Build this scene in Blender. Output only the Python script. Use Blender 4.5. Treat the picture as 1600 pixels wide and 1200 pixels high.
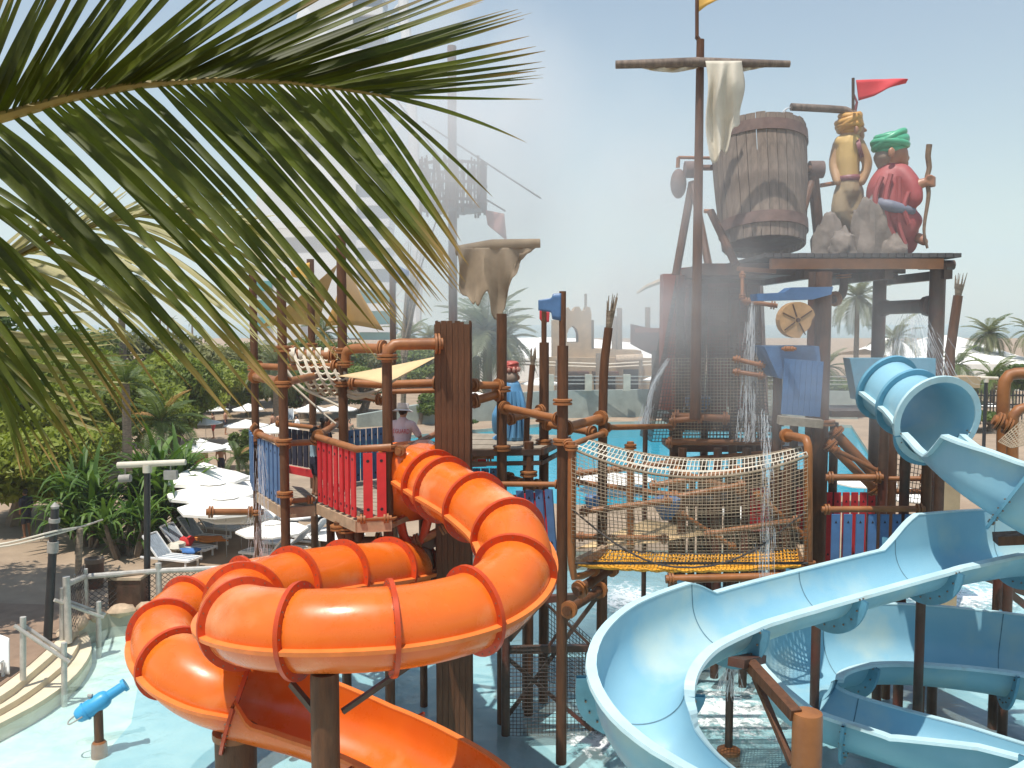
import bpy, bmesh, math, random
from mathutils import Vector as V, Matrix as MX, Quaternion
from mathutils import noise as mnoise
random.seed(7)
R = math.radians
sc = bpy.context.scene
for _o in list(bpy.data.objects):
    bpy.data.objects.remove(_o)
COL = sc.collection

# ------------------------------------------------------------------ camera
H, F = 8.0, 1386.0
TH = math.atan(97 / F)
cam = bpy.data.cameras.new("camera")
cam.sensor_width = 36.0
cam.lens = 36.0 * F / 1600.0
cam.clip_start, cam.clip_end = 0.1, 12000
cam_o = bpy.data.objects.new("camera", cam)
COL.objects.link(cam_o)
cam_o.location = (0, 0, H)
cam_o.rotation_euler = (math.pi / 2 - TH, 0, 0)
sc.camera = cam_o

# ------------------------------------------------------------------ world, sun, exposure
SUN_EL, SUN_AZ = R(71), R(212)          # azimuth from +Y clockwise: the sun stands behind the camera, to the left
world = bpy.data.worlds.new("World")
sc.world = world
world.use_nodes = True
wn = world.node_tree.nodes
sky = wn.new("ShaderNodeTexSky")
sky.sky_type = 'NISHITA'
sky.sun_disc = False
sky.sun_elevation = SUN_EL
sky.sun_rotation = SUN_AZ
sky.altitude = 0
sky.air_density = 1.6
sky.dust_density = 0.3
sky.ozone_density = 0.8
bg = wn["Background"]
bg.inputs[1].default_value = 0.092
world.node_tree.links.new(sky.outputs[0], bg.inputs[0])
sun = bpy.data.lights.new("sun", 'SUN')
sun.energy = 4.1
sun.angle = R(0.55)
sun.color = (1.0, 0.95, 0.87)
sun_o = bpy.data.objects.new("sun", sun)
COL.objects.link(sun_o)
sdir = V((math.sin(SUN_AZ) * math.cos(SUN_EL), math.cos(SUN_AZ) * math.cos(SUN_EL), math.sin(SUN_EL)))
sun_o.rotation_euler = sdir.to_track_quat('Z', 'Y').to_euler()
sun_o.location = (-20, -20, 60)
sc.view_settings.view_transform = 'Standard'
sc.view_settings.look = 'None'
sc.view_settings.gamma = 1
sc.view_settings.exposure = 0.40
sc.view_settings.use_curve_mapping = False
cy = sc.cycles
cy.use_denoising = True
cy.max_bounces = 10
cy.transparent_max_bounces = 24
cy.volume_bounces = 2
cy.caustics_reflective = False
cy.caustics_refractive = False
cy.sample_clamp_indirect = 8

# ------------------------------------------------------------------ pixel -> place
def uz(py): return (600 - py) / F
def ZAT(Y, py):
    u = uz(py)
    return H + Y * (u * math.cos(TH) - math.sin(TH)) / (math.cos(TH) + u * math.sin(TH))
def Q(px, py, Y):
    z = ZAT(Y, py)
    d = Y * math.cos(TH) - (z - H) * math.sin(TH)
    return V(((px - 800) / F * d, Y, z))
def G(px, py, z=0.0):
    u = uz(py)
    Y = (z - H) * (math.cos(TH) + u * math.sin(TH)) / (u * math.cos(TH) - math.sin(TH))
    return Q(px, py, Y)

# ------------------------------------------------------------------ materials
MATS = {}
def new_mat(name):
    m = bpy.data.materials.new(name)
    m.use_nodes = True
    MATS[name] = m
    nt = m.node_tree
    return m, nt, nt.nodes["Principled BSDF"], nt.nodes["Material Output"]
def pm(name, col, rough=0.6, var=0.25, scale=3.0, bump=0.0, bscale=30.0, col2=None, stretch=None, metal=0.0, spec=0.5, detail=6, coat=0.0, stain=None):
    m, nt, b, out = new_mat(name)
    N, L = nt.nodes, nt.links
    tc = N.new("ShaderNodeTexCoord")
    mp = N.new("ShaderNodeMapping")
    L.new(tc.outputs["Object"], mp.inputs[0])
    if stretch: mp.inputs["Scale"].default_value = stretch
    n = N.new("ShaderNodeTexNoise")
    n.inputs["Scale"].default_value = scale
    n.inputs["Detail"].default_value = detail
    n.inputs["Roughness"].default_value = 0.62
    L.new(mp.outputs[0], n.inputs["Vector"])
    cr = N.new("ShaderNodeValToRGB")
    c1 = col2 if col2 else tuple(c * (1 - var) for c in col)
    c2 = col if col2 else tuple(min(1, c * (1 + var)) for c in col)
    cr.color_ramp.elements[0].position = 0.3
    cr.color_ramp.elements[1].position = 0.7
    cr.color_ramp.elements[0].color = (*c1, 1)
    cr.color_ramp.elements[1].color = (*c2, 1)
    L.new(n.outputs["Fac"], cr.inputs[0])
    last = cr.outputs[0]
    if stain:
        n3 = N.new("ShaderNodeTexNoise"); n3.inputs["Scale"].default_value = stain[1]; n3.inputs["Detail"].default_value = 8
        L.new(tc.outputs["Object"], n3.inputs["Vector"])
        r3 = N.new("ShaderNodeValToRGB"); r3.color_ramp.elements[0].position = stain[2]; r3.color_ramp.elements[1].position = min(1, stain[2] + 0.18)
        L.new(n3.outputs["Fac"], r3.inputs[0])
        mx = N.new("ShaderNodeMixRGB"); mx.inputs[2].default_value = (*stain[0], 1)
        L.new(r3.outputs[0], mx.inputs[0]); L.new(last, mx.inputs[1]); last = mx.outputs[0]
    L.new(last, b.inputs["Base Color"])
    nr = N.new("ShaderNodeTexNoise"); nr.inputs["Scale"].default_value = 1.7; nr.inputs["Detail"].default_value = 9; nr.inputs["Roughness"].default_value = .7; L.new(mp.outputs[0], nr.inputs["Vector"])
    rr = N.new("ShaderNodeMapRange"); rr.inputs["From Min"].default_value = .35; rr.inputs["From Max"].default_value = .65; rr.inputs["To Min"].default_value = max(.12, rough - .12); rr.inputs["To Max"].default_value = min(1, rough + .2)
    L.new(nr.outputs["Fac"], rr.inputs["Value"]); L.new(rr.outputs[0], b.inputs["Roughness"])
    b.inputs["Metallic"].default_value = metal
    b.inputs["Specular IOR Level"].default_value = spec
    if coat: b.inputs["Coat Weight"].default_value = coat
    if bump:
        n2 = N.new("ShaderNodeTexNoise"); n2.inputs["Scale"].default_value = bscale; n2.inputs["Detail"].default_value = 5
        L.new(mp.outputs[0], n2.inputs["Vector"])
        bp = N.new("ShaderNodeBump"); bp.inputs["Strength"].default_value = bump; bp.inputs["Distance"].default_value = 0.02
        L.new(n2.outputs["Fac"], bp.inputs["Height"]); L.new(bp.outputs[0], b.inputs["Normal"])
    return m
def leaf_mat(name, col, col2, trans=0.35, scale=1.2, rough=0.5, tips=None):
    m, nt, b, out = new_mat(name)
    N, L = nt.nodes, nt.links
    tc = N.new("ShaderNodeTexCoord")
    n = N.new("ShaderNodeTexNoise"); n.inputs["Scale"].default_value = scale; n.inputs["Detail"].default_value = 8; n.inputs["Roughness"].default_value = 0.75
    L.new(tc.outputs["Object"], n.inputs["Vector"])
    oi = N.new("ShaderNodeObjectInfo")
    ad = N.new("ShaderNodeMath"); ad.operation = 'MULTIPLY_ADD'; ad.inputs[1].default_value = 0.35; 
    L.new(oi.outputs["Random"], ad.inputs[0]); L.new(n.outputs["Fac"], ad.inputs[2])
    cr = N.new("ShaderNodeValToRGB")
    cr.color_ramp.elements[0].position = 0.42; cr.color_ramp.elements[1].position = 0.85
    cr.color_ramp.elements[0].color = (*col, 1); cr.color_ramp.elements[1].color = (*col2, 1)
    L.new(ad.outputs[0], cr.inputs[0]); cout = cr.outputs[0]
    if tips:
        at = N.new("ShaderNodeAttribute"); at.attribute_name = "tip"
        jm = N.new("ShaderNodeMath"); jm.operation = 'MULTIPLY_ADD'; jm.inputs[1].default_value = 0.22; L.new(oi.outputs["Random"], jm.inputs[0]); L.new(at.outputs["Fac"], jm.inputs[2])
        mr = N.new("ShaderNodeMapRange"); mr.inputs["From Min"].default_value = 0.86; mr.inputs["From Max"].default_value = 1.08; L.new(jm.outputs[0], mr.inputs["Value"])
        mt = N.new("ShaderNodeMixRGB"); mt.inputs[2].default_value = (*tips, 1); L.new(mr.outputs[0], mt.inputs[0]); L.new(cout, mt.inputs[1]); cout = mt.outputs[0]
    L.new(cout, b.inputs["Base Color"])
    b.inputs["Roughness"].default_value = rough
    b.inputs["Specular IOR Level"].default_value = 0.35
    t = N.new("ShaderNodeBsdfTranslucent")
    mx0 = N.new("ShaderNodeMixRGB"); mx0.blend_type = 'MULTIPLY'; mx0.inputs[0].default_value = 1; mx0.inputs[2].default_value = (1.25, 1.3, 0.5, 1)
    L.new(cout, mx0.inputs[1]); L.new(mx0.outputs[0], t.inputs[0])
    mx = N.new("ShaderNodeMixShader"); mx.inputs[0].default_value = trans
    L.new(b.outputs[0], mx.inputs[1]); L.new(t.outputs[0], mx.inputs[2]); L.new(mx.outputs[0], out.inputs[0])
    return m
def water_mat(name, tint, clear=0.75, wave=3.0, strength=0.35, rough=0.04):
    m, nt, b, out = new_mat(name)
    N, L = nt.nodes, nt.links
    N.remove(b)
    tc = N.new("ShaderNodeTexCoord")
    n = N.new("ShaderNodeTexNoise"); n.inputs["Scale"].default_value = wave; n.inputs["Detail"].default_value = 4; n.inputs["Distortion"].default_value = 0.6
    L.new(tc.outputs["Object"], n.inputs["Vector"])
    bp = N.new("ShaderNodeBump"); bp.inputs["Strength"].default_value = strength; bp.inputs["Distance"].default_value = 0.06
    L.new(n.outputs["Fac"], bp.inputs["Height"])
    tr = N.new("ShaderNodeBsdfTransparent"); tr.inputs[0].default_value = (*[0.55 + 0.45 * c for c in tint], 1)
    df = N.new("ShaderNodeBsdfDiffuse"); df.inputs[0].default_value = (*tint, 1)
    m1 = N.new("ShaderNodeMixShader"); m1.inputs[0].default_value = clear
    L.new(df.outputs[0], m1.inputs[1]); L.new(tr.outputs[0], m1.inputs[2])
    gl = N.new("ShaderNodeBsdfGlossy"); gl.inputs["Roughness"].default_value = rough
    fr = N.new("ShaderNodeFresnel"); fr.inputs[0].default_value = 1.33
    L.new(bp.outputs[0], df.inputs["Normal"]); L.new(bp.outputs[0], gl.inputs["Normal"]); L.new(bp.outputs[0], fr.inputs["Normal"])
    m2 = N.new("ShaderNodeMixShader")
    L.new(fr.outputs[0], m2.inputs[0]); L.new(m1.outputs[0], m2.inputs[1]); L.new(gl.outputs[0], m2.inputs[2])
    L.new(m2.outputs[0], out.inputs[0])
    return m
pole_m = pm("painted_timber_brown", (0.105, 0.040, 0.014), 0.55, 0.35, 2.5, 0.35, 14, stretch=(6, 6, 1), stain=((0.10, 0.045, 0.02), 1.6, 0.6))
pipe_m = pm("rust_orange_pipe", (0.30, 0.115, 0.036), 0.42, 0.25, 2.0, 0.12, 20, stain=((0.17, 0.06, 0.025), 2.5, 0.58))
dark_m = pm("wet_dark_timber", (0.075, 0.04, 0.025), 0.45, 0.4, 3.0, 0.3, 18, stain=((0.13, 0.035, 0.02), 1.2, 0.5))
redwood_m = pm("wet_dark_red_timber", (0.15, 0.026, 0.016), 0.4, 0.45, 2.0, 0.25, 18, stain=((0.035, 0.018, 0.012), 1.4, 0.5))
redpaint_m = pm("red_orange_paint", (0.24, 0.055, 0.028), 0.5, 0.3, 2.0)
barrel_m = pm("weathered_barrel_wood", (0.19, 0.145, 0.115), 0.75, 0.4, 4.0, 0.4, 16, stretch=(3, 3, 0.5), stain=((0.085, 0.062, 0.05), 1.3, 0.52))
hoop_m = pm("rusty_red_hoop", (0.14, 0.085, 0.07), 0.6, 0.3, 5.0)
grey_deck_m = pm("weathered_grey_planks", (0.30, 0.25, 0.19), 0.75, 0.3, 4.0, 0.35, 20)
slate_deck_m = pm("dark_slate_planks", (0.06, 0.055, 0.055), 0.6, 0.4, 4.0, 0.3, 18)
tan_deck_m = pm("pale_timber_edge", (0.42, 0.29, 0.18), 0.7, 0.25, 4.0, 0.2, 20)
orange_m = pm("orange_fibreglass", (0.78, 0.165, 0.012), 0.26, 0.1, 1.2, 0.02, 40, col2=(0.72, 0.125, 0.01), coat=0.15, stain=((0.80, 0.36, 0.17), 0.6, 0.54))
orange_fl_m = pm("orange_flange_fibreglass", (0.52, 0.052, 0.005), 0.38, 0.15, 3.0)
orange_lip_m = pm("orange_seam_fibreglass", (0.78, 0.20, 0.04), 0.4, 0.15, 3.0)
bolt_m = pm("dull_bolt_steel", (0.25, 0.2, 0.16), 0.45, 0.2, 9, metal=0.7)
blue_m = pm("light_blue_fibreglass", (0.28, 0.505, 0.60), 0.4, 0.12, 1.0, 0.02, 40, col2=(0.215, 0.445, 0.565), coat=0.08, stain=((0.43, 0.56, 0.54), 0.8, 0.5))
blue_fl_m = pm("blue_flange_fibreglass", (0.13, 0.335, 0.455), 0.42, 0.15, 3.0, stain=((0.17, 0.22, 0.22), 2.2, 0.62))
seam_m = pm("dark_seam_sealant", (0.10, 0.20, 0.25), 0.7, 0.3, 8)
blue_rim_m = pm("pale_blue_rim", (0.47, 0.66, 0.70), 0.4, 0.12, 2.0, stain=((0.42, 0.47, 0.43), 3.0, 0.62))
pink_m = pm("pink_fibreglass", (0.62, 0.07, 0.12), 0.35, 0.15, 2.0)
slat_red_m = pm("red_board_paint", (0.62, 0.03, 0.035), 0.42, 0.15, 4.0, stain=((0.5, 0.16, 0.13), 6, 0.66))
slat_blue_m = pm("blue_board_paint", (0.075, 0.165, 0.33), 0.45, 0.2, 4.0, stain=((0.15, 0.26, 0.42), 5, 0.64))
hole_m = pm("dark_hole", (0.02, 0.015, 0.02), 0.8, 0.1)
cannon_m = pm("cannon_blue_paint", (0.05, 0.34, 0.62), 0.32, 0.1, 3.0)
net_m = pm("bleached_net_rope", (0.26, 0.205, 0.14), 0.9, 0.25, 6.0)
net_dark_m = pm("dark_net_rope", (0.06, 0.05, 0.045), 0.9, 0.25, 6.0)
net_yellow_m = pm("yellow_net_rope", (0.72, 0.33, 0.02), 0.75, 0.2, 6.0)
white_rope_m = pm("white_rope", (0.62, 0.55, 0.44), 0.9, 0.15, 6.0)
canvas_m = pm("pale_canvas", (0.62, 0.57, 0.47), 0.85, 0.15, 1.5, 0.15, 60)
canvas_tan_m = pm("dirty_tan_canvas", (0.30, 0.225, 0.15), 0.9, 0.3, 1.2, 0.2, 50)
shade_m = pm("ochre_shade_cloth", (0.52, 0.30, 0.09), 0.85, 0.1, 2.0)
shade2_m = pm("beige_shade_cloth", (0.66, 0.47, 0.25), 0.85, 0.1, 2.0)
umb_m = pm("white_umbrella_cloth", (0.9, 0.87, 0.80), 0.85, 0.06, 1.5)
white_m = pm("white_plastic", (0.80, 0.80, 0.78), 0.5, 0.05, 3.0)
sling_m = pm("grey_blue_sling", (0.30, 0.35, 0.40), 0.7, 0.2, 5)
steel_m = pm("galvanised_steel", (0.50, 0.47, 0.42), 0.45, 0.2, 6.0, metal=0.25)
black_m = pm("black_post_paint", (0.022, 0.022, 0.024), 0.45, 0.3, 4.0)
greyband_m = pm("grey_band", (0.33, 0.31, 0.28), 0.6, 0.2, 5)
concrete_m = pm("grey_green_concrete", (0.30, 0.335, 0.30), 0.8, 0.2, 1.2, 0.2, 8)
sand_wall_m = pm("sandstone_render", (0.42, 0.30, 0.18), 0.9, 0.2, 1.0, 0.3, 6)
rock_m = pm("grey_rock", (0.20, 0.165, 0.14), 0.85, 0.35, 2.2, 0.8, 6)
coping_m = pm("tan_rock_coping", (0.50, 0.37, 0.25), 0.85, 0.3, 3.0, 0.6, 8)
skin_m = pm("skin", (0.48, 0.25, 0.155), 0.55, 0.1, 6.0)
skin_dark_m = pm("tanned_skin", (0.25, 0.115, 0.062), 0.55, 0.1, 6.0)
hair_m = pm("dark_hair", (0.025, 0.017, 0.013), 0.5, 0.3, 9.0, 0.5, 40)
shirt_m = pm("pale_pink_shirt", (0.78, 0.60, 0.62), 0.85, 0.1, 4.0, 0.2, 25)
hat_m = pm("white_hat", (0.74, 0.72, 0.70), 0.85, 0.08, 4.0)
dress_m = pm("grey_blue_swimwear", (0.30, 0.42, 0.47), 0.7, 0.15, 4)
dark_cloth_m = pm("dark_navy_cloth", (0.03, 0.03, 0.05), 0.8, 0.2, 4)
redcloth_m = pm("red_cloth", (0.62, 0.04, 0.04), 0.8, 0.15, 4)
bluecloth_m = pm("blue_cloth", (0.06, 0.17, 0.42), 0.8, 0.15, 4)
orangecloth_m = pm("orange_towel", (0.65, 0.22, 0.05), 0.9, 0.15, 4)
yellowcloth_m = pm("yellow_flag_cloth", (0.70, 0.42, 0.10), 0.85, 0.1, 3)
flagred_m = pm("red_flag_cloth", (0.60, 0.06, 0.07), 0.8, 0.1, 3)
st_yellow = pm("statue_yellow_paint", (0.62, 0.41, 0.14), 0.42, 0.12, 2.0)
st_skin = pm("statue_skin_paint", (0.36, 0.17, 0.10), 0.42, 0.1, 2.0)
st_red = pm("statue_red_paint", (0.36, 0.075, 0.075), 0.5, 0.15, 1.5)
st_green = pm("statue_green_paint", (0.08, 0.38, 0.22), 0.32, 0.15, 2.0)
st_khaki = pm("statue_khaki_paint", (0.38, 0.28, 0.16), 0.5, 0.15, 2.0)
st_blue = pm("statue_blue_paint", (0.10, 0.27, 0.46), 0.4, 0.15, 1.5)
st_hair = pm("statue_grey_hair_paint", (0.28, 0.21, 0.16), 0.6, 0.2, 4)
st_purple = pm("statue_purple_paint", (0.22, 0.07, 0.08), 0.45, 0.15, 2)
stripe_m = pm("statue_striped_turban_paint", (0.42, 0.08, 0.06), 0.4, 0.15, 2)
wood_staff = pm("gnarled_wood", (0.20, 0.13, 0.08), 0.7, 0.4, 5, 0.5, 14)
trunk_m = pm("tree_bark", (0.19, 0.145, 0.105), 0.9, 0.35, 3.0, 0.6, 10)
palmtrunk_m = pm("palm_bark", (0.23, 0.18, 0.13), 0.9, 0.4, 5.0, 0.8, 9, stretch=(1, 1, 4))
leaf_a = leaf_mat("bright_tree_leaf", (0.075, 0.12, 0.014), (0.27, 0.31, 0.04), 0.35, 0.9)
leaf_b = leaf_mat("deep_tree_leaf", (0.045, 0.085, 0.014), (0.15, 0.20, 0.035), 0.3, 0.8)
leaf_olive = leaf_mat("olive_tree_leaf", (0.085, 0.10, 0.03), (0.21, 0.21, 0.075), 0.25, 0.8)
leaf_palm = leaf_mat("palm_leaflet", (0.05, 0.085, 0.018), (0.115, 0.16, 0.035), 0.25, 1.5)
leaf_grey = leaf_mat("grey_green_palm_leaflet", (0.09, 0.11, 0.05), (0.21, 0.22, 0.12), 0.2, 1.0)
leaf_dead = leaf_mat("dead_palm_leaflet", (0.30, 0.15, 0.04), (0.42, 0.25, 0.10), 0.25, 1.5)
leaf_near = leaf_mat("near_palm_leaflet", (0.044, 0.056, 0.012), (0.125, 0.15, 0.018), 0.42, 6.0, 0.5, tips=(0.34, 0.22, 0.09))
leaf_pale = leaf_mat("pale_palm_leaflet", (0.26, 0.24, 0.11), (0.46, 0.42, 0.23), 0.28, 5.0)  # straw green, paler than the near leaflets
leaf_strap = leaf_mat("screw_pine_leaf", (0.035, 0.09, 0.015), (0.13, 0.22, 0.04), 0.3, 1.0)
rachis_m = pm("palm_rachis", (0.26, 0.20, 0.05), 0.5, 0.25, 8)
fort_m = sand_wall_m
glass_m = pm("hazy_blue_glass", (0.09, 0.145, 0.20), 0.25, 0.15, 0.05)
teal_m = pm("teal_panel", (0.05, 0.27, 0.27), 0.4, 0.2, 0.1)
fabric_m = pm("white_tower_fabric", (0.62, 0.63, 0.63), 0.7, 0.05, 0.02)
slab_m = pm("pale_tower_slab", (0.66, 0.67, 0.68), 0.7, 0.05, 0.05)
mast_m = pm("white_tower_mast", (0.70, 0.70, 0.69), 0.6, 0.05, 0.05)
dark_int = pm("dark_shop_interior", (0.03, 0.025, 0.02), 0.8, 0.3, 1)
ground_m = pm("sandy_paving", (0.34, 0.25, 0.17), 0.9, 0.2, 0.6, 0.4, 5, stain=((0.30, 0.21, 0.14), 0.35, 0.55))
step_m = pm("pale_cream_tile", (0.70, 0.60, 0.43), 0.7, 0.12, 2.0, 0.2, 10)
terrace_m = pm("brown_paving", (0.27, 0.18, 0.12), 0.85, 0.2, 1.5, 0.3, 7)
poolfloor_m = pm("pool_tiles_ripple_light", (0.86, 0.89, 0.81), 0.6, 0.1, 2.2, 0.1, 6, col2=(0.60, 0.79, 0.77))  # pale mottling paints rippled light onto the turquoise tiles
poolshade_m = pm("bluish_pool_shade", (0.50, 0.72, 0.78), 0.6, 0.1, 1.3, 0.1, 6, col2=(0.33, 0.58, 0.68))  # bluer, darker floor colour: shade over the pool is put into it
wavefloor_m = pm("turquoise_pool_floor", (0.04, 0.42, 0.58), 0.6, 0.1, 0.3)
kerb_m = pm("pool_kerb_render", (0.46, 0.43, 0.34), 0.85, 0.2, 1.5)
water_m = water_mat("splash_water", (0.74, 0.93, 0.90), 0.86, 1.8, 0.9)
wave_m = water_mat("wave_pool_water", (0.03, 0.46, 0.62), 0.35, 1.6, 0.3)
sea_m = water_mat("sea_water", (0.05, 0.30, 0.33), 0.2, 0.2, 0.4, 0.15)
foam_m = pm("white_foam", (0.85, 0.88, 0.88), 0.8, 0.05, 5)

# ------------------------------------------------------------------ mesh builder
class MB:
    def __init__(s): s.v, s.f, s.m = [], [], []
    def add(s, vs, fs, mi=0):
        o = len(s.v)
        s.v += [V(a) for a in vs]
        s.f += [tuple(i + o for i in f) for f in fs]
        s.m += [mi] * len(fs)
    def box(s, c, sx, sy, sz, rz=0.0, mi=0, mat=None):
        c = V(c); m = mat if mat else MX.Rotation(rz, 3, 'Z')
        vs = [c + m @ V((x * sx / 2, y * sy / 2, z * sz / 2)) for z in (-1, 1) for y in (-1, 1) for x in (-1, 1)]
        s.add(vs, [(0, 2, 3, 1), (4, 5, 7, 6), (0, 1, 5, 4), (2, 6, 7, 3), (0, 4, 6, 2), (1, 3, 7, 5)], mi)
    def beam(s, a, b, w, h, mi=0, up=(0, 0, 1)):
        a, b = V(a), V(b); t = (b - a); l = t.length
        if l < 1e-6: return
        t /= l; u = V(up)
        sd = t.cross(u)
        if sd.length < 1e-3: sd = t.cross(V((1, 0, 0)))
        sd.normalize(); u = sd.cross(t)
        s.box((a + b) / 2, l, w, h, mi=mi, mat=MX((t, sd, u)).transposed())
    def tube(s, pts, r, n=8, caps=True, mi=0):
        pts = [V(p) for p in pts]; k = len(pts)
        rr = r if isinstance(r, (list, tuple)) else [r] * k
        o = len(s.v); prev = None
        for i, p in enumerate(pts):
            t = (pts[min(i + 1, k - 1)] - pts[max(i - 1, 0)])
            if t.length < 1e-9: t = V((0, 0, 1))
            t.normalize()
            if prev is None:
                a = t.cross(V((0, 0, 1)))
                if a.length < 0.1: a = t.cross(V((0, 1, 0)))
            else:
                a = prev - t * prev.dot(t)
                if a.length < 1e-6: a = t.cross(V((0, 0, 1)))
            a.normalize(); prev = a; b = t.cross(a)
            for j in range(n):
                an = 2 * math.pi * j / n
                s.v.append(p + (a * math.cos(an) + b * math.sin(an)) * rr[i])
        for i in range(k - 1):
            for j in range(n):
                j2 = (j + 1) % n
                s.f.append((o + i * n + j, o + i * n + j2, o + (i + 1) * n + j2, o + (i + 1) * n + j)); s.m.append(mi)
        if caps:
            s.f.append(tuple(o + j for j in range(n))[::-1]); s.m.append(mi)
            s.f.append(tuple(o + (k - 1) * n + j for j in range(n))); s.m.append(mi)
    def lathe(s, prof, n=16, c=(0, 0, 0), mat=None, mi=0, cap=True):
        c = V(c); m = mat if mat else MX.Identity(3); o = len(s.v); k = len(prof)
        for r, z in prof:
            for j in range(n):
                an = 2 * math.pi * j / n
                s.v.append(c + m @ V((r * math.cos(an), r * math.sin(an), z)))
        for i in range(k - 1):
            for j in range(n):
                j2 = (j + 1) % n
                s.f.append((o + i * n + j, o + i * n + j2, o + (i + 1) * n + j2, o + (i + 1) * n + j)); s.m.append(mi)
        if cap:
            s.f.append(tuple(o + j for j in range(n))[::-1]); s.m.append(mi)
            s.f.append(tuple(o + (k - 1) * n + j for j in range(n))); s.m.append(mi)
    def ell(s, c, rx, ry, rz, n=12, mm=8, mat=None, mi=0, jit=0.0):
        c = V(c); m = mat if mat else MX.Identity(3); o = len(s.v)
        for i in range(mm + 1):
            ph = math.pi * i / mm
            for j in range(n):
                an = 2 * math.pi * j / n
                p = V((rx * math.sin(ph) * math.cos(an), ry * math.sin(ph) * math.sin(an), rz * math.cos(ph)))
                if jit: p *= 1 + jit * mnoise.noise(p * 2.2 / max(rx, ry, rz) + c)
                s.v.append(c + m @ p)
        for i in range(mm):
            for j in range(n):
                j2 = (j + 1) % n
                s.f.append((o + i * n + j, o + (i + 1) * n + j, o + (i + 1) * n + j2, o + i * n + j2)); s.m.append(mi)
    def ann(s, c, ax, r0, r1, th, n=20, mi=0, a0=0.0, a1=None, ref=None):
        """flat ring round an axis; a part ring when a1 is given"""
        c, ax = V(c), V(ax).normalized()
        a = V(ref) if ref else ax.cross(V((0, 0, 1)))
        if a.length < 0.05: a = V((1, 0, 0))
        a = (a - ax * a.dot(ax)).normalized(); b = ax.cross(a)
        full = a1 is None
        if full: a1 = a0 + 2 * math.pi
        k = n if full else n + 1; o = len(s.v)
        for i in range(k):
            an = a0 + (a1 - a0) * i / n
            d = a * math.cos(an) + b * math.sin(an)
            for rr, t in ((r0, -th / 2), (r1, -th / 2), (r1, th / 2), (r0, th / 2)):
                s.v.append(c + d * rr + ax * t)
        for i in range(n):
            i2 = (i + 1) % k
            for q in range(4):
                q2 = (q + 1) % 4
                s.f.append((o + i * 4 + q, o + i2 * 4 + q, o + i2 * 4 + q2, o + i * 4 + q2)); s.m.append(mi)
        if not full:
            s.f.append((o, o + 1, o + 2, o + 3)); s.m.append(mi)
            e = o + n * 4; s.f.append((e + 3, e + 2, e + 1, e)); s.m.append(mi)
    def grid(s, fn, nu, nv, mi=0):
        o = len(s.v)
        for i in range(nu + 1):
            for j in range(nv + 1):
                s.v.append(V(fn(i / nu, j / nv)))
        for i in range(nu):
            for j in range(nv):
                a = o + i * (nv + 1) + j
                s.f.append((a, a + 1, a + nv + 2, a + nv + 1)); s.m.append(mi)
    def poly_slab(s, pts, z0, z1, mi=0):
        n = len(pts); o = len(s.v)
        area = sum(pts[i][0] * pts[(i + 1) % n][1] - pts[(i + 1) % n][0] * pts[i][1] for i in range(n))
        if area < 0: pts = list(pts)[::-1]
        for z in (z0, z1):
            for p in pts: s.v.append(V((p[0], p[1], z)))
        s.f.append(tuple(o + i for i in range(n))[::-1]); s.m.append(mi)
        s.f.append(tuple(o + n + i for i in range(n))); s.m.append(mi)
        for i in range(n):
            j = (i + 1) % n
            s.f.append((o + i, o + j, o + n + j, o + n + i)); s.m.append(mi)
    def mesh(s, name, mats, off=V((0, 0, 0)), smooth=True, ang=38):
        me = bpy.data.meshes.new(name)
        me.from_pydata([tuple(p - off) for p in s.v], [], s.f)
        for mt in (mats if isinstance(mats, (list, tuple)) else [mats]): me.materials.append(mt)
        me.polygons.foreach_set("material_index", s.m)
        if smooth:
            me.polygons.foreach_set("use_smooth", [True] * len(s.f))
            me.set_sharp_from_angle(angle=R(ang))
        me.update()
        return me
    def build(s, name, mats, parent=None, smooth=True, ang=38, own=False):
        """own: the object's origin sits at the mesh's own centre (pieces)"""
        off = wloc(parent)
        if own or parent is None:
            c = sum(s.v, V((0, 0, 0))) / max(1, len(s.v))
        else:
            c = off
        me = s.mesh(name, mats, c, smooth, ang)
        o = bpy.data.objects.new(name, me)
        COL.objects.link(o)
        o.location = c - off
        if parent is not None: o.parent = parent
        WL[o.name] = c.copy()
        return o
WL = {}
def wloc(o): return WL[o.name] if o is not None else V((0, 0, 0))
def tag(o, label=None, cat=None, group=None, kind=None):
    if label: o["label"] = label
    if cat: o["category"] = cat
    if group: o["group"] = group
    if kind: o["kind"] = kind
    return o
def thing(name, label, cat, loc, group=None):
    o = bpy.data.objects.new(name, None)
    o.empty_display_size = 0.2
    COL.objects.link(o); o.location = V(loc); WL[o.name] = V(loc)
    return tag(o, label, cat, group)
def inst(me, name, parent, loc, rot=None, scale=None):
    """one more object that shares a mesh; loc in world"""
    o = bpy.data.objects.new(name, me); COL.objects.link(o)
    o.location = V(loc) - wloc(parent)
    if rot is not None:
        o.rotation_mode = 'QUATERNION'; o.rotation_quaternion = rot
    if scale is not None: o.scale = scale
    if parent is not None: o.parent = parent
    WL[o.name] = V(loc)
    return o
def copy_tree(o, loc=None, rz=None, parent=None, sc_=None):
    c = o.copy(); COL.objects.link(c)
    if parent is not None: c.parent = parent
    if loc is not None: c.location = loc
    if rz is not None: c.rotation_euler = (0, 0, rz)
    if sc_ is not None: c.scale = sc_
    for ch in list(o.children): copy_tree(ch, parent=c)
    WL[c.name] = V(c.location)
    return c
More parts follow.
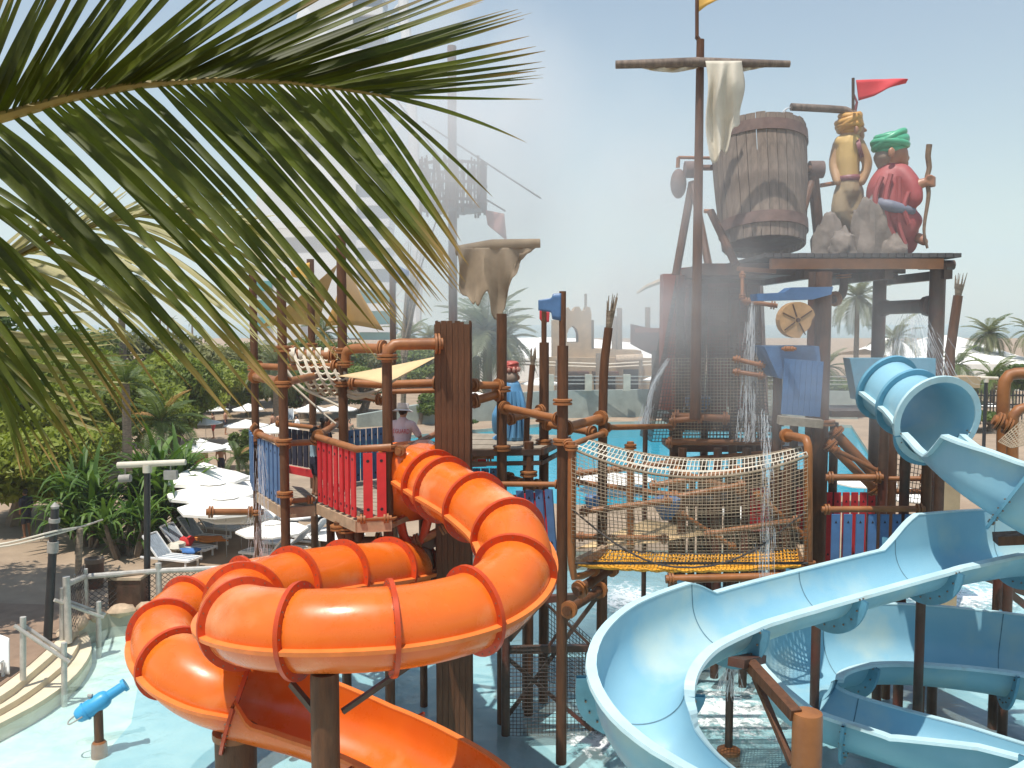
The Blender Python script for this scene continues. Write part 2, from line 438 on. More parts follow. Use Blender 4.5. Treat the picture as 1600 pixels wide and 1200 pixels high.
def crom(pts, step=0.12, extra=None):
    """resample a path through the points; extra: per point tuples blended linearly"""
    P_ = [V(p) for p in pts]; out, ex = [], []
    n = len(P_)
    for i in range(n - 1):
        p0, p1, p2, p3 = P_[max(i - 1, 0)], P_[i], P_[i + 1], P_[min(i + 2, n - 1)]
        k = max(1, int(round((p2 - p1).length / step)))
        for j in range(k):
            t = j / k
            out.append(0.5 * ((2 * p1) + (p2 - p0) * t + (2 * p0 - 5 * p1 + 4 * p2 - p3) * t * t + (3 * p1 - p0 - 3 * p2 + p3) * t ** 3))
            if extra: ex.append(tuple(a + (b - a) * t for a, b in zip(extra[i], extra[i + 1])))
    out.append(P_[-1])
    if extra: ex.append(extra[-1]); return out, ex
    return out
def qpath(lst): return [Q(*p) for p in lst]

def pole(parent, px, ytop, ybot, Y, r, mat=None, name="pole", n=10, ref=None, collars=(), taper=1.0):
    """upright round post seen at pixel column px"""
    c = Q(px, ref if ref is not None else (ytop + min(ybot if ybot else 1200, 1200)) / 2, Y)
    z1 = ZAT(Y, ytop); z0 = 0.0 if ybot is None else ZAT(Y, ybot)
    m = MB(); m.tube([(c.x, c.y, z0), (c.x, c.y, z0 + (z1 - z0) * 0.5), (c.x, c.y, z1)], [r, r * (1 + taper) / 2, r * taper], n)
    o = m.build(name, mat or pole_m, parent)
    for cyy in collars:
        k = MB(); zc = ZAT(Y, cyy)
        k.lathe([(r * 1.02, -0.06), (r * 1.75, -0.05), (r * 1.75, -0.012), (r * 1.35, -0.01), (r * 1.35, 0.01), (r * 1.75, 0.012), (r * 1.75, 0.05), (r * 1.02, 0.06)], 12, (c.x, c.y, zc))
        k.build("collar", pipe_m, o)
    return o
def pipe(parent, pts, r, mat=None, name="pipe", ends=True, n=10, smooth_path=False, joint=None):
    p = [V(a) for a in pts]
    if smooth_path: p = crom(p, 0.12)
    m = MB(); m.tube(p, r, n)
    o = m.build(name, mat or pipe_m, parent)
    if ends:
        for a, b in ((p[0], p[1]), (p[-1], p[-2])):
            t = (b - a).normalized()
            k = MB(); k.ann(a + t * 0.07, t, r * 0.9, r * 1.75, 0.035, 12); k.ann(a + t * 0.125, t, r * 0.9, r * 1.75, 0.035, 12)
            k.build("flange", pipe_m, o)
    return o
# ------------------------------------------------------------------ the setting
from mathutils.geometry import tessellate_polygon
GZ = 0.35                                   # paving round the pools; splash water lies at 0
def GG(px, py): return G(px, py, GZ)
splash = [V((-16, 4, GZ)), GG(-430, 1190), GG(-425, 990), GG(-60, 985), GG(106, 985), GG(118, 983), GG(140, 969), GG(168, 960), GG(213, 955), GG(300, 948), GG(430, 936),
          GG(560, 905), GG(700, 876), GG(900, 862), GG(1150, 858), GG(1420, 858), GG(1750, 866), V((22, 12, GZ)), V((22, 4, GZ))]
wavep = [GG(530, 712), GG(556, 690), GG(640, 680), GG(735, 672), GG(860, 661), GG(1060, 657), GG(1330, 664), GG(1400, 770), GG(1000, 792), GG(640, 778)]
outer = [V((-600, -40, GZ)), V((600, -40, GZ)), V((600, 420, GZ)), V((-600, 420, GZ))]
def flat(name, polys, z, mat, kind="structure"):
    ps = [[V((p.x, p.y, 0)) for p in q] for q in polys]
    tri = tessellate_polygon(ps); allp = [p for q in ps for p in q]
    me = bpy.data.meshes.new(name)
    fs = []
    for t in tri:
        a, b, c = (allp[i] for i in t)
        fs.append(tuple(t) if (b - a).cross(c - a).z > 0 else tuple(t[::-1]))
    me.from_pydata([(p.x, p.y, z) for p in allp], [], fs); me.materials.append(mat); me.update()
    o = bpy.data.objects.new(name, me); COL.objects.link(o); WL[o.name] = V((0, 0, 0))
    if kind: o["kind"] = kind
    return o
flat("ground", [outer, splash, wavep], GZ, ground_m)
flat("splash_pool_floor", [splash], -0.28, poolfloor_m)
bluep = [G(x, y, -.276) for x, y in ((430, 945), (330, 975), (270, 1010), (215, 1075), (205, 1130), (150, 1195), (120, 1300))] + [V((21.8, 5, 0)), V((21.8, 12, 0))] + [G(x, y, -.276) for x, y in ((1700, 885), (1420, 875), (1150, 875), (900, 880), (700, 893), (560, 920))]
flat("splash_pool_shade_floor", [bluep], -0.274, poolshade_m)  # sheet over the pale tiles; its darker blue paints in shade on the water
flat("splash_pool_water", [splash], 0.0, water_m)
flat("wave_pool_floor", [wavep], -0.9, wavefloor_m)
flat("wave_pool_water", [wavep], 0.12, wave_m)
def rim_wall(name, poly, z0, z1, mat):
    m = MB()
    for a, b in zip(poly, poly[1:] + poly[:1]):
        m.add([(a.x, a.y, z0), (b.x, b.y, z0), (b.x, b.y, z1), (a.x, a.y, z1)], [(0, 1, 2, 3)])
    return tag(m.build(name, mat, smooth=False), kind="structure")
rim_wall("splash_pool_wall", splash, -0.28, GZ, kerb_m)
rim_wall("wave_pool_wall", wavep, -0.9, GZ, kerb_m)
sea = MB(); sea.add([(-2600, 421, -.5), (2600, 421, -.5), (2600, 2600, -.5), (-2600, 2600, -.5)], [(0, 1, 2, 3)])
tag(sea.build("sea", sea_m, smooth=False), kind="structure")

# curved entry steps at the left
E1 = [(-120, 1190), (0, 1130), (70, 1092), (120, 1052), (143, 1014), (136, 988)]
E2 = [(-120, 1166), (0, 1108), (60, 1070), (105, 1032), (124, 1002), (121, 986)]
E3 = [(-120, 1144), (0, 1088), (50, 1050), (88, 1017), (108, 995), (110, 984)]
for k, (E, z) in enumerate(((E1, 0.10), (E2, 0.24), (E3, 0.40))):
    pts = [G(x, y, z) for x, y in E]
    pts = crom([V((p.x, p.y, 0)) for p in pts], 0.4)
    back = [G(-60, 985, z), G(-420, 990, z), G(-420, 1190, z)]
    m = MB(); m.poly_slab([(p.x, p.y) for p in pts] + [(p.x, p.y) for p in back], -0.27 + 0.001 * k, z)
    tag(m.build("step", step_m, smooth=False), kind="structure")
ter = [G(x, y, 0.42) for x, y in ((-420, 1150), (-120, 1130), (0, 1072), (46, 1038), (82, 1006), (98, 986), (90, 945), (-420, 930))]
m = MB(); m.poly_slab([(p.x, p.y) for p in ter], 0.36, 0.42)
tag(m.build("terrace_paving", terrace_m, smooth=False), kind="structure")
# pale dry path in front of the trees
pth = [GG(240, 845), GG(120, 875), GG(0, 920), GG(-300, 950), GG(-300, 870), GG(40, 850), GG(200, 800)]

# rounded coping stones on the pool edge
cop = thing("rock_coping", "row of rounded tan stones along the curved pool edge below the railing", "coping", GG(213, 955))
cp = crom([GG(x, y) for x, y in ((110, 1000), (116, 984), (140, 969), (168, 960), (213, 955), (300, 948), (430, 936))], 0.62)
for i in range(len(cp) - 1):
    a, b = cp[i], cp[i + 1]; t = (b - a).normalized(); nrm = V((-t.y, t.x, 0))
    m = MB(); m.ell((a + b) / 2 + nrm * 0.12 + V((0, 0, 0.03)), (b - a).length * 0.53, 0.26, 0.17, 10, 6, MX((t, nrm, V((0, 0, 1)))).transposed(), jit=0.35)
    m.build("stone", coping_m, cop, own=True)

# far wall of the wave pool with a rail on it
pw = thing("pool_end_wall", "grey green curved wall at the far end of the turquoise wave pool", "wall", GG(950, 655))
wl = [GG(560, 668), GG(640, 664), GG(735, 659), GG(860, 654), GG(1060, 650), GG(1340, 655)]
hts = [0.9, 1.4, 2.0, 2.2, 2.2, 2.2]
m = MB()
for (a, b, h0, h1) in zip(wl, wl[1:], hts, hts[1:]):
    t = (b - a).normalized(); nn = V((-t.y, t.x, 0)) * 0.5
    vs = [a, b, b + nn, a + nn, a + V((0, 0, h0)), b + V((0, 0, h1)), b + nn + V((0, 0, h1)), a + nn + V((0, 0, h0))]
    m.add(vs, [(0, 1, 5, 4), (1, 2, 6, 5), (2, 3, 7, 6), (3, 0, 4, 7), (4, 5, 6, 7)])
m.build("wall", concrete_m, pw, smooth=False)
pr = thing("pool_wall_railing", "thin metal railing with concrete piers on top of the far pool wall", "railing", wl[4] + V((0, 0, 2.2)))
m = MB()
for hh in (0.55, 0.85, 1.15): m.beam(wl[3] + V((0, .25, 2.2 + hh)), wl[5] + V((0, .25, 2.2 + hh)), 0.06, 0.06)
m.build("rail", steel_m, pr, smooth=False)
for i in range(9):
    p = wl[3].lerp(wl[5], i / 8); m = MB(); m.box((p.x, p.y + .25, p.z + 2.2 + .65), .55, .4, 1.3); m.build("pier", kerb_m, pr, smooth=False, own=True)

# ------------------------------------------------------------------ far buildings
def hotel():
    Y = 380.0
    t = thing("hotel_tower", "tall white sail shaped hotel tower half hidden behind the palm fronds", "tower", Q(520, 520, Y))
    # fabric wall (left), banded glass bays (right), curved outer mast
    m = MB()
    prof = [(-140, 490), (0, 470), (100, 446), (200, 422), (300, 402), (420, 392), (520, 388)]
    for (y0, x0), (y1, x1) in zip(prof, prof[1:]):
        a, b = Q(x0, y0, Y + 40), Q(x1, y1, Y + 40)
        xr0, xr1 = 548 + 12 * (y0 + 140) / 660, 548 + 12 * (y1 + 140) / 660
        c, d = Q(xr1, y1, Y), Q(xr0, y0, Y)
        m.add([a, b, c, d], [(0, 1, 2, 3)])
        a2, b2, c2, d2 = (p + V((0, 30, 0)) for p in (a, b, c, d))
        m.add([d, c, c2, d2], [(0, 1, 2, 3)])
    m.build("fabric_wall", fabric_m, t, smooth=False)
    m = MB()
    for y in (355, 175): m.beam(Q(392, y, Y + 36), Q(552, y - 8, Y - 2), 2.0, 2.6)
    m.build("cross_beam", mast_m, t, smooth=False)
    y = -120
    while y < 515:
        f = (y + 140) / 660; xl = 548 + 12 * f; xr = 594 + 20 * f
        a, b = Q(xl, y, Y), Q(xr, y, Y); c, d = Q(xl, y + 12, Y), Q(xl, y + 33, Y)
        m = MB(); m.box(((a.x + b.x) / 2, Y + 8, (a.z + c.z) / 2), b.x - a.x, 18, a.z - c.z); m.build("floor_slab", slab_m, t, smooth=False, own=True)
        m = MB(); m.box(((a.x + b.x) / 2, Y + 9, (c.z + d.z) / 2), b.x - a.x - .5, 15, c.z - d.z); m.build("glass_band", teal_m if y > 440 else glass_m, t, smooth=False, own=True)
        y += 33
    m = MB(); m.tube([Q(x, yy, Y - 4) for x, yy in ((618, -140), (630, 0), (641, 130), (648, 250), (652, 340), (653, 420), (650, 520))], 2.2, 8); m.build("mast", mast_m, t)
    m = MB()
    for y0 in range(-60, 500, 62):
        f = (y0 + 140) / 660
        m.beam(Q(598 + 20 * f, y0 + 30, Y), Q(632 + 22 * f, y0 - 12, Y - 4), .7, .7)
        m.beam(Q(598 + 20 * f, y0 + 30, Y), Q(634 + 22 * f, y0 + 44, Y - 4), .7, .7)
    m.build("truss", mast_m, t, smooth=False)
    return t
hotel()
# white low wing beside the tower, at the left
hw = thing("hotel_wing", "low pale building wing with teal windows behind the left palm fronds", "building", Q(430, 520, 300))
m = MB(); a, b = Q(395, 430, 300), Q(470, 520, 300); m.box(((a.x + b.x) / 2, 305, (a.z + 0.3) / 2), b.x - a.x, 10, a.z - .3); m.build("wall", fabric_m, hw, smooth=False)
for yy in (448, 478, 505):
    m = MB(); a, b = Q(398, yy - 9, 299.8), Q(425, yy + 7, 299.8); m.box(((a.x + b.x) / 2, 299.8, (a.z + b.z) / 2), b.x - a.x, 1, a.z - b.z); m.build("window", teal_m, hw, smooth=False, own=True)

def tent(name, label, pts, Y, ridge, base_y, mat=umb_m):
    """a white fabric hall: ridge line given in pixels"""
    t = thing(name, label, "marquee", Q(pts[0][0], base_y, Y)); t.location.z = GZ; WL[t.name].z = GZ
    m = MB(); nz = []
    for (x, y) in pts:
        p = Q(x, y, Y); q = Q(x, base_y, Y); nz.append((p, q))
    for (p, q), (p2, q2) in zip(nz, nz[1:]):
        e, e2 = V((p.x, Y - 14, GZ + 3)), V((p2.x, Y - 14, GZ + 3))
        bk, bk2 = V((p.x, Y + 14, GZ + 3)), V((p2.x, Y + 14, GZ + 3))
        m.add([e, e2, p2, p], [(0, 1, 2, 3)]); m.add([p, p2, bk2, bk], [(0, 1, 2, 3)])
        m.add([(e.x, e.y, GZ), (e2.x, e2.y, GZ), e2, e], [(0, 1, 2, 3)])
    m.build("roof", mat, t, ang=20)
    return t
tent("event_marquee", "white marquee roofs beyond the small palms at the right edge", [(1352, 545), (1385, 528), (1420, 536), (1455, 524), (1490, 524), (1530, 536), (1562, 575), (1580, 596)], 112, 0, 605)
tent("event_marquee", "long white roof behind the ruined sandstone tower", [(690, 560), (740, 540), (800, 528), (860, 527), (930, 530), (985, 535), (1050, 545)], 128, 0, 580)

# ruined sandstone fort with shops below
ft = thing("sandstone_fort", "ruined sandstone tower with an arched opening and battlements above shops", "building", Q(905, 640, 92))
Yf = 92.0
m = MB()
def wallpoly(m, pts, holes, Y, th):
    ps = [[V((Q(x, y, Y).x, Q(x, y, Y).z, 0)) for x, y in pts]] + [[V((Q(x, y, Y).x, Q(x, y, Y).z, 0)) for x, y in h] for h in holes]
    tri = tessellate_polygon(ps); allp = [p for q in ps for p in q]
    f3 = [tuple(t) for t in tri]
    m.add([(p.x, Y, p.y) for p in allp], f3); m.add([(p.x, Y + th, p.y) for p in allp], [f[::-1] for f in f3])
    o = 0
    for q in ps:
        n = len(q)
        for i in range(n):
            a, b = q[i], q[(i + 1) % n]
            m.add([(a.x, Y, a.y), (b.x, Y, b.y), (b.x, Y + th, b.y), (a.x, Y + th, a.y)], [(0, 1, 2, 3)])
arch = [(886, 535), (886, 522), (889, 514), (895, 509), (901, 514), (904, 522), (904, 535)]
top = [(864, 560), (864, 500), (880, 500), (883, 484), (888, 480), (892, 486), (896, 486), (900, 479), (905, 479), (909, 486), (914, 486), (917, 479), (922, 480), (924, 490), (924, 545), (1002, 548), (1004, 560)]
wallpoly(m, top, [arch], Yf, 4.0)
m.build("tower_wall", sand_wall_m, ft, smooth=False)
m = MB(); wallpoly(m, [(855, 640), (855, 558), (1040, 560), (1040, 640)], [[(886, 630), (886, 588), (918, 588), (918, 630)], [(928, 630), (928, 588), (963, 588), (963, 630)], [(974, 626), (974, 577), (1000, 577), (1000, 626)]], Yf - 1.0, 1.0)
m.build("shop_wall", sand_wall_m, ft, smooth=False)
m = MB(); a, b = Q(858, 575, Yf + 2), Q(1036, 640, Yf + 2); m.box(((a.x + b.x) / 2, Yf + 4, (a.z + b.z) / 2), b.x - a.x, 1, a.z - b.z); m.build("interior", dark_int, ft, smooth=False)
for (x0, x1, yy) in ((884, 920, 586), (926, 966, 586)):
    m = MB(); a, b = Q(x0, yy - 6, Yf - 2), Q(x1, yy, Yf - 2); m.box(((a.x + b.x) / 2, Yf - 1.8, (a.z + b.z) / 2), b.x - a.x, 1.6, .35); m.build("canopy_board", dark_m, ft, smooth=False, own=True)
m = MB(); m.tube([Q(962, 562, Yf - 1.5), Q(1004, 560, Yf - 1.5)], 0.5, 10); m.build("log", coping_m, ft)
for (x, y0, y1) in ((924, 500, 545), (960, 494, 555), (968, 481, 558), (915, 459, 485), (1012, 480, 545)):
    m = MB(); a = Q(x, y0, Yf + 1); b = Q(x, y1, Yf + 1); m.tube([b, a], .28 if x != 915 else .14, 8); m.build("post", palmtrunk_m, ft)
m = MB()
for yy in (566, 571): m.tube([Q(735, yy - 5, Yf - 3), Q(860, yy, Yf - 3), Q(950, yy + 3, Yf - 3), Q(1045, yy - 3, Yf - 3)], .09, 5)
m.build("rope", white_rope_m, ft)
for (x) in (745, 790, 870, 935, 1000):
    m = MB(); m.tube([Q(x, 640, Yf - 3), Q(x + 1, 552 if x == 935 else 562, Yf - 3)], .33 if x == 935 else .2, 8); m.build("rope_post", palmtrunk_m, ft)
# stranded boat prop, red orange, behind the mist
bt = thing("stranded_boat", "weathered orange brown boat hull raised on posts right of the ruined tower", "boat", Q(1010, 600, 70))
m = MB()
def hull(u, v):
    x0 = 985 + 75 * u; w = math.sin(math.pi * min(1, 0.25 + 0.75 * u) * 0.5)
    an = -1 + 2 * v
    yy = 522 + (1 - abs(an)) * 40 * w - 16 * abs(an) * (1 - u)
    return Q(x0, yy, 70 + an * 1.3 * w)
m.grid(hull, 12, 10); m.build("hull", redpaint_m, bt)
m = MB(); m.beam(Q(992, 516, 68.8), Q(1060, 516, 68.8), .3, .35); m.build("gunwale", redpaint_m, bt, smooth=False)
m = MB(); m.tube([Q(1058, 560, 69), Q(1046, 500, 69), Q(1040, 430, 69)], [.5, .5, .4], 8); m.build("mast", redpaint_m, bt)
m = MB(); m.tube([Q(1055, 430, 69), Q(1010, 448, 69), Q(995, 458, 69)], [.3, .18, .1], 6); m.build("bowsprit", coping_m, bt)
m = MB(); m.tube([Q(1025, 640, 70), Q(1025, 548, 70)], .35, 8); m.build("prop_post", dark_m, bt)

# ------------------------------------------------------------------ vegetation
def leafy_tree(px, ytop, ybot, wpx, Y, n, leaf, mat, label, lobes=9, name="tree", cat="tree", seed=1):
    rnd = random.Random(seed * 977 + int(px))
    c0 = Q(px, (ytop + ybot) / 2, Y); d = Y
    rx = wpx / 2 / F * d; zt, zb = ZAT(Y, ytop), max(GZ + 0.6, ZAT(Y, ybot))
    base = V((c0.x, Y, GZ))
    t = thing(name, label, cat, base)
    zc = (zt + zb) / 2; rz = (zt - zb) / 2
    cl = []
    for i in range(lobes):
        a = rnd.uniform(0, 6.28); q = math.sqrt(rnd.uniform(0.05, 1)) * .68; h = rnd.uniform(-.62, .62)
        s = (1 - h * h) ** .5
        cl.append((V((c0.x + rx * q * s * math.cos(a), Y + rx * .8 * q * s * math.sin(a), zc + rz * h)), rx * rnd.uniform(.3, .5), rz * rnd.uniform(.3, .45)))
    m = MB()
    for i in range(n):
        c, r1, r2 = cl[rnd.randrange(lobes)]
        dv = V((rnd.gauss(0, 1), rnd.gauss(0, 1), rnd.gauss(0, 1))).normalized()
        rr = rnd.uniform(.55, 1.08) if rnd.random() < .8 else rnd.uniform(.1, .6)
        p = c + V((dv.x * r1 * rr, dv.y * r1 * rr, dv.z * r2 * rr))
        if p.z < GZ + .1: continue
        nv = (dv * .6 + V((rnd.gauss(0, .6), rnd.gauss(0, .6), rnd.gauss(.5, .6)))).normalized()
        a = nv.cross(V((rnd.gauss(0, 1), rnd.gauss(0, 1), rnd.gauss(0, 1)))).normalized(); b = nv.cross(a)
        l = leaf * rnd.uniform(.6, 1.3); w = l * .42
        m.add([p - a * l, p + b * w, p + a * l, p - b * w], [(0, 1, 2, 3)])
    m.build("crown", mat, t, smooth=False)
    m = MB(); m.tube([base, base.lerp(V((c0.x + rx * .1, Y, zc)), .5) + V((rx * .06, 0, 0)), V((c0.x, Y, zc))], [rx * .1, rx * .075, rx * .05], 8)
    for c, r1, r2 in cl[:6]:
        st = base.lerp(V((c0.x, Y, zc)), rnd.uniform(.45, .8)); m.tube([st, st.lerp(c, .5) + V((0, 0, rz * .08)), c], [rx * .045, rx * .03, rx * .012], 5)
    m.build("trunk", trunk_m, t)
    return t
leafy_tree(20, 622, 850, 300, 33, 26000, .15, leaf_a, "bright green broadleaf tree at the left edge above the shaded path", 11, seed=1)
leafy_tree(-178, 330, 690, 520, 22.5, 12000, .17, leaf_b, "big shade tree just outside the left edge, dappling the sandy path", 11, seed=21)
leafy_tree(150, 545, 790, 330, 46, 30000, .18, leaf_a, "yellow green broadleaf tree behind the bare palm trunk", 11, seed=2)
leafy_tree(268, 552, 745, 220, 54, 22000, .18, leaf_a, "yellow green broadleaf tree just left of the distant white umbrellas", 9, seed=3)
leafy_tree(40, 505, 720, 360, 62, 15000, .25, leaf_b, "dark green tree seen through the lowest palm leaflets at left", 9, seed=4)
leafy_tree(225, 500, 660, 260, 78, 14000, .26, leaf_olive, "olive green tree crown rising behind the yellow green trees", 8, seed=5)
leafy_tree(345, 515, 665, 190, 76, 13000, .24, leaf_olive, "dusty olive tree left of the tall brown poles", 7, seed=6)
leafy_tree(432, 512, 655, 210, 84, 15000, .26, leaf_b, "dense green tree directly behind the left pair of brown poles", 8, seed=7)
leafy_tree(520, 522, 650, 210, 96, 13000, .28, leaf_b, "dense green tree below the ochre shade sails", 8, seed=8)
leafy_tree(610, 535, 650, 190, 104, 12000, .3, leaf_olive, "olive tree beyond the beige shade sail", 7, seed=9)
leafy_tree(655, 600, 675, 80, 66, 6500, .16, leaf_a, "small bright green tree right of the person in the white hat", 6, seed=10)
leafy_tree(95, 575, 760, 240, 40, 24000, .17, leaf_a, "tall yellow green broadleaf tree behind the lowest palm tips", 10, seed=31)
leafy_tree(300, 545, 690, 170, 66, 15000, .2, leaf_a, "yellow green tree standing between the far parasols and the olive trees", 9, seed=32)
leafy_tree(640, 545, 660, 120, 98, 10000, .26, leaf_b, "green tree behind the leaning bundle of dry sticks", 8, seed=33)
leafy_tree(470, 562, 668, 170, 70, 13000, .2, leaf_b, "deep green tree shading the white parasols behind the left poles", 9, seed=22)
leafy_tree(566, 572, 666, 150, 74, 12000, .2, leaf_b, "deep green tree behind the white rope climbing net", 9, seed=23)
leafy_tree(388, 556, 650, 120, 72, 9000, .2, leaf_a, "mid green tree just left of the leftmost brown pole", 8, seed=24)
leafy_tree(370, 660, 760, 50, 44, 3500, .13, leaf_b, "dark shrub by the path between the white umbrellas", 5, "shrub", "shrub", 11)
leafy_tree(1578, 568, 620, 90, 92, 5000, .24, leaf_b, "green tree at the right edge above the black fence", 6, seed=12)
leafy_tree(1505, 588, 640, 110, 84, 5000, .22, leaf_olive, "olive bush behind the black fence at right", 6, "shrub", "shrub", 13)
leafy_tree(1545, 640, 672, 120, 62, 4000, .16, leaf_b, "low green hedge bush below the black fence", 6, "shrub", "shrub", 14)
leafy_tree(1235, 575, 650, 150, 92, 7000, .26, leaf_olive, "dusty shrub mass behind the blue slatted hopper", 8, "shrub", "shrub", 41)
leafy_tree(1345, 590, 655, 150, 80, 8000, .22, leaf_b, "dark green shrub mass below the statue deck posts", 8, "shrub", "shrub", 42)
leafy_tree(1430, 585, 652, 130, 88, 7000, .24, leaf_olive, "dusty shrub left of the black fence", 8, "shrub", "shrub", 43)
leafy_tree(1120, 592, 640, 110, 96, 5000, .26, leaf_b, "green shrub beyond the pool wall behind the dark timber core", 7, "shrub", "shrub", 44)
leafy_tree(730, 655, 700, 50, 62, 2500, .15, leaf_b, "low dark shrub beside the big square column", 5, "shrub", "shrub", 15)

def frond_mesh(name, L, W, droop, n=26, mat=leaf_palm, seed=0, vee=.5, up=.25, lw=.02):
    """one pinnate palm leaf along +X, curving down; leaflets joined (a piece far away)"""
    rnd = random.Random(seed); m = MB()
    def rp(u): return V((L * (u - .12 * droop * u * u), 0, L * (up * u - droop * .75 * u * u)))
    m.tube([rp(i / 8) for i in range(9)], [L * .014 * (1 - .8 * i / 8) for i in range(9)], 4)
    for i in range(2, n):
        u = i / (n - 1); p = rp(u); t = (rp(min(1, u + .02)) - rp(u - .02)).normalized()
        ll = W * (math.sin(math.pi * (.12 + .8 * u)) ** .7) * rnd.uniform(.85, 1.1)
        for s in (-1, 1):
            d = (V((0, s, 0)) + t * (.55 + .7 * u) + V((0, 0, vee - .15 * rnd.random()))).normalized()
            e = p + d * ll; mid = p + d * ll * .55 + V((0, 0, -.02 * ll)); e = e + V((0, 0, -.32 * ll))
            w = L * lw; wv = t * w
            m.add([p - wv * .4, p + wv * .4, mid + wv, e, mid - wv], [(0, 1, 2, 4), (4, 2, 3)])
    return m.mesh(name, [mat], smooth=False)
FR = {}
def palm(px, ycrown, ybase, Y, rpx, label, mats=(leaf_palm, leaf_grey), nf=18, trunk=True, name="palm_tree", tr=.2, lean=0, elev=(-.9, 1.1), nl=26):
    rnd = random.Random(int(px * 7 + Y)); c = Q(px, ycrown, Y); Lr = rpx / F * Y
    base = V((c.x + lean, Y, GZ)); t = thing(name, label, "palm tree", base)
    for mt in mats:
        for dk, dr in enumerate((.55, .95)):
            k = (mt.name, dk)
            if k not in FR: FR[k] = frond_mesh("frond", 1.0, .30, dr, nl, mt, dk + 3)
    for i in range(nf):
        mt = mats[rnd.randrange(len(mats))] if len(mats) > 1 and rnd.random() < .45 else mats[0]
        az = 6.283 * (i * .381966) + rnd.uniform(-.2, .2)
        el = elev[0] + (elev[1] - elev[0]) * (1 - i / nf) + rnd.uniform(-.1, .1)
        q = Quaternion((0, 0, 1), az) @ Quaternion((0, 1, 0), -el * .9)
        inst(FR[(mt.name, 0 if el > .2 else 1)], "frond", t, c, q, (Lr * rnd.uniform(.85, 1.1),) * 3)
    if trunk:
        m = MB(); k = 10
        m.tube([base.lerp(c, i / k) + V((-lean * .15 * math.sin(math.pi * i / k), 0, 0)) for i in range(k + 1)], [tr * (1.15 - .35 * i / k) * (1 + .08 * (i % 2)) for i in range(k + 1)], 9)
        m.build("trunk", palmtrunk_m, t)
    return t
palm(762, 520, 640, 82, 88, "large date palm right of the square column with grey green drooping fronds", (leaf_grey, leaf_palm), 30, tr=.42)
palm(786, 535, 640, 88, 66, "second date palm crowding the large one, its trunk just right of it", (leaf_grey, leaf_palm), 22, tr=.4)
palm(740, 505, 640, 86, 50, "bright green fan of young fronds left of the large date palm", (leaf_palm,), 14, tr=.3)
palm(188, 430, 900, 66, 66, "dark tall palm silhouetted behind the pale frond", (leaf_palm,), 20, tr=.25)
palm(505, 520, 640, 120, 42, "small distant palm between the ochre shade sails", (leaf_palm,), 14, tr=.25)
palm(640, 525, 640, 124, 46, "distant palm behind the bundle of dry sticks", (leaf_grey, leaf_palm), 16, tr=.25)
palm(672, 528, 640, 118, 42, "distant palm just left of the square column top", (leaf_grey,), 16, tr=.25)
palm(1340, 465, 640, 92, 56, "tall palm seen between the posts under the statue deck", (leaf_grey, leaf_palm), 20, tr=.26)
palm(1398, 530, 640, 96, 50, "palm behind the right post of the statue deck", (leaf_grey,), 18, tr=.26)
palm(1546, 522, 640, 104, 42, "round headed date palm in front of the white marquee roofs", (leaf_grey, leaf_palm), 26, tr=.4)
palm(1497, 570, 640, 90, 42, "short feathery palm left of the round headed palm", (leaf_palm, leaf_grey), 14, tr=.25)
palm(1552, 590, 640, 80, 48, "low green palm under the round headed date palm", (leaf_palm,), 14, tr=.2)
palm(1614, 520, 640, 100, 40, "palm cut off by the right edge of the photo", (leaf_grey,), 18, tr=.3)
palm(1290, 575, 640, 84, 44, "low palm behind the blue slatted hopper", (leaf_grey,), 14, tr=.25)
palm(196, 600, 900, 37, 60, "bare grey palm trunk standing among the yellow green trees", (leaf_palm,), 9, tr=.19, elev=(-.2, 1.2))
palm(252, 660, 720, 42, 74, "young coconut palm with orange dead fronds above the screw pines", (leaf_palm, leaf_dead), 20, tr=.16)
palm(430, 570, 690, 64, 60, "drooping dull green palm behind the white umbrellas", (leaf_grey, leaf_palm), 18, tr=.2)
palm(372, 715, 740, 42, 36, "small yellow green palm by the path at the white umbrellas", (leaf_palm, leaf_dead), 14, tr=.08)
for i, x in enumerate((250, 262, 270, 300)):
    palm(x, 500 + 3 * (i % 2), 560, 230, 10, "tiny palm on the skyline left of the poles", (leaf_grey,), 9, tr=.25, nl=12)["group"] = "skyline palms far left"

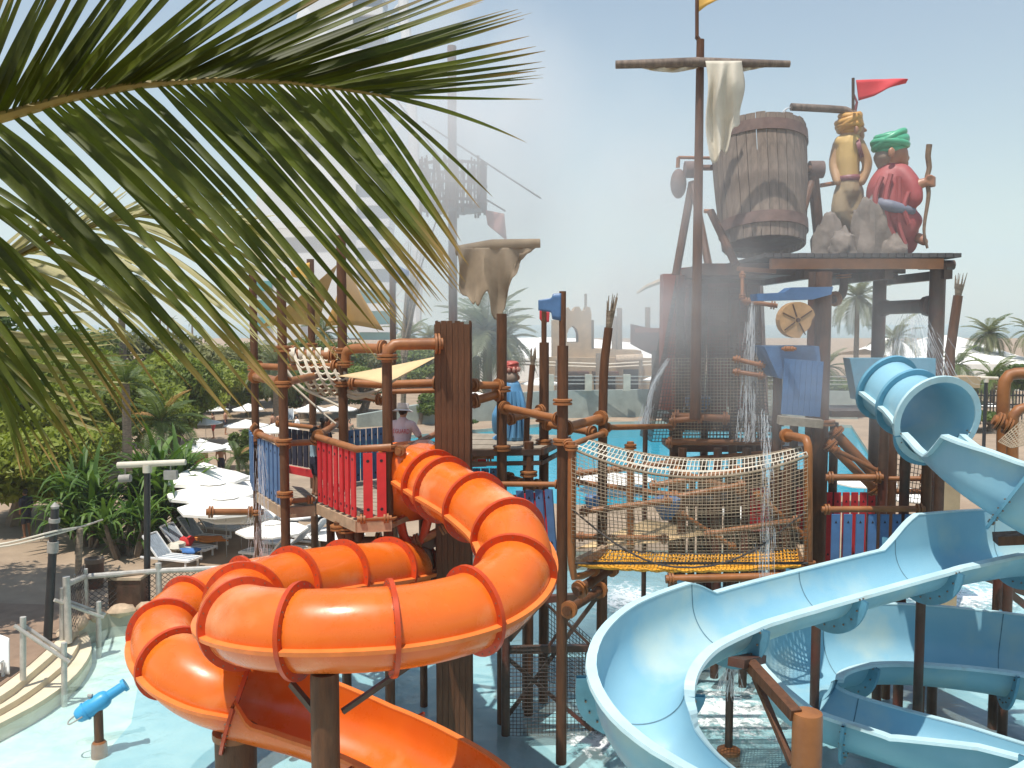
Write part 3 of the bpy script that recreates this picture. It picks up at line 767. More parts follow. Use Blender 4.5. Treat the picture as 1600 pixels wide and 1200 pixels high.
def strap_plant(px, ybase, ytop, Y, n, label, spread=1.0, seed=0, seg=6):
    rnd = random.Random(seed); b = Q(px, ybase, Y); b.z = GZ; h = ZAT(Y, ytop) - GZ
    t = thing("screw_pine", label, "screw pine", b)
    vars_ = []
    for k in range(4):
        m = MB(); L_, dr = 1.0, (.35, .6, .9, 1.25)[k]; o = []
        for i in range(seg + 1):
            u = i / seg; w = .055 * (1 - u) ** .6 * (1 if u > .05 else .7)
            x = u * (.35 + .5 * dr * u * .6); z = u * (1 - dr * .62 * u * u)
            o.append((V((x, -w, z + w * .35)), V((x, 0, z)), V((x, w, z + w * .35))))
        for a, c in zip(o, o[1:]): m.add([*a, *c], [(0, 1, 4, 3), (1, 2, 5, 4)])
        vars_.append(m.mesh("leaf", [leaf_strap], ang=80))
    heads = [(V((rnd.uniform(-.9, .9) * spread, rnd.uniform(-.7, .7), 0)), rnd.uniform(.18, .72)) for _ in range(max(3, n // 15))]
    m = MB()
    for hp, hh in heads:
        top = b + hp + V((0, 0, h * hh - .15)); m.tube([b + hp * .5, b + hp * .8 + V((0, 0, h * hh * .5)), top], [.09, .07, .06], 6)
    m.build("stem", trunk_m, t)
    for i in range(n):
        hp, hh = heads[i % len(heads)]
        k = rnd.randrange(4); L_ = h * rnd.uniform(.5, .78)
        q = Quaternion((0, 0, 1), rnd.uniform(0, 6.28)) @ Quaternion((0, 1, 0), rnd.uniform(-.25, .8))
        inst(vars_[k], "leaf", t, b + hp + V((0, 0, h * hh - .1 - rnd.uniform(0, .3))), q, (L_,) * 3)
    return t
strap_plant(140, 892, 712, 30, 210, "dense screw pine with long strap leaves left of the tall black lamp post", 1.0, 1)
strap_plant(250, 885, 688, 31, 230, "tall screw pine with long strap leaves right of the black lamp post beside the loungers", .85, 2)
strap_plant(200, 905, 770, 28.5, 180, "low shaded screw pine at the foot of the black lamp post", 1.1, 3)
# ------------------------------------------------------------------ slides
def frames(path):
    out = []; n = len(path)
    for i, p in enumerate(path):
        t = (path[min(i + 1, n - 1)] - path[max(i - 1, 0)]).normalized()
        s = t.cross(V((0, 0, 1))).normalized()            # right-hand side of the travel direction
        out.append((p, t, s, s.cross(t)))
    return out
def bolts(m, p, s, u, t, r, n, a0, a1, sz=.016):
    for k in range(n):
        a = a0 + (a1 - a0) * (k + .5) / n
        c = p + (s * math.cos(a) + u * math.sin(a)) * r
        for sg in (-1, 1): m.box(c + t * sg * .034, sz * 1.5, sz * 1.5, sz * 1.5, mi=1)

# orange enclosed slide ------------------------------------------------
OR = .5
o_pts = [(656, 742, 15.7), (690, 763, 15.1), (752, 799, 14.0), (803, 848, 12.9), (800, 905, 11.9), (748, 950, 11.2), (650, 976, 10.7), (530, 985, 10.5), (425, 983, 10.7), (372, 968, 11.4), (390, 937, 12.4),
         (455, 914, 13.3), (535, 900, 14.2), (610, 892, 15.2), (640, 888, 16.4), (610, 888, 17.4), (540, 892, 17.4), (440, 906, 16.7), (345, 928, 15.8), (275, 965, 14.8), (257, 1006, 13.7), (285, 1050, 12.95), (330, 1078, 12.7), (372, 1091, 12.72)]
osl = thing("orange_tube_slide", "orange enclosed water slide coiling down from the red slatted platform", "water slide", V((Q(650, 900, 12).x, 12, 0)))
opath = crom(qpath(o_pts), .1)
ofr = frames(opath)
L_ = [0]
for a, b in zip(opath, opath[1:]): L_.append(L_[-1] + (b - a).length)
tot = L_[-1]
marks = [.35, .8]
while marks[-1] + 1.12 < tot - .4: marks.append(marks[-1] + 1.12)
def idx(l): return min(range(len(L_)), key=lambda i: abs(L_[i] - l))
cuts = [0] + [idx(x) for x in marks] + [len(opath) - 1]
for a, b in zip(cuts, cuts[1:]):
    m = MB(); n = 36
    for rr, inn in ((OR, 0), (OR - .025, 1)):
        o = len(m.v)
        for i in range(a, b + 1):
            p, t, s, u = ofr[i]
            for j in range(n):
                an = 2 * math.pi * j / n; m.v.append(p + (s * math.cos(an) + u * math.sin(an)) * rr)
        for i in range(b - a):
            for j in range(n):
                j2 = (j + 1) % n; q = (o + i * n + j, o + i * n + j2, o + (i + 1) * n + j2, o + (i + 1) * n + j)
                m.f.append(q if not inn else q[::-1]); m.m.append(0)
    m.build("tube_section", orange_m, osl, ang=60)
    # seam lips on both flanks
    for an in (R(-8), R(188)):
        m = MB()
        for i in range(a, b):
            ring = []
            for k in (i, i + 1):
                p, t, s, u = ofr[k]; d = s * math.cos(an) + u * math.sin(an); e = s * -math.sin(an) + u * math.cos(an)
                ring.append([p + d * (OR - .01) + e * .028, p + d * (OR + .085) + e * .028, p + d * (OR + .085) - e * .028, p + d * (OR - .01) - e * .028])
            m.add(ring[0] + ring[1], [(0, 1, 5, 4), (1, 2, 6, 5), (2, 3, 7, 6)])
        m.build("seam_lip", orange_lip_m, osl, ang=50)
for c in cuts[1:]:
    p, t, s, u = ofr[c]
    m = MB(); m.ann(p, t, OR - .03, OR + .095, .06, 36, ref=s); bolts(m, p, s, u, t, OR + .055, 22, 0, 6.2832, .009)
    m.build("flange", [orange_fl_m, bolt_m], osl, own=True)
# entry hood at the platform
p, t, s, u = ofr[0]
m = MB()
def hood(k, th):
    tf = V((t.x, t.y, 0)).normalized(); back = p - tf * (0.42 * k) + V((0, 0, -.04 * k))
    ct, st_ = math.cos(th), math.sin(th); e = 2.0 + 6.0 * k
    rr = OR * (1 + .16 * k) / ((abs(ct) ** e + abs(st_) ** e) ** (1 / e))
    return back + V((0, 0, -.14 * k)) + (s * ct * (1 + .08 * k) + (u * (1 - k) + V((0, 0, 1)) * k) * st_ * (1 + .28 * k)) * rr
m.grid(lambda a, b: hood(a, 2 * math.pi * b), 6, 40)
m.build("entry_hood", orange_m, osl, ang=50)
# open run-out
def flume(parent, pts, R0, mats, ext, seclen=1.4, step=.1, lip=.085, nsec=22, first_joint=True, jmat=None, th=.03):
    """open U channel: ext = per point (extra height left, extra height right) above the half circle"""
    path, ex = crom(pts, step, ext); fr = frames(path)
    ls = [0]
    for a, b in zip(path, path[1:]): ls.append(ls[-1] + (b - a).length)
    def prof(e, off=0.0):
        hl, hr = e; pr = []
        if hl > 0.02: pr += [(-R0 - off, hl), (-R0 - off, hl * .5)]
        else: pr += [(-(R0 + off) * math.cos(hl), (R0 + off) * math.sin(hl))] * 2
        a0 = math.pi + (0 if hl > 0.02 else -hl); a1 = 2 * math.pi + (0 if hr > 0.02 else hr)
        for k in range(nsec + 1):
            a = a0 + (a1 - a0) * k / nsec; pr.append(((R0 + off) * math.cos(a), (R0 + off) * math.sin(a)))
        if hr > 0.02: pr += [(R0 + off, hr * .5), (R0 + off, hr)]
        else: pr += [pr[-1]] * 2
        return pr
    nj = max(1, int(ls[-1] / seclen)); cuts = [min(range(len(ls)), key=lambda i: abs(ls[i] - ls[-1] * k / nj)) for k in range(nj + 1)]
    for a, b in zip(cuts, cuts[1:]):
        m = MB()
        for off, flip in ((0, 0), (th, 1)):
            o = len(m.v); w = None
            for i in range(a, b + 1):
                p, t, s, u = fr[i]; pr = prof(ex[i], off); w = len(pr)
                m.v += [p + s * x + u * z for x, z in pr]
            for i in range(b - a):
                for j in range(w - 1):
                    q = (o + i * w + j, o + i * w + j + 1, o + (i + 1) * w + j + 1, o + (i + 1) * w + j)
                    m.f.append(q if flip else q[::-1]); m.m.append(0)
        m.build("flume_section", mats[0], parent, ang=50)
        for side in (0, -1):
            m = MB()
            for i in range(a, b):
                rg = []
                for k in (i, i + 1):
                    p, t, s, u = fr[k]; x, z = prof(ex[k], th * .5)[side]; sg = -1 if side == 0 else 1
                    c = p + s * x + u * z
                    rg.append([c - s * sg * .02 + u * .002, c - s * sg * .02 + u * .022, c + s * sg * lip + u * .014, c + s * sg * (lip + .012) - u * .03, c + s * sg * (th * .5) - u * .035])
                m.add(rg[0] + rg[1], [(0, 1, 6, 5), (1, 2, 7, 6), (2, 3, 8, 7), (3, 4, 9, 8)])
            m.build("rim", mats[1], parent, ang=50)
    for c in (cuts if first_joint else cuts[1:]):
        p, t, s, u = fr[c]; m = MB(); e = ex[c]
        i0, o0 = prof(e, .012), prof(e, .24)
        # angular bracket plate under the joint
        pts_i = [p + s * x + u * z for x, z in i0]; pts_o = [p + s * x + u * z for x, z in o0]
        for dd in (-.022, .022):
            o = len(m.v); m.v += [q + t * dd for q in pts_i] + [q + t * dd for q in pts_o]; w = len(pts_i)
            for j in range(w - 1):
                q = (o + j, o + j + 1, o + w + j + 1, o + w + j); m.f.append(q if dd < 0 else q[::-1]); m.m.append(0)
        o = len(m.v); m.v += [q + t * -.022 for q in pts_o] + [q + t * .022 for q in pts_o]
        for j in range(w - 1): m.f.append((o + j, o + j + 1, o + w + j + 1, o + w + j)); m.m.append(0)
        if len(mats) > 2 and mats[0] is blue_m:
            sm_ = MB(); inn = [p + s * x + u * z for x, z in prof(e, -.003)]
            for dd in (-.009,): sm_.v += [q + t * dd for q in inn] + [q - t * dd for q in inn]
            wn0 = len(inn)
            for j in range(wn0 - 1): sm_.f.append((j, j + 1, wn0 + j + 1, wn0 + j)); sm_.m.append(0)
            sm_.build("seam", seam_m, parent)
        bolts(m, p, s, u, t, R0 + .13, 11, math.pi, 2 * math.pi, .014)
        m.build("joint_bracket", [jmat or mats[2], bolt_m], parent, smooth=False)
    return path
off_pts = [(372, 1091, 12.72), (415, 1101, 12.75), (485, 1120, 12.65), (570, 1150, 12.3), (655, 1192, 11.7), (735, 1247, 11.0), (800, 1330, 10.4)]
flume(osl, qpath(off_pts), .55, [orange_m, orange_lip_m, orange_fl_m], [(.45, .2), (.4, -.1), (.3, -.1), (.2, -.05), (.2, .0), (.2, .0), (.2, .0)], 2.0)
# the second, straight orange chute behind the column
och = thing("orange_chute", "short straight orange open chute behind the big square column, low over the water", "water slide", V((Q(770, 1070, 19).x, 19, 0)))
flume(och, [Q(840, 1035, 21.5), Q(800, 1062, 20.2), Q(740, 1105, 18.6), Q(690, 1150, 17.4)], .5, [orange_m, orange_lip_m, orange_fl_m], [(-.5, -.5)] * 4, 2.5)

# light blue slide -----------------------------------------------------
BR = .5
bsl = thing("blue_tube_slide", "light blue water slide, a short tube opening into a wide looping open flume", "water slide", V((Q(1300, 1000, 12).x, 12, 0)))
b_tube = crom(qpath([(1386, 606, 16.3), (1404, 618, 16.0), (1432, 637, 15.5), (1464, 656, 14.9)]), .1)
bfr = frames(b_tube)
nb = len(b_tube); bc = [0, int(nb * .45), nb - 1]
def brad(i): return .54 + .16 * max(0, (i / (nb - 1) - .55) / .45) ** 1.2
for a, b in zip(bc, bc[1:]):
    m = MB(); n = 36
    for off, inn in ((0, 0), (-.03, 1)):
        o = len(m.v)
        for i in range(a, b + 1):
            p, t, s, u = bfr[i]
            for j in range(n):
                an = 2 * math.pi * j / n; m.v.append(p + (s * math.cos(an) + u * math.sin(an)) * (brad(i) + off))
        for i in range(b - a):
            for j in range(n):
                j2 = (j + 1) % n; q = (o + i * n + j, o + i * n + j2, o + (i + 1) * n + j2, o + (i + 1) * n + j)
                m.f.append(q if not inn else q[::-1]); m.m.append(0)
    m.build("tube_section", blue_m, bsl, ang=60)
    for an in (R(-6), R(186)):
        m = MB()
        for i in range(a, b):
            rg = []
            for k in (i, i + 1):
                p, t, s, u = bfr[k]; d = s * math.cos(an) + u * math.sin(an); e = s * -math.sin(an) + u * math.cos(an); r = brad(k)
                rg.append([p + d * r + e * .03, p + d * (r + .09) + e * .03, p + d * (r + .09) - e * .03, p + d * r - e * .03])
            m.add(rg[0] + rg[1], [(0, 1, 5, 4), (1, 2, 6, 5), (2, 3, 7, 6)])
        m.build("seam_lip", blue_rim_m, bsl, ang=50)
for k, c in enumerate(bc):
    p, t, s, u = bfr[c]; r = brad(c)
    m = MB(); m.ann(p, t, r - .03, r + (.10 if k < 2 else .075), .06, 36, ref=s)
    m.build("tube_rim" if k == 2 else "flange", [blue_rim_m if k == 2 else blue_fl_m], bsl, own=True)
bp_ = [(1462, 668, 14.9), (1484, 688, 14.5), (1502, 704, 14.1), (1520, 718, 13.8), (1560, 745, 13.2), (1625, 785, 12.9), (1705, 825, 13.2), (1735, 850, 13.7), (1690, 852, 14.5), (1580, 850, 14.4), (1475, 864, 13.8), (1425, 874, 13.5), (1330, 898, 12.8), (1220, 927, 12.1), (1165, 944, 11.7), (1128, 957, 11.4),
       (1050, 995, 10.8), (1008, 1042, 10.2), (1004, 1095, 9.7), (1050, 1160, 9.25), (1150, 1232, 9.05), (1290, 1292, 9.2), (1480, 1295, 9.7), (1680, 1235, 10.7), (1775, 1130, 12.4), (1715, 1062, 14.1), (1600, 1033, 14.9), (1450, 1012, 15.2),
       (1330, 1010, 15.1), (1258, 1028, 14.6), (1246, 1060, 14.0), (1295, 1092, 13.5), (1400, 1125, 13.0), (1520, 1160, 12.5), (1650, 1200, 12.1)]
be = [(-.3, -.2), (-.3, -.2), (-.25, -.15), (-.25, .42), (-.2, .5), (-.1, .5), (0, .5), (0, .5), (0, .45), (0, .45), (-.1, .5), (-.15, .02), (-.15, .01), (-.15, .01), (-.1, .02), (-.08, .26),
      (-.05, .3), (-.05, .3), (-.05, .25), (0, .2), (0, .2), (0, .2), (0, .2), (0, .3), (0, .5), (0, .6), (0, .6), (-.1, .55),
      (-.1, .5), (-.1, .45), (-.1, .35), (-.15, .04), (-.15, .02), (-.1, .25), (-.1, .3)]
kx = [i for i, q in enumerate(bp_) if q[:2] == (1480, 1295)][0]
flume(bsl, qpath(bp_[:kx + 1]), BR, [blue_m, blue_rim_m, blue_fl_m], be[:kx + 1], 2.0, lip=.10)
flume(bsl, qpath(bp_[kx:]), .62, [blue_m, blue_rim_m, blue_fl_m], be[kx:], 2.4, lip=.10)
# pink slide rim behind the lower coil
pk = thing("pink_slide", "low pink open slide behind the lower blue coil", "water slide", V((Q(1500, 1010, 17.5).x, 17.5, 0)))
flume(pk, [Q(1340, 958, 19.6), Q(1420, 976, 19), Q(1500, 1002, 17.8), Q(1600, 1042, 16.6), Q(1720, 1098, 15.4)], .45, [pink_m, pink_m, pink_m], [(.1, -.1)] * 5, 3)
# posts, arms that carry the slides
def support(label, parts, loc, name="slide_post"):
    t = thing(name, label, "slide support", loc); t.location.z = WL[t.name].z = -.28
    for fn in parts: fn(t)
    return t
def cap_post(t, px, ytop, Y, r, mat=pole_m, zb=-.28, n=20):
    c = Q(px, ytop, Y); m = MB(); m.tube([(c.x, c.y, zb), (c.x, c.y, c.z * .5), (c.x, c.y, c.z - .05), (c.x, c.y, c.z)], [r, r, r, r * .96], n); m.build("post", mat, t)
    m = MB(); m.lathe([(r + .14, zb), (r + .14, zb + .34), (r + .02, zb + .4)], 16, (c.x, c.y, 0)); m.build("base_ring", pipe_m, t)
c = Q(1262, 1113, 9.6)
support("thick round timber post with a flat sawn top under the blue slide", [lambda t: cap_post(t, 1262, 1113, 9.6, .165, pipe_m),
        lambda t: (lambda m: (m.beam(Q(1244, 1118, 9.6), Q(1172, 1038, 10.6), .13, .13), m.build("arm", pole_m, t, smooth=False)))(MB()),
        lambda t: (lambda m: (m.beam(Q(1238, 1195, 9.7), Q(1180, 1058, 10.5), .07, .07), m.build("brace", pole_m, t, smooth=False)))(MB()),
        lambda t: (lambda m: (m.beam(Q(1150, 1036, 10.4), Q(1185, 1028, 11.2), .2, .1), m.build("saddle", dark_m, t, smooth=False)))(MB())], (c.x, c.y, -.28))
c = Q(506, 1075, 10.4)
support("round brown post under the front bend of the orange slide", [lambda t: cap_post(t, 507, 1050, 10.4, .172, pole_m),
        lambda t: (lambda m: (m.beam(Q(535, 1112, 10.4), Q(665, 1022, 11.0), .06, .06), m.beam(Q(490, 1110, 10.4), Q(455, 1068, 10.6), .07, .07), m.build("brace", dark_m, t, smooth=False)))(MB())], (c.x, c.y, -.28))
c = Q(368, 1150, 12.7)
support("short thick stump post with a flat collar under the orange slide mouth", [lambda t: cap_post(t, 368, 1146, 12.7, .30, pole_m),
        lambda t: (lambda m: (m.lathe([(.33, ZAT(12.7, 1150)), (.33, ZAT(12.7, 1140))], 20, (c.x, c.y, 0)), m.lathe([(.05, ZAT(12.7, 1140)), (.05, ZAT(12.7, 1128))], 8, (c.x, c.y, 0)), m.build("cap", pipe_m, t)))(MB())], (c.x, c.y, -.28))
for (x, yt, Y, lab) in ((1440, 905, 14.1, "slim dark post standing inside the lower blue coil"), (1277, 905, 14.0, "slim brown post under the straight blue flume"), (1195, 900, 22.0, "short brown post with a round foot in the water behind the blue flume"), (1141, 1030, 16.0, "short post with a splash at its foot inside the blue loop"), (1572, 840, 20.5, "dark braced post in the water at the right edge")):
    c = Q(x, yt, Y); support(lab, [lambda t, x=x, yt=yt, Y=Y: cap_post(t, x, yt, Y, .075 if Y < 20 else .1, dark_m, n=12)], (c.x, c.y, -.28))
brt = thing("slide_bracing", "dark diagonal timber frame carrying the blue slide at the right edge", "slide support", Q(1572, 900, 20.3)); brt.location.z = WL[brt.name].z = 0
for a, b in (((1515, 893), (1600, 925)), ((1560, 868), (1640, 920)), ((1575, 925), (1620, 960)), ((1490, 870), (1600, 845))):
    m = MB(); m.beam(Q(*a, 20.2), Q(*b, 20.2), .14, .16); m.build("beam", dark_m, brt, smooth=False, own=True)
m = MB(); m.beam(Q(1555, 842, 13.6), Q(1640, 838, 13.4), .35, .14); m.build("saddle_beam", pole_m, brt, smooth=False)
# ------------------------------------------------------------------ the timber climbing structure, left
def planks(parent, poly, z, th, n, mat, along=0, name="plank", gap=.012, rnd=random.Random(3)):
    """boards filling a convex quad (a,b,c,d): boards run from edge a-b to edge d-c"""
    a, b, c, d = (V((p.x, p.y, 0)) for p in poly)
    for i in range(n):
        f0, f1 = (i + gap * 4) / n, (i + 1 - gap * 4) / n
        q = [a.lerp(b, f0), a.lerp(b, f1), d.lerp(c, f1), d.lerp(c, f0)]
        m = MB(); dz = rnd.uniform(-.006, .006); m.poly_slab([(p.x, p.y) for p in q], z - th + dz, z + dz); m.build(name, mat, parent, smooth=False, own=True)
def slat_run(parent, a, b, h, n, w, mat, name="slat", th=.035, holes=True, tri=False, z_lo=None, facing=-1):
    """upright boards between two foot points a and b"""
    a, b = V(a), V(b); t = (b - a); L = t.length; t.normalize(); nn = V((t.y, -t.x, 0)).normalized()
    m = MB()
    rot = MX((t, nn, t.cross(nn))).transposed()
    m.box((0, 0, h / 2), w, th, h - .01)
    for s in (-1, 1):
        y = s * (th / 2 + .003)
        for zz in (h * .13, h * .87):
            if tri: m.add([(-.025, y, zz - .02), (.025, y, zz - .02), (0, y, zz + .035)], [(0, 1, 2) if s < 0 else (0, 2, 1)], 1)
            elif holes: m.add([(.03 * math.cos(k * 1.0472), y, zz + .03 * math.sin(k * 1.0472)) for k in range(6)], [tuple(range(6)) if s < 0 else tuple(range(6))[::-1]], 1)
    me = m.mesh(name, [mat, hole_m], smooth=False)
    q = MX((t, V((-t.y, t.x, 0)).normalized(), V((0, 0, 1)))).transposed().to_quaternion()
    for i in range(n):
        p = a.lerp(b, (i + .5) / n); inst(me, name, parent, p, q)
pt = thing("play_tower", "brown timber and pipe climbing tower with blue and red slatted balconies above the orange slide", "play tower", V((Q(500, 900, 17).x, 17, 0)))
ZD = ZAT(15.3, 812)
pole(pt, 398, 425, None, 19.2, .085, collars=(575, 590, 690, 800), ref=600)
pole(pt, 443, 418, None, 16.2, .088, collars=(545, 600, 690, 772), ref=650)
pole(pt, 488, 405, None, 20.3, .085, collars=(540,), ref=600)
pole(pt, 535, 368, None, 18.2, .10, collars=(548, 600), ref=540)
pole(pt, 614, 425, None, 21.5, .075, ref=520)
pole(pt, 606, 566, None, 15.5, .09, collars=(700, 812, 852), ref=720)
pole(pt, 517, 800, None, 17.6, .085, ref=850)
pole(pt, 660, 690, None, 18.0, .08, ref=760)
# top rails
pipe(pt, [Q(398, 572, 19.2), Q(440, 574, 18.8), Q(530, 572, 18.2)], .075)
pipe(pt, [Q(398, 588, 19.2), Q(442, 598, 16.2)], .09)
pipe(pt, [Q(443, 598, 16.2), Q(498, 586, 18.6), Q(534, 596, 18.2)], .075)
pipe(pt, [Q(452, 553, 18.6), Q(527, 556, 18.4)], .11)
pipe(pt, [Q(498, 608, 18.8), Q(600, 625, 18.2)], .075)
pipe(pt, [Q(540, 575, 18.0), Q(541, 553, 18.0), Q(552, 545, 17.9), Q(604, 545, 17.6)], .10, smooth_path=True)
pipe(pt, [Q(605, 566, 15.5), Q(606, 548, 15.5), Q(616, 539, 15.55), Q(640, 538, 15.6), Q(692, 537, 15.7)], .105, smooth_path=True)
pipe(pt, [Q(545, 598, 18), Q(600, 601, 17.8), Q(690, 598, 17.4)], .085)
pipe(pt, [Q(612, 612, 17.2), Q(690, 610, 17.4)], .05, ends=False)
# red balcony: deck, fascia, rails, slats
A = G(497, 786, ZD); B = G(558, 813, ZD); C = G(612, 811, ZD); D = G(690, 775, ZD); E = G(640, 745, ZD); Fp = G(500, 758, ZD)
planks(pt, (A, Fp, E, C), ZD, .07, 10, grey_deck_m)
m = MB()
for p, q in ((A, B), (B, C)):
    m.beam(V((p.x, p.y, ZD - .11)), V((q.x, q.y, ZD - .11)), .07, .2)
m.build("fascia", tan_deck_m, pt, smooth=False)
m = MB(); m.poly_slab([(p.x, p.y) for p in (A, B, C, D, E, Fp)], ZD - .17, ZD - .08); m.build("deck_frame", tan_deck_m, pt, smooth=False)
hR = 1.27
up = lambda p, z: V((p.x, p.y, ZD + z))
pipe(pt, [up(Fp, hR + .02) + V((.35, .4, 0)), up(A, hR + .02), ], .065, mat=pipe_m, name="handrail")
pipe(pt, [up(A, hR), up(B, hR - .02), up(C, hR)], .065, name="handrail", ends=False)
pipe(pt, [up(B, .02), up(C, .02)], .05, name="handrail")
off = V((0, -.02, 0))
slat_run(pt, up(A, .04) + off, up(B, .04) + off, hR - .1, 7, .155, slat_red_m)
slat_run(pt, up(B, .04) + off + V((.08, 0, 0)), up(C, .04) + off + V((-.05, 0, 0)), hR - .12, 2, .16, slat_red_m)
slat_run(pt, up(C, .05) + V((-.12, .25, 0)), up(C, .05) + V((.02, .4, 0)), hR - .15, 1, .17, slat_blue_m)
slat_run(pt, up(Fp, .05) + V((.5, -.1, 0)), up(E, .05) + V((-.3, -.2, 0)), hR - .15, 9, .11, slat_blue_m, tri=True)
pipe(pt, [up(C, hR - .08) + V((.12, 0, 0)), up(D, hR + .02)], .055, name="handrail")
# blue balcony
ZB = ZAT(17.5, 776)
a1 = G(404, 768, ZB); a2 = G(443, 792, ZB); a3 = G(492, 788, ZB); a4 = G(500, 765, ZB); a5 = G(402, 752, ZB)
planks(pt, (a1, a5, a4, a3), ZB, .07, 9, grey_deck_m)
m = MB()
for p, q in ((a1, a2), (a2, a3)): m.beam(V((p.x, p.y, ZB - .12)), V((q.x, q.y, ZB - .12)), .08, .2)
m.poly_slab([(p.x, p.y) for p in (a1, a2, a3, a4, a5)], ZB - .2, ZB - .08); m.build("deck_frame", tan_deck_m, pt, smooth=False)
ub = lambda p, z: V((p.x, p.y, ZB + z))
slat_run(pt, ub(a1, .0), ub(a2, .0), 1.12, 6, .19, slat_blue_m)
slat_run(pt, ub(a5, .0) + V((-.15, 0, 0)), ub(a1, 0) + V((-.08, -.05, 0)), 1.15, 3, .2, slat_blue_m)
slat_run(pt, ub(a5, .35) + V((.6, .2, 0)), ub(a4, .35) + V((.1, .2, 0)), .8, 7, .15, dark_cloth_m, tri=True)
m = MB(); m.beam(ub(a5, .25) + V((.6, .15, 0)), ub(a4, .25) + V((.1, .15, 0)), .05, .16); m.build("red_board", slat_red_m, pt, smooth=False)
pipe(pt, [ub(a1, 1.2), ub(a2, 1.22)], .06, name="handrail"); pipe(pt, [ub(a2, 1.2), ub(a3, 1.2), up(A, hR)], .06, name="handrail")
pipe(pt, [ub(a2, .1), ub(a3, .1)], .05, name="handrail"); pipe(pt, [ub(a5, 1.25) + V((.4, .2, 0)), ub(a4, 1.25) + V((.1, .2, 0))], .05, name="handrail")
pipe(pt, [Q(322, 800, 18.8), Q(398, 800, 19.2)], .075)
pipe(pt, [Q(398, 690, 19), Q(394, 684, 19), Q(394, 668, 19), Q(400, 662, 19)], .05, smooth_path=True, ends=False)
# pipework under the deck
for pts, r, mt in (
    ([(607, 800), (608, 775), (616, 766), (626, 772), (628, 786)], .085, pipe_m), ([(628, 782), (626, 810), (632, 840), (645, 850), (660, 842), (668, 815), (676, 795)], .085, orange_fl_m),
    ([(645, 848), (670, 838), (700, 822)], .08, pipe_m), ([(607, 850), (608, 872), (622, 890), (650, 905), (676, 900)], .1, pole_m), ([(560, 815), (562, 850), (580, 862), (605, 850)], .11, pole_m),
    ([(530, 815), (535, 838), (560, 846), (600, 846)], .10, pole_m), ([(545, 818), (550, 870), (560, 905)], .12, pole_m), ([(640, 858), (668, 862), (672, 900)], .08, dark_m)):
    pipe(pt, [Q(x, y, 15.9) for x, y in pts], r, mat=mt, smooth_path=True)
m = MB(); m.beam(Q(612, 880, 15.8), Q(700, 836, 16.0), .1, .16); m.beam(Q(575, 866, 16.4), Q(610, 906, 16.0), .1, .14); m.build("brace", dark_m, pt, smooth=False)
# big square column of carved boards
colT = thing("square_column", "big square brown timber column rising beside the orange slide entry", "column", V((Q(708, 800, 16).x, 16, -.28)))
cx0, cx1 = Q(681, 760, 15.8).x, Q(735, 760, 15.8).x; cz = ZAT(15.8, 505); w = cx1 - cx0; cyc = 15.8 + w / 2
rnd = random.Random(5)
nbd = 6
for side in range(4):
    for k in range(nbd):
        f = (k + .5) / nbd - .5; m = MB(); bw = w / nbd - .006; dp = .035 + rnd.uniform(-.006, .008); zt = cz + rnd.uniform(-.03, .05)
        if side == 0: m.box(((cx0 + cx1) / 2 + f * w, 15.8 + .02 - dp / 2 + .02, (zt - .28) / 2), bw, dp, zt + .28)
        elif side == 1: m.box(((cx0 + cx1) / 2 + f * w, 15.8 + w - .02 + dp / 2, (zt - .28) / 2), bw, dp, zt + .28)
        else:
            sx = -1 if side == 2 else 1
            m.box(((cx0 + cx1) / 2 + sx * (w / 2 - .02 + dp / 2), cyc + f * (w - .1), (zt - .28) / 2), dp, bw - .01, zt + .28)
        m.build("board", pole_m, colT, smooth=False, own=True)
m = MB(); m.box(((cx0 + cx1) / 2, cyc, (cz - .1 - .28) / 2), w - .06, w - .06, cz - .1 + .28); m.build("core", dark_m, colT, smooth=False)
def ringjoint(parent, p, r, ax=(0, 0, 1)):
    m = MB(); m.ann(p, ax, r * .7, r * 1.5, .05, 14); m.build("flange", pipe_m, parent)
# shade sails
def sail3(name, label, pts, mat, sag=.08, cat="shade sail", n=10):
    a, b, c = pts; m = MB()
    def fn(u, v):
        e0 = a.lerp(b, u); e1 = a.lerp(c, u); p = e0.lerp(e1, v); ctr = (a + b + c) / 3
        k = 4 * v * (1 - v) * u
        return p.lerp(ctr, sag * (k + 2.2 * u * (1 - u) * (1 if v in (0, 1) else .6)))
    m.grid(fn, n, n); o = m.build(name, mat, None); sm = o.modifiers.new("thickness", 'SOLIDIFY'); sm.thickness = .006
    return tag(o, label, cat)
sail3("shade_sail", "ochre triangular shade sail hanging left of the tallest left brown pole", [Q(528, 412, 20), Q(404, 512, 21.5), Q(498, 512, 23)], shade_m, .2)
sail3("shade_sail", "ochre triangular shade sail hanging right of the tallest left brown pole", [Q(540, 412, 21), Q(508, 510, 22), Q(600, 517, 20.5)], shade_m, .16)
sail3("shade_sail", "beige shade sail stretched low toward the big square column", [Q(684, 557, 15.9), Q(526, 588, 18), Q(608, 602, 15.6)], shade2_m, .12)
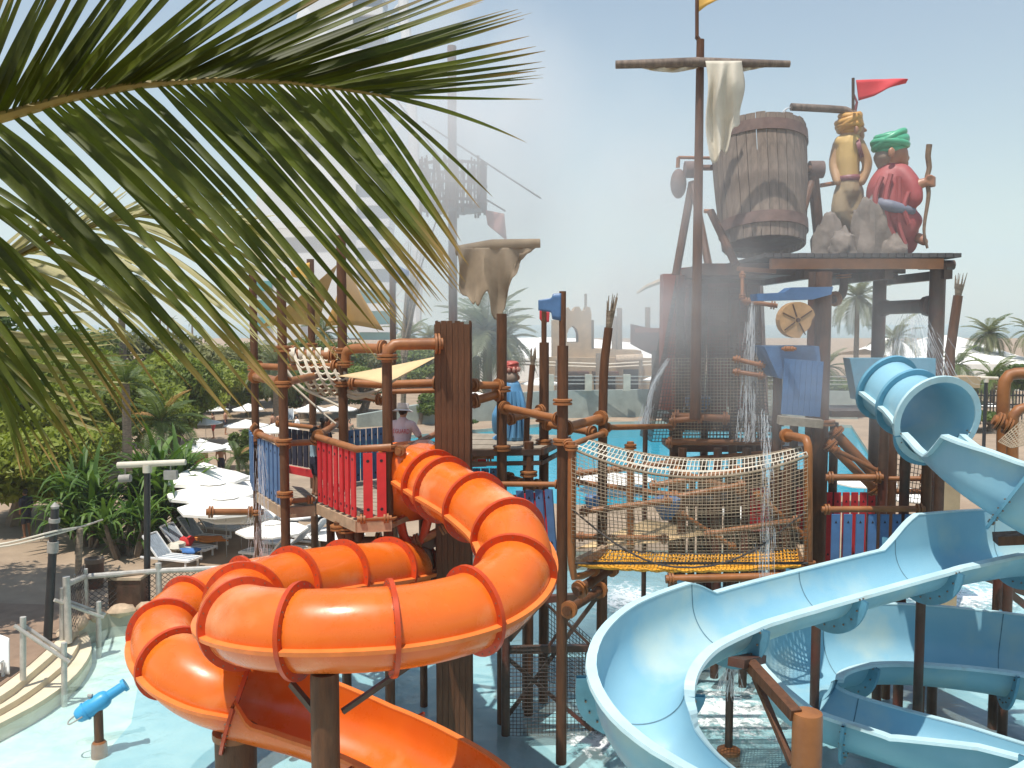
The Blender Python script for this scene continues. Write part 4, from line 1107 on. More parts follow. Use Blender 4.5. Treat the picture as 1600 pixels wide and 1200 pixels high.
# white climbing net draped over the pipe
wn_ = thing("climbing_net", "white rope climbing net draped over a brown pipe on the left tower", "net", Q(490, 580, 18.5))
m = MB()
tops = [Q(459 + 15 * k, 552, 18.5) for k in range(6)]
def wnet(i, v): return Q(459 + 13.5 * i + 27 * v + 8 * v * v, 550 + 66 * v + 8 * math.sin(v * 3), 18.45 - .35 * math.sin(v * 3.1))
for i in range(6): m.tube([wnet(i, k / 8) for k in range(9)], .032, 5)
for k in range(1, 8): m.tube([wnet(i / 2, k / 8) + V((0, 0, -.04 * (i % 2))) for i in range(11)], .022, 4)
m.build("net", white_rope_m, wn_)
for i in range(6):
    m = MB(); m.ann(Q(459 + 13.5 * i, 554, 18.5), (1, 0, .1), .11, .15, .11, 12); m.build("rope_loop", white_rope_m, wn_, own=True)
rb = thing("rope_bundle", "loose pale rope sagging between the pipes of the left tower", "rope", Q(500, 620, 18.3))
for (pts, r) in (([(445, 575), (470, 604), (505, 622), (540, 640)], .03), ([(435, 582), (468, 612), (510, 650), (525, 662)], .022), ([(540, 616), (556, 622), (572, 618), (590, 622), (606, 612)], .05), ([(536, 608), (560, 616), (585, 612), (602, 604)], .04)):
    m = MB(); m.tube(crom([Q(x, y, 18.2) for x, y in pts], .1), r, 6); m.build("rope", white_rope_m, rb)
# bundle of dry sticks on a tilted pole
stk = thing("stick_bundle", "tilted bundle of dry sticks tied to a leaning pole behind the square column", "stick bundle", Q(640, 600, 26)); stk.location.z = WL[stk.name].z = 0
m = MB(); m.tube([V((Q(620, 600, 26).x, 26, 0)), Q(632, 560, 26), Q(648, 420, 26)], [.09, .08, .05], 7); m.build("pole", palmtrunk_m, stk)
rnd = random.Random(2)
for k in range(16):
    m = MB(); x = rnd.uniform(-14, 16); y0 = rnd.uniform(520, 560); y1 = rnd.uniform(370, 440)
    m.tube([Q(630 + x * .3, y0, 26 + rnd.uniform(-.2, .2)), Q(644 + x + rnd.uniform(-3, 3), y1, 26 + rnd.uniform(-.3, .3))], [.045, .012], 5); m.build("stick", palmtrunk_m, stk)

# ------------------------------------------------------------------ flags
def cloth_flag(name, label, polex, ytop, ybot, Y, pts, mat, r=.03, polemat=None, cat="flag", wav=.1, th=.02):
    """outline in pixels (fan from the hoist), gently waved"""
    base = Q(polex, ybot, Y); t = thing(name, label, cat, base)
    m = MB(); m.tube([base, Q(polex, ytop, Y)], r, 8); m.build("pole", polemat or pole_m, t)
    topl, botl = pts; m = MB(); n = len(topl); nv = 6
    def fn(u, v):
        k = u * (n - 1); i = min(int(k), n - 2); f = k - i
        a = Q(*topl[i], Y).lerp(Q(*topl[i + 1], Y), f); b = Q(*botl[i], Y).lerp(Q(*botl[i + 1], Y), f)
        p = a.lerp(b, v); p.y += wav * math.sin(u * 5 + v * 1.5) * u; return p
    m.grid(fn, 14, nv); o = m.build("cloth", mat, t); sm = o.modifiers.new("thickness", 'SOLIDIFY'); sm.thickness = th
    return t
cloth_flag("pennant_flag", "red pennant flag flying above the statue in the yellow turban", 1333, 122, 172, 20.4, ([(1338, 125), (1370, 123), (1395, 123), (1416, 125)], [(1342, 157), (1365, 150), (1385, 139), (1416, 130)]), flagred_m, .035, dark_m)
cloth_flag("yellow_flag", "yellow flag on the thin staff at the very top of the tall mast", 1089, -40, 58, 19.3, ([(1090, -30), (1110, -24), (1125, -14), (1140, -8)], [(1090, 20), (1104, 8), (1118, 2), (1140, -2)]), yellowcloth_m, .04, pole_m)
cloth_flag("board_flag", "blue painted board flag with stepped edge between the two flag posts", 879, 456, 470, 15.6, ([(877, 458), (864, 459), (862, 465), (841, 469)], [(876, 501), (863, 499), (861, 488), (841, 485)]), slat_blue_m, .05, pole_m, wav=0, th=.05)
cloth_flag("board_flag", "small red painted board flag left of the blue stepped board flag", 850, 484, 508, 18.6, ([(843, 484), (850, 485), (859, 487)], [(843, 498), (848, 505), (858, 503)]), flagred_m, .05, pole_m, wav=0, th=.05)
cloth_flag("yellow_flag", "orange yellow flag on the left tower behind the palm leaflets", 487, 406, 440, 20.2, ([(484, 410), (470, 414), (455, 424)], [(485, 437), (472, 436), (458, 432)]), yellowcloth_m, .03)
cloth_flag("blue_flag", "blue flag hanging on a thin pole near the dry stick bundle", 614, 410, 440, 21.5, ([(616, 412), (628, 418), (640, 424)], [(616, 446), (624, 436), (640, 430)]), bluecloth_m, .03)

# ------------------------------------------------------------------ middle: statue platform, torches, poles
mp = thing("statue_platform", "low timber platform on pipe posts in the middle, behind the red and blue flags", "platform", V((Q(810, 800, 17.5).x, 17.5, 0)))
ZP = ZAT(17.4, 702)
mA, mB, mC, mD = G(690, 702, ZP), G(845, 700, ZP), G(888, 680, ZP), G(690, 676, ZP)
planks(mp, (mA, mD, mC, mB), ZP, .05, 12, grey_deck_m)
m = MB()
for p, q in ((mA, mB), (mB, mC)): m.beam(V((p.x, p.y, ZP - .08)), V((q.x, q.y, ZP - .08)), .12, .12); m.beam(V((p.x, p.y, ZP - .3)), V((q.x, q.y, ZP - .3)), .08, .08)
m.build("deck_edge", dark_m, mp, smooth=False)
pole(mp, 784, 490, None, 17.2, .10, collars=(608, 700), ref=640)
pole(mp, 850, 535, None, 18.2, .10, collars=(655, 690), ref=640)
pole(mp, 850, 500, 537, 18.2, .055)
pole(mp, 879, 540, None, 15.6, .098, collars=(628, 690), ref=640)
pole(mp, 879, 455, 542, 15.6, .06)
pole(mp, 826, 690, None, 17.6, .10, ref=760, collars=(740,))
pole(mp, 790, 895, None, 16.7, .085, mat=dark_m, ref=1000)
pole(mp, 848, 800, None, 18.9, .085, mat=dark_m, ref=900)
pole(mp, 895, 690, 890, 15.0, .06, ref=780)
for a, b, r in (((735, 602, 16.6), (784, 602, 17.2), .075), ((735, 628, 16.8), (784, 614, 17.2), .085), ((784, 636, 17.1), (878, 656, 15.7), .075), ((792, 656, 17.5), (850, 640, 18.1), .075), ((850, 662, 18.2), (930, 676, 17.2), .075), ((880, 670, 15.7), (942, 652, 17), .085),
                ((735, 712, 18), (772, 712, 18), .07), ((790, 746, 18.6), (845, 760, 18), .08), ((944, 668, 17.2), (1052, 666, 20.5), .06), ((735, 756, 16.4), (880, 757, 15.7), .05), ((620, 905, 16.4), (790, 935, 16.7), .09)):
    pipe(mp, [Q(*a), Q(*b)], r)
m = MB(); m.beam(Q(760, 720, 19.4), Q(690, 722, 19.4), .06, .25); m.build("red_board", slat_red_m, mp, smooth=False)
slat_run(mp, Q(738, 775, 19.3), Q(778, 775, 19.3), .62, 3, .17, slat_blue_m, tri=True)
slat_run(mp, Q(812, 860, 16.2), Q(872, 860, 15.7), 1.12, 4, .155, slat_blue_m, tri=True)
slat_run(mp, Q(805, 855, 17.4), Q(868, 850, 16.9), 1.05, 4, .14, slat_red_m, tri=True)
# dark lower cage under the middle: braces and net panels
for a, b, w in (((792, 1120), (935, 930), .07), ((795, 1030), (935, 1150), .07), ((790, 1015), (935, 1012), .13), ((792, 940), (935, 930), .13), ((850, 940), (935, 1020), .05), ((850, 1020), (935, 900), .05), ((795, 1000), (850, 935), .09)):
    m = MB(); m.beam(Q(*a, 16.8), Q(*b, 16.9), w, w); m.build("brace", dark_m, mp, smooth=False)
def net_panel(parent, fn, nu, nv, r, mat, name="net"):
    m = MB()
    for i in range(nu + 1): m.tube([fn(i / nu, j / max(6, nv // 2)) for j in range(max(6, nv // 2) + 1)], r, 3, caps=False)
    for j in range(nv + 1): m.tube([fn(i / max(6, nu // 2), j / nv) for i in range(max(6, nu // 2) + 1)], r, 3, caps=False)
    o = m.build(name, mat, parent); o["kind"] = "stuff"; return o
def quadfn(a, b, c, d): return lambda u, v: a.lerp(b, u).lerp(d.lerp(c, u), v)
net_panel(mp, quadfn(Q(790, 1010, 16.7), Q(937, 1010, 16.9), Q(937, 1150, 16.9), Q(790, 1150, 16.7)), 26, 24, .008, net_dark_m)
net_panel(mp, quadfn(Q(848, 930, 18.9), Q(937, 1010, 16.9), Q(937, 1100, 16.9), Q(848, 1060, 18.9)), 18, 18, .008, net_dark_m)
def torch(label, pts, ytops, Y, r, cat="torch post"):
    b = Q(pts[0][0], pts[0][1], Y); t = thing("torch_post", label, cat, (b.x, Y, 0)); p = [V((b.x, Y, 0))] + [Q(x, y, Y) for x, y in pts]
    p = crom(p, .4); m = MB(); m.tube(p, [r * (1 - .3 * i / len(p)) for i in range(len(p))], 10); m.build("pole", pole_m, t)
    top = p[-1]; d = (p[-1] - p[-2]).normalized(); L_ = ZAT(Y, ytops) - top.z
    m = MB(); m.tube([top, top + d * L_ * .55], [r * .5, r * .75], 8); m.build("head", palmtrunk_m, t)
    rnd = random.Random(int(pts[0][0]))
    for k in range(9):
        m = MB(); a = rnd.uniform(0, 6.28); o = V((math.cos(a), math.sin(a), 0)) * r * .6; m.tube([top + d * L_ * rnd.uniform(.3, .5) + o, top + d * L_ * rnd.uniform(.8, 1.15) + o * rnd.uniform(.8, 1.8)], [.022, .007], 4); m.build("frayed_stick", palmtrunk_m, t)
    return t
torch("leaning torch post with frayed top at the left end of the net bridge", [(941, 880), (942, 640), (945, 560), (951, 512)], 464, 17.0, .115)
torch("thin leaning torch post close beside the blue robed statue", [(822, 700), (826, 640), (832, 570)], 545, 17.9, .08)
torch("dark leaning torch post with burnt top right of the statue deck", [(1483, 590), (1486, 540), (1497, 462)], 430, 24, .17)
for tt in (): pass

# ------------------------------------------------------------------ net bridge
nb_ = thing("net_bridge", "rope net bridge with a yellow net floor between the middle posts and the bucket tower", "net bridge", V((Q(1080, 880, 15).x, 15, ZAT(14.4, 880))))
ZN = ZAT(14.4, 882)
f0, f1 = Q(897, 882, 14.4), Q(1262, 882, 14.6); r0, r1 = G(945, 858, ZN), G(1250, 856, ZN)
def lerp(a, b, f): return a + (b - a) * f
def front_net(u, v):
    """v=0 top rope, v=1 deck edge"""
    px = lerp(893, 1262, u); sag = 1 - (2 * u - 1) ** 2
    ytop = lerp(700, 712, u) + 40 * sag; yb = 880
    y = lerp(ytop, yb, v); Y = 14.3 - .5 * math.sin(math.pi * min(1, v * 1.1)) * (.4 + .6 * sag) - .35 * (1 - v) * sag
    return Q(px, y, Y)
def top_net(u, v):
    sag = 1 - (2 * u - 1) ** 2
    a = front_net(u, 0); b = Q(lerp(925, 1250, u), lerp(690, 700, u) + 24 * sag, 15.2)
    return a.lerp(b, v) + V((0, 0, .04 * math.sin(v * 9)))
def back_net(u, v): return top_net(u, 1).lerp(Q(lerp(945, 1250, u), 856, ZN and r0.y), v) + V((0, .3 * math.sin(math.pi * v), 0))
net_panel(nb_, front_net, 56, 28, .0055, net_m)
net_panel(nb_, top_net, 56, 6, .0085, white_rope_m)
net_panel(nb_, back_net, 46, 22, .0055, net_m)
def floor_net(u, v): return f0.lerp(f1, u).lerp(r0.lerp(r1, u), v) + V((0, 0, -.14 * math.sin(math.pi * v) - .1 * (1 - (2 * u - 1) ** 2) + .012 * math.sin(u * 90)))
net_panel(nb_, floor_net, 60, 12, .019, net_yellow_m, "net_floor")
for pts, mat_ in (([front_net(i / 30, 0) for i in range(31)], net_m), ([front_net(i / 30, 1) for i in range(31)], net_dark_m), ([top_net(i / 30, 1) for i in range(31)], net_m), ([floor_net(i / 30, 1) for i in range(31)], net_dark_m)):
    m = MB(); m.tube(pts, .024, 6); m.build("border_rope", mat_, nb_)
m = MB(); m.tube(crom([Q(893, 795, 14.2), Q(960, 848, 13.9), Q(1030, 882, 13.8), Q(1110, 884, 13.8), Q(1180, 858, 13.9), Q(1258, 800, 14.4)], .3), .016, 5); m.build("sag_cable", net_dark_m, nb_)
for p, q in ((f0, r0), (f1, r1)):
    m = MB(); m.beam(p, q, .12, .14); m.build("end_beam", tan_deck_m, nb_, smooth=False, own=True)
pipe(nb_, [Q(890, 700, 14.3), Q(896, 694, 14.6), Q(945, 676, 16.6)], .05, smooth_path=True)
pipe(nb_, [Q(1226, 680, 15.6), Q(1250, 684, 14.9), Q(1262, 694, 14.6), Q(1263, 760, 14.6), Q(1263, 890, 14.6)], .07, smooth_path=True)
pipe(nb_, [Q(893, 690, 14.3), Q(893, 880, 14.3), Q(905, 900, 14.4), Q(930, 890, 15.2)], .06, smooth_path=True)
for a, b in (((900, 925, 14.9), (960, 884, 15.6)), ((885, 955, 15.4), (940, 920, 16.8))):
    pipe(nb_, [Q(*a), Q(*b)], .09, mat=pole_m)

# ------------------------------------------------------------------ bucket tower, right
bt_ = thing("bucket_tower", "tall dark wet timber tower with nets, posts and slatted decks that carries the tipping barrel", "play tower", V((Q(1180, 800, 21).x, 21, 0)))
pole(bt_, 1091, 62, 655, 19.3, .12, mat=pole_m, ref=300, n=12, taper=.7)
m = MB(); m.tube([Q(962, 101, 19.1), Q(1090, 97, 19.1), Q(1234, 100, 19.1)], [.085, .10, .07], 10); m.build("yard", barrel_m, bt_)
m = MB(); m.tube([Q(1092, 62, 19.3), Q(1088, 57, 19.3)], .05, 6); m.build("staff_bracket", dark_m, bt_)
for a, b, r in (((1082, 285, 21.6), (1056, 430, 21.6), .10), ((1082, 285, 21.6), (1110, 430, 20.6), .09), ((1110, 330, 20.4), (1150, 415, 19.8), .09), ((1082, 262, 21.6), (1112, 262, 21.2), .07), ((1270, 270, 20.9), (1282, 392, 21.2), .13), ((1268, 285, 20.6), (1255, 330, 20.3), .08), ((1258, 264, 20.8), (1278, 264, 20.8), .08),
                ((1060, 246, 22), (1110, 247, 22), .04), ((1060, 246, 22), (1059, 262, 22), .05), ((1100, 330, 21), (1112, 330, 21), .05), ((1282, 290, 21), (1305, 286, 21), .05)):
    m = MB(); m.tube([Q(*a), Q(*b)], r, 9); m.build("strut", pole_m if r > .06 else pipe_m, bt_)
for x, Y in ((1275, 20.9), (1080, 21.6)):
    m = MB(); p = Q(x, 265, Y); m.tube([p + V((-.16, 0, 0)), p + V((.16, 0, 0))], .2, 14); m.build("bearing", hoop_m, bt_)
m = MB(); m.ell(Q(1060, 287, 21.8), .2, .2, .36, 12, 8); m.build("counterweight", hoop_m, bt_)
# spout pipe
m = MB(); m.tube(crom([Q(1236, 167, 20.6), Q(1320, 172, 20.8), Q(1334, 178, 20.8), Q(1337, 200, 20.8), Q(1337, 300, 21.6)], .2), .085, 10); m.build("spout_pipe", barrel_m, bt_)
# statue deck
ZS = ZAT(19.2, 397)
d1, d2, d3, d4 = V((Q(1196, 405, 19.2).x, 19.2, 0)), V((Q(1503, 397, 19.2).x, 19.2, 0)), V((Q(1500, 397, 19.2).x + .2, 23.2, 0)), V((Q(1196, 405, 19.2).x, 23.2, 0))
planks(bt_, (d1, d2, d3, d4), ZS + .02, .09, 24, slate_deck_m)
for yy in (19.35, 21.2, 23.0):
    m = MB(); m.beam((d1.x + .15, yy, ZS - .2), (d2.x - .35, yy, ZS - .2), .16, .22); m.build("deck_joist", pipe_m if yy < 20 else dark_m, bt_, smooth=False)
for xx in (1250, 1372, 1462):
    X = Q(xx, 410, 20).x; m = MB(); m.beam((X, 19.4, ZS - .42), (X, 23.1, ZS - .42), .18, .2); m.build("deck_joist", dark_m, bt_, smooth=False)
# tank ledge under the barrel
m = MB(); a, b = Q(1095, 412, 20.2), Q(1240, 430, 20.2); m.box(((a.x + b.x) / 2, 21.3, (a.z + b.z) / 2), b.x - a.x, 2.4, a.z - b.z); m.build("ledge", dark_m, bt_, smooth=False)
m = MB(); m.beam(Q(1152, 420, 20.0), Q(1212, 424, 20.0), .1, .1); m.build("ledge_trim", pipe_m, bt_, smooth=False)
pole(bt_, 1373, 432, None, 21.5, .16, mat=dark_m, ref=500); pole(bt_, 1463, 412, None, 19.7, .17, mat=dark_m, ref=500)
for x, y, Y, l in ((1373, 430, 21.5, .42), (1463, 414, 19.7, .38)):
    m = MB(); p = Q(x, y, Y); m.tube([p - V((l, 0, 0)), p + V((l, 0, 0))], .11, 10); m.build("capital", dark_m, bt_, own=True)
m = MB(); p, q = Q(1380, 481, 21.4), Q(1456, 478, 19.8); t = (q - p); m.tube([p, p + t * .05, p + t * .1, p + t * .82, p + t * .9, q], [.2, .2, .16, .16, .23, .23], 12); m.build("cross_pipe", dark_m, bt_)
pipe(bt_, [Q(1318, 425, 20.6), Q(1318, 452, 20.6), Q(1312, 464, 20.5), Q(1300, 468, 20.4)], .1, mat=dark_m, smooth_path=True)
pole(bt_, 1281, 425, None, 18.4, .17, mat=pole_m, ref=700, collars=(660,))
pole(bt_, 1268, 425, 900, 19.0, .12, mat=dark_m, ref=600)
# red timber core wrapped in nets: one board per facet
core_c = Q(1120, 560, 23.5); zc0, zc1 = ZAT(21.5, 655), ZAT(21.5, 412)
for k in range(14):
    a = 2 * math.pi * k / 14; rr = 1.15; m = MB()
    p0 = core_c + V((math.cos(a) * rr * 1.12, math.sin(a) * rr * 1.12, 0)); p1 = core_c + V((math.cos(a) * rr * .92, math.sin(a) * rr * .92, 0)); p0.z, p1.z = zc0, zc1
    m.beam(p0, p1, .50, .07, up=(math.cos(a), math.sin(a), 0)); m.build("core_board", redwood_m if k % 3 else dark_m, bt_, smooth=False)
m = MB()
for z in (zc1 - .35, zc1 - 1.6): m.lathe([(1.2, z - .08), (1.22, z + .08)], 20, (core_c.x, core_c.y, 0))
m.build("core_hoop", dark_m, bt_)
m = MB(); a, b = Q(1036, 428, 22), Q(1062, 640, 22); m.box(((a.x + b.x) / 2, 22.2, (a.z + b.z) / 2), b.x - a.x, .5, a.z - b.z); m.build("side_board", redpaint_m, bt_, smooth=False)
for x, y0, Y, r in ((1060, 430, 20.8, .1), (1145, 470, 20.2, .1), (1172, 445, 20.4, .13), (1213, 560, 18.6, .1), (1052, 640, 20.6, .09), (1008, 665, 21.5, .06), (1240, 660, 18.2, .09), (1100, 640, 22, .1), (1190, 660, 21, .1)):
    pole(bt_, x, y0, None, Y, r, mat=pole_m if x in (1213, 1052) else dark_m, ref=700)
# outer sloping nets
net_panel(bt_, quadfn(Q(1062, 450, 20.6), Q(1180, 450, 20.1), Q(1205, 690, 19.2), Q(1018, 690, 20.6)), 34, 44, .010, net_dark_m)
net_panel(bt_, quadfn(Q(1062, 430, 20.6), Q(1050, 430, 24), Q(1000, 680, 25), Q(1018, 690, 20.6)), 14, 30, .010, net_dark_m)
net_panel(bt_, quadfn(Q(1050, 560, 20.3), Q(1205, 560, 19.6), Q(1205, 690, 19.3), Q(1050, 690, 20.3)), 30, 26, .008, net_m)
# blue gutter, tan paddle wheel, blue hopper
m = MB()
pr = [(1182, 459), (1226, 457), (1237, 449), (1302, 448), (1299, 460), (1270, 468), (1184, 470)]
wallpoly(m, pr, [], 18.0, .5); m.build("gutter", slat_blue_m, bt_, smooth=False)
wh = MB(); wc = Q(1243, 500, 17.8); n = 22
def wr(k):
    a = 2 * math.pi * k / n; return .36 * (1.0 if not (-.9 < math.atan2(math.sin(a + .3), math.cos(a + .3)) < .5) else .78), a
ring = [wr(k) for k in range(n)]
for dy, sg in ((-.14, 1), (.14, -1)):
    o = len(wh.v); wh.v.append(wc + V((0, dy, 0))); wh.v += [wc + V((r * math.cos(a), dy, r * math.sin(a))) for r, a in ring]
    for k in range(n): f = (o, o + 1 + k, o + 1 + (k + 1) % n); wh.f.append(f if sg > 0 else f[::-1]); wh.m.append(0)
o = len(wh.v)
for r, a in ring: wh.v += [wc + V((r * math.cos(a), -.14, r * math.sin(a))), wc + V((r * math.cos(a), .14, r * math.sin(a)))]
for k in range(n): k2 = (k + 1) % n; wh.f.append((o + 2 * k, o + 2 * k + 1, o + 2 * k2 + 1, o + 2 * k2)); wh.m.append(0)
wheel = wh.build("paddle_wheel", pm("tan_wheel_paint", (0.45, 0.27, 0.13), .6, .25, 3), bt_, smooth=False)
for a in (.6, 1.9, 2.7, 3.8, 5.2):
    m = MB(); m.beam(wc + V((math.cos(a) * .07, -.15, math.sin(a) * .07)), wc + V((math.cos(a) * .33, -.15, math.sin(a) * .33)), .02, .02, mi=0); m.build("spoke", dark_m, wheel, smooth=False)
m = MB(); m.tube([wc + V((0, -.2, 0)), wc + V((0, .8, 0))], .04, 8); m.build("axle", dark_m, wheel)
m = MB(); wallpoly(m, [(1194, 541), (1280, 541), (1282, 562), (1282, 600), (1222, 592), (1216, 590)], [], 18.0, .9); m.build("hopper", slat_blue_m, bt_, smooth=False)
slat_run(bt_, Q(1220, 647, 17.7), Q(1281, 652, 17.7), 1.12, 7, .108, slat_blue_m, holes=False)
m = MB(); m.beam(Q(1216, 656, 17.6), Q(1284, 662, 17.5), .3, .16); m.build("hopper_sill", grey_deck_m, bt_, smooth=False)
for y0, y1, x0, x1, Y, r in ((560, 572, 1145, 1196, 18.6, .05), (580, 588, 1145, 1196, 18.6, .05), (424, 470, 1160, 1160, 19.4, .04), (470, 478, 1160, 1215, 19.2, .05), (545, 545, 1222, 1244, 17.6, .03), (650, 654, 1050, 1140, 19.8, .085), (658, 652, 1046, 1100, 19.6, .07), (691, 691, 1040, 1225, 19.8, .07), (668, 672, 1060, 1220, 21, .06), (720, 705, 1040, 1225, 20, .05),
                             (740, 722, 900, 1060, 19.0, .07), (752, 775, 895, 1060, 18, .06), (735, 770, 1050, 1165, 18.5, .07), (778, 757, 1050, 1165, 18, .07), (746, 746, 1290, 1380, 17.5, .07), (748, 748, 1375, 1450, 17.5, .05), (768, 768, 1375, 1450, 18.5, .06), (796, 795, 1284, 1445, 16.6, .06), (700, 740, 1300, 1380, 18, .05), (672, 755, 1300, 1378, 18.8, .12), (690, 770, 1292, 1372, 18.2, .09)):
    pipe(bt_, [Q(x0, y0, Y), Q(x1, y1, Y - .2)], r)
for yy, x0, x1, Y in ((655, 1050, 1225, 20.5), (695, 1050, 1300, 20.5), (640, 1300, 1390, 19.5), (780, 1060, 1300, 20)):
    m = MB(); a, b = Q(x0, yy, Y), Q(x1, yy + 8, Y); m.box(((a.x + b.x) / 2, Y + .7, a.z - .1), b.x - a.x, 1.4, .14); m.build("deck", dark_m, bt_, smooth=False)
for x, y0, Y in ((1378, 640, 17.4), (1392, 640, 18.4), (1412, 660, 16.8), (1446, 700, 16.6), (1466, 700, 17), (1300, 660, 19), (1230, 700, 17.5), (1165, 700, 19), (1120, 700, 19.5), (1065, 700, 19.5)):
    pole(bt_, x, y0, None, Y, .095, mat=pole_m if x % 3 == 0 else dark_m, ref=800)
slat_run(bt_, Q(1294, 900, 16.5), Q(1446, 900, 16.5), ZAT(16.5, 803) - ZAT(16.5, 900), 8, .155, slat_blue_m, tri=True)
slat_run(bt_, Q(1286, 880, 18.8), Q(1366, 880, 18.8), 1.55, 6, .14, slat_red_m, tri=True)
slat_run(bt_, Q(1170, 830, 20), Q(1275, 830, 19.6), 1.0, 9, .15, slat_red_m)
net_panel(bt_, quadfn(Q(1380, 660, 18.6), Q(1480, 690, 18), Q(1460, 790, 18), Q(1375, 780, 18.6)), 16, 14, .008, net_dark_m)
for x0, y0, x1, y1, Y, r in ((905, 800, 1050, 782, 16.4, .06), (900, 838, 1045, 842, 17.4, .06), (985, 690, 985, 880, 17.6, .07), (1015, 760, 1160, 735, 17.0, .065), (1100, 835, 1250, 812, 17.2, .06), (1040, 905, 1260, 900, 16.6, .08), (1180, 770, 1262, 842, 17.5, .06), (1060, 800, 1150, 858, 18.0, .05)):
    pipe(bt_, [Q(x0, y0, Y), Q(x1, y1, Y)], r)
for k in range(17):
    m = MB(); p = Q(1052 + 14 * k, 850, 22.2); m.box((p.x, 22.2, 2.4), .17, .05, 3.6 + .25 * math.sin(k * 2.3)); m.build("board", dark_m if k % 4 else redwood_m, bt_, smooth=False, own=True)
# blue bucket seats and small fittings on the far posts
for x, y, Y, s in ((1042, 788, 17.5, .26), (926, 785, 17, .14), (1090, 628, 21.5, .3), (1345, 640, 18, .0)):
    if s: m = MB(); p = Q(x, y, Y); m.lathe([(s * .35, -s * 1.2), (s, -.05), (s * 1.05, .12), (s * .9, .14)], 12, p); m.build("water_cup", slat_blue_m, bt_, own=True)
m = MB(); wallpoly(m, [(1328, 560), (1462, 560), (1462, 610), (1340, 625)], [], 18.6, .4); m.build("blue_trough", blue_fl_m, bt_, smooth=False)
# pale canvas floor awning behind the net bridge
aw = MB(); aw.grid(lambda u, v: lerp(1, 0, v) * Q(lerp(900, 1010, u), lerp(858, 850, u), 17.5) + v * Q(lerp(1010, 1130, u), lerp(812, 832, u), 20.5), 6, 6)
o = aw.build("canvas_awning", shade2_m, None); tag(o, "flat beige awning stretched low behind the net bridge", "awning"); o.modifiers.new("thickness", 'SOLIDIFY').thickness = .01

# tipping barrel ---------------------------------------------------------
bb = thing("tipping_barrel", "huge weathered wooden barrel with two rusty hoops hanging tilted between struts", "barrel", Q(1186, 290, 20.6))
btop, bbot = Q(1184, 206, 21.2), Q(1193, 386, 20.6); ax = (btop - bbot).normalized(); hb = (btop - bbot).length
rt, rb_ = .5 * (1256 - 1114) / F * 21.2, .5 * (1258 - 1132) / F * 20.6
sx_ = ax.cross(V((0, 1, 0))).normalized(); sy_ = sx_.cross(ax) * -1; BM = MX((sx_, sy_, ax)).transposed()
def bprof(f): return lerp(rb_, rt, f) * (1 + .035 * math.sin(math.pi * f))
rnd = random.Random(8); NS = 30
for k in range(NS):
    a0, a1 = 2 * math.pi * (k + .03) / NS, 2 * math.pi * (k + .97) / NS; dr = rnd.uniform(-.012, .012); m = MB(); zt = rnd.uniform(-.02, .02)
    def st(u, v, rr): f = v * 1.0; r = bprof(f) + dr - rr; a = lerp(a0, a1, u); return bbot + BM @ V((r * math.cos(a), r * math.sin(a), f * hb + (zt if v == 1 else 0)))
    m.grid(lambda u, v: st(u, v, 0), 2, 7); m.grid(lambda u, v: st(1 - u, v, .06), 2, 7)
    o0 = [st(0, v / 7, 0) for v in range(8)]; i0 = [st(0, v / 7, .06) for v in range(8)]; o1 = [st(1, v / 7, 0) for v in range(8)]; i1 = [st(1, v / 7, .06) for v in range(8)]
    for A_, B_ in ((i0, o0), (o1, i1)):
        for q in range(7): m.add([A_[q], B_[q], B_[q + 1], A_[q + 1]], [(0, 1, 2, 3)])
    m.add([o0[-1], o1[-1], i1[-1], i0[-1]], [(0, 1, 2, 3)])
    m.build("stave", barrel_m, bb, own=True)
m = MB(); m.lathe([(rb_ - .05, .12), (rb_ - .05, .16)], 30, bbot, BM); m.build("bottom", dark_m, bb)
for f in (.90, .15):
    m = MB(); r = bprof(f) + .012; z = f * hb; m.lathe([(r, z - .13), (r + .02, z - .13), (r + .02, z + .13), (r, z + .13)], 40, bbot, BM, cap=False); m.build("hoop", hoop_m, bb)
# draped canvas on the yard, furled canvas, torn sail
def drape(name, label, fn, mat, nu=28, nv=34, cat="sail"):
    m = MB(); m.grid(fn, nu, nv); o = m.build(name, mat, None, ang=80); o.modifiers.new("thickness", 'SOLIDIFY').thickness = .01
    return tag(o, label, cat)
def f_drape(u, v):
    x0, x1 = lerp(1102, 1108, v), lerp(1162, 1158, v ** 1.6)
    yb = lerp(248, 185, u ** 2.2) + 8 * math.sin(u * 14); x = lerp(x0, x1, u) + 3 * math.sin(v * 7 + u * 5)
    y = lerp(95, yb, v) + 16 * math.sin(math.pi * u) * math.sin(min(1, v * 1.4) * math.pi) * .6
    return Q(x, y, 18.85 - .10 * math.cos(u * 15 + v * 3.2 * math.sin(u * 3.1)) * min(1, v * 3 + .2) - .16 * math.sin(math.pi * u) * math.sin(5 * v + .8))
drape("draped_sail", "pale torn canvas draped over the mast yard and hanging beside the barrel", f_drape, canvas_m)
def f_furl(u, v):
    x = lerp(985, 1090, u); return Q(x, 100 + v * (18 * math.sin(math.pi * (u * .75 + .15)) * (.4 + .6 * u)), 19.15 + .08 * math.sin(v * 3 + u * 20))
drape("furled_sail", "narrow strip of furled grey canvas under the left arm of the yard", f_furl, canvas_m, 16, 4)
drape("furled_sail", "narrow strip of furled grey canvas under the right arm of the yard", lambda u, v: Q(lerp(1160, 1215, u), 101 + v * 11 * (1 - u), 19.15 + .05 * math.sin(v * 3 + u * 20)), canvas_m, 10, 4)

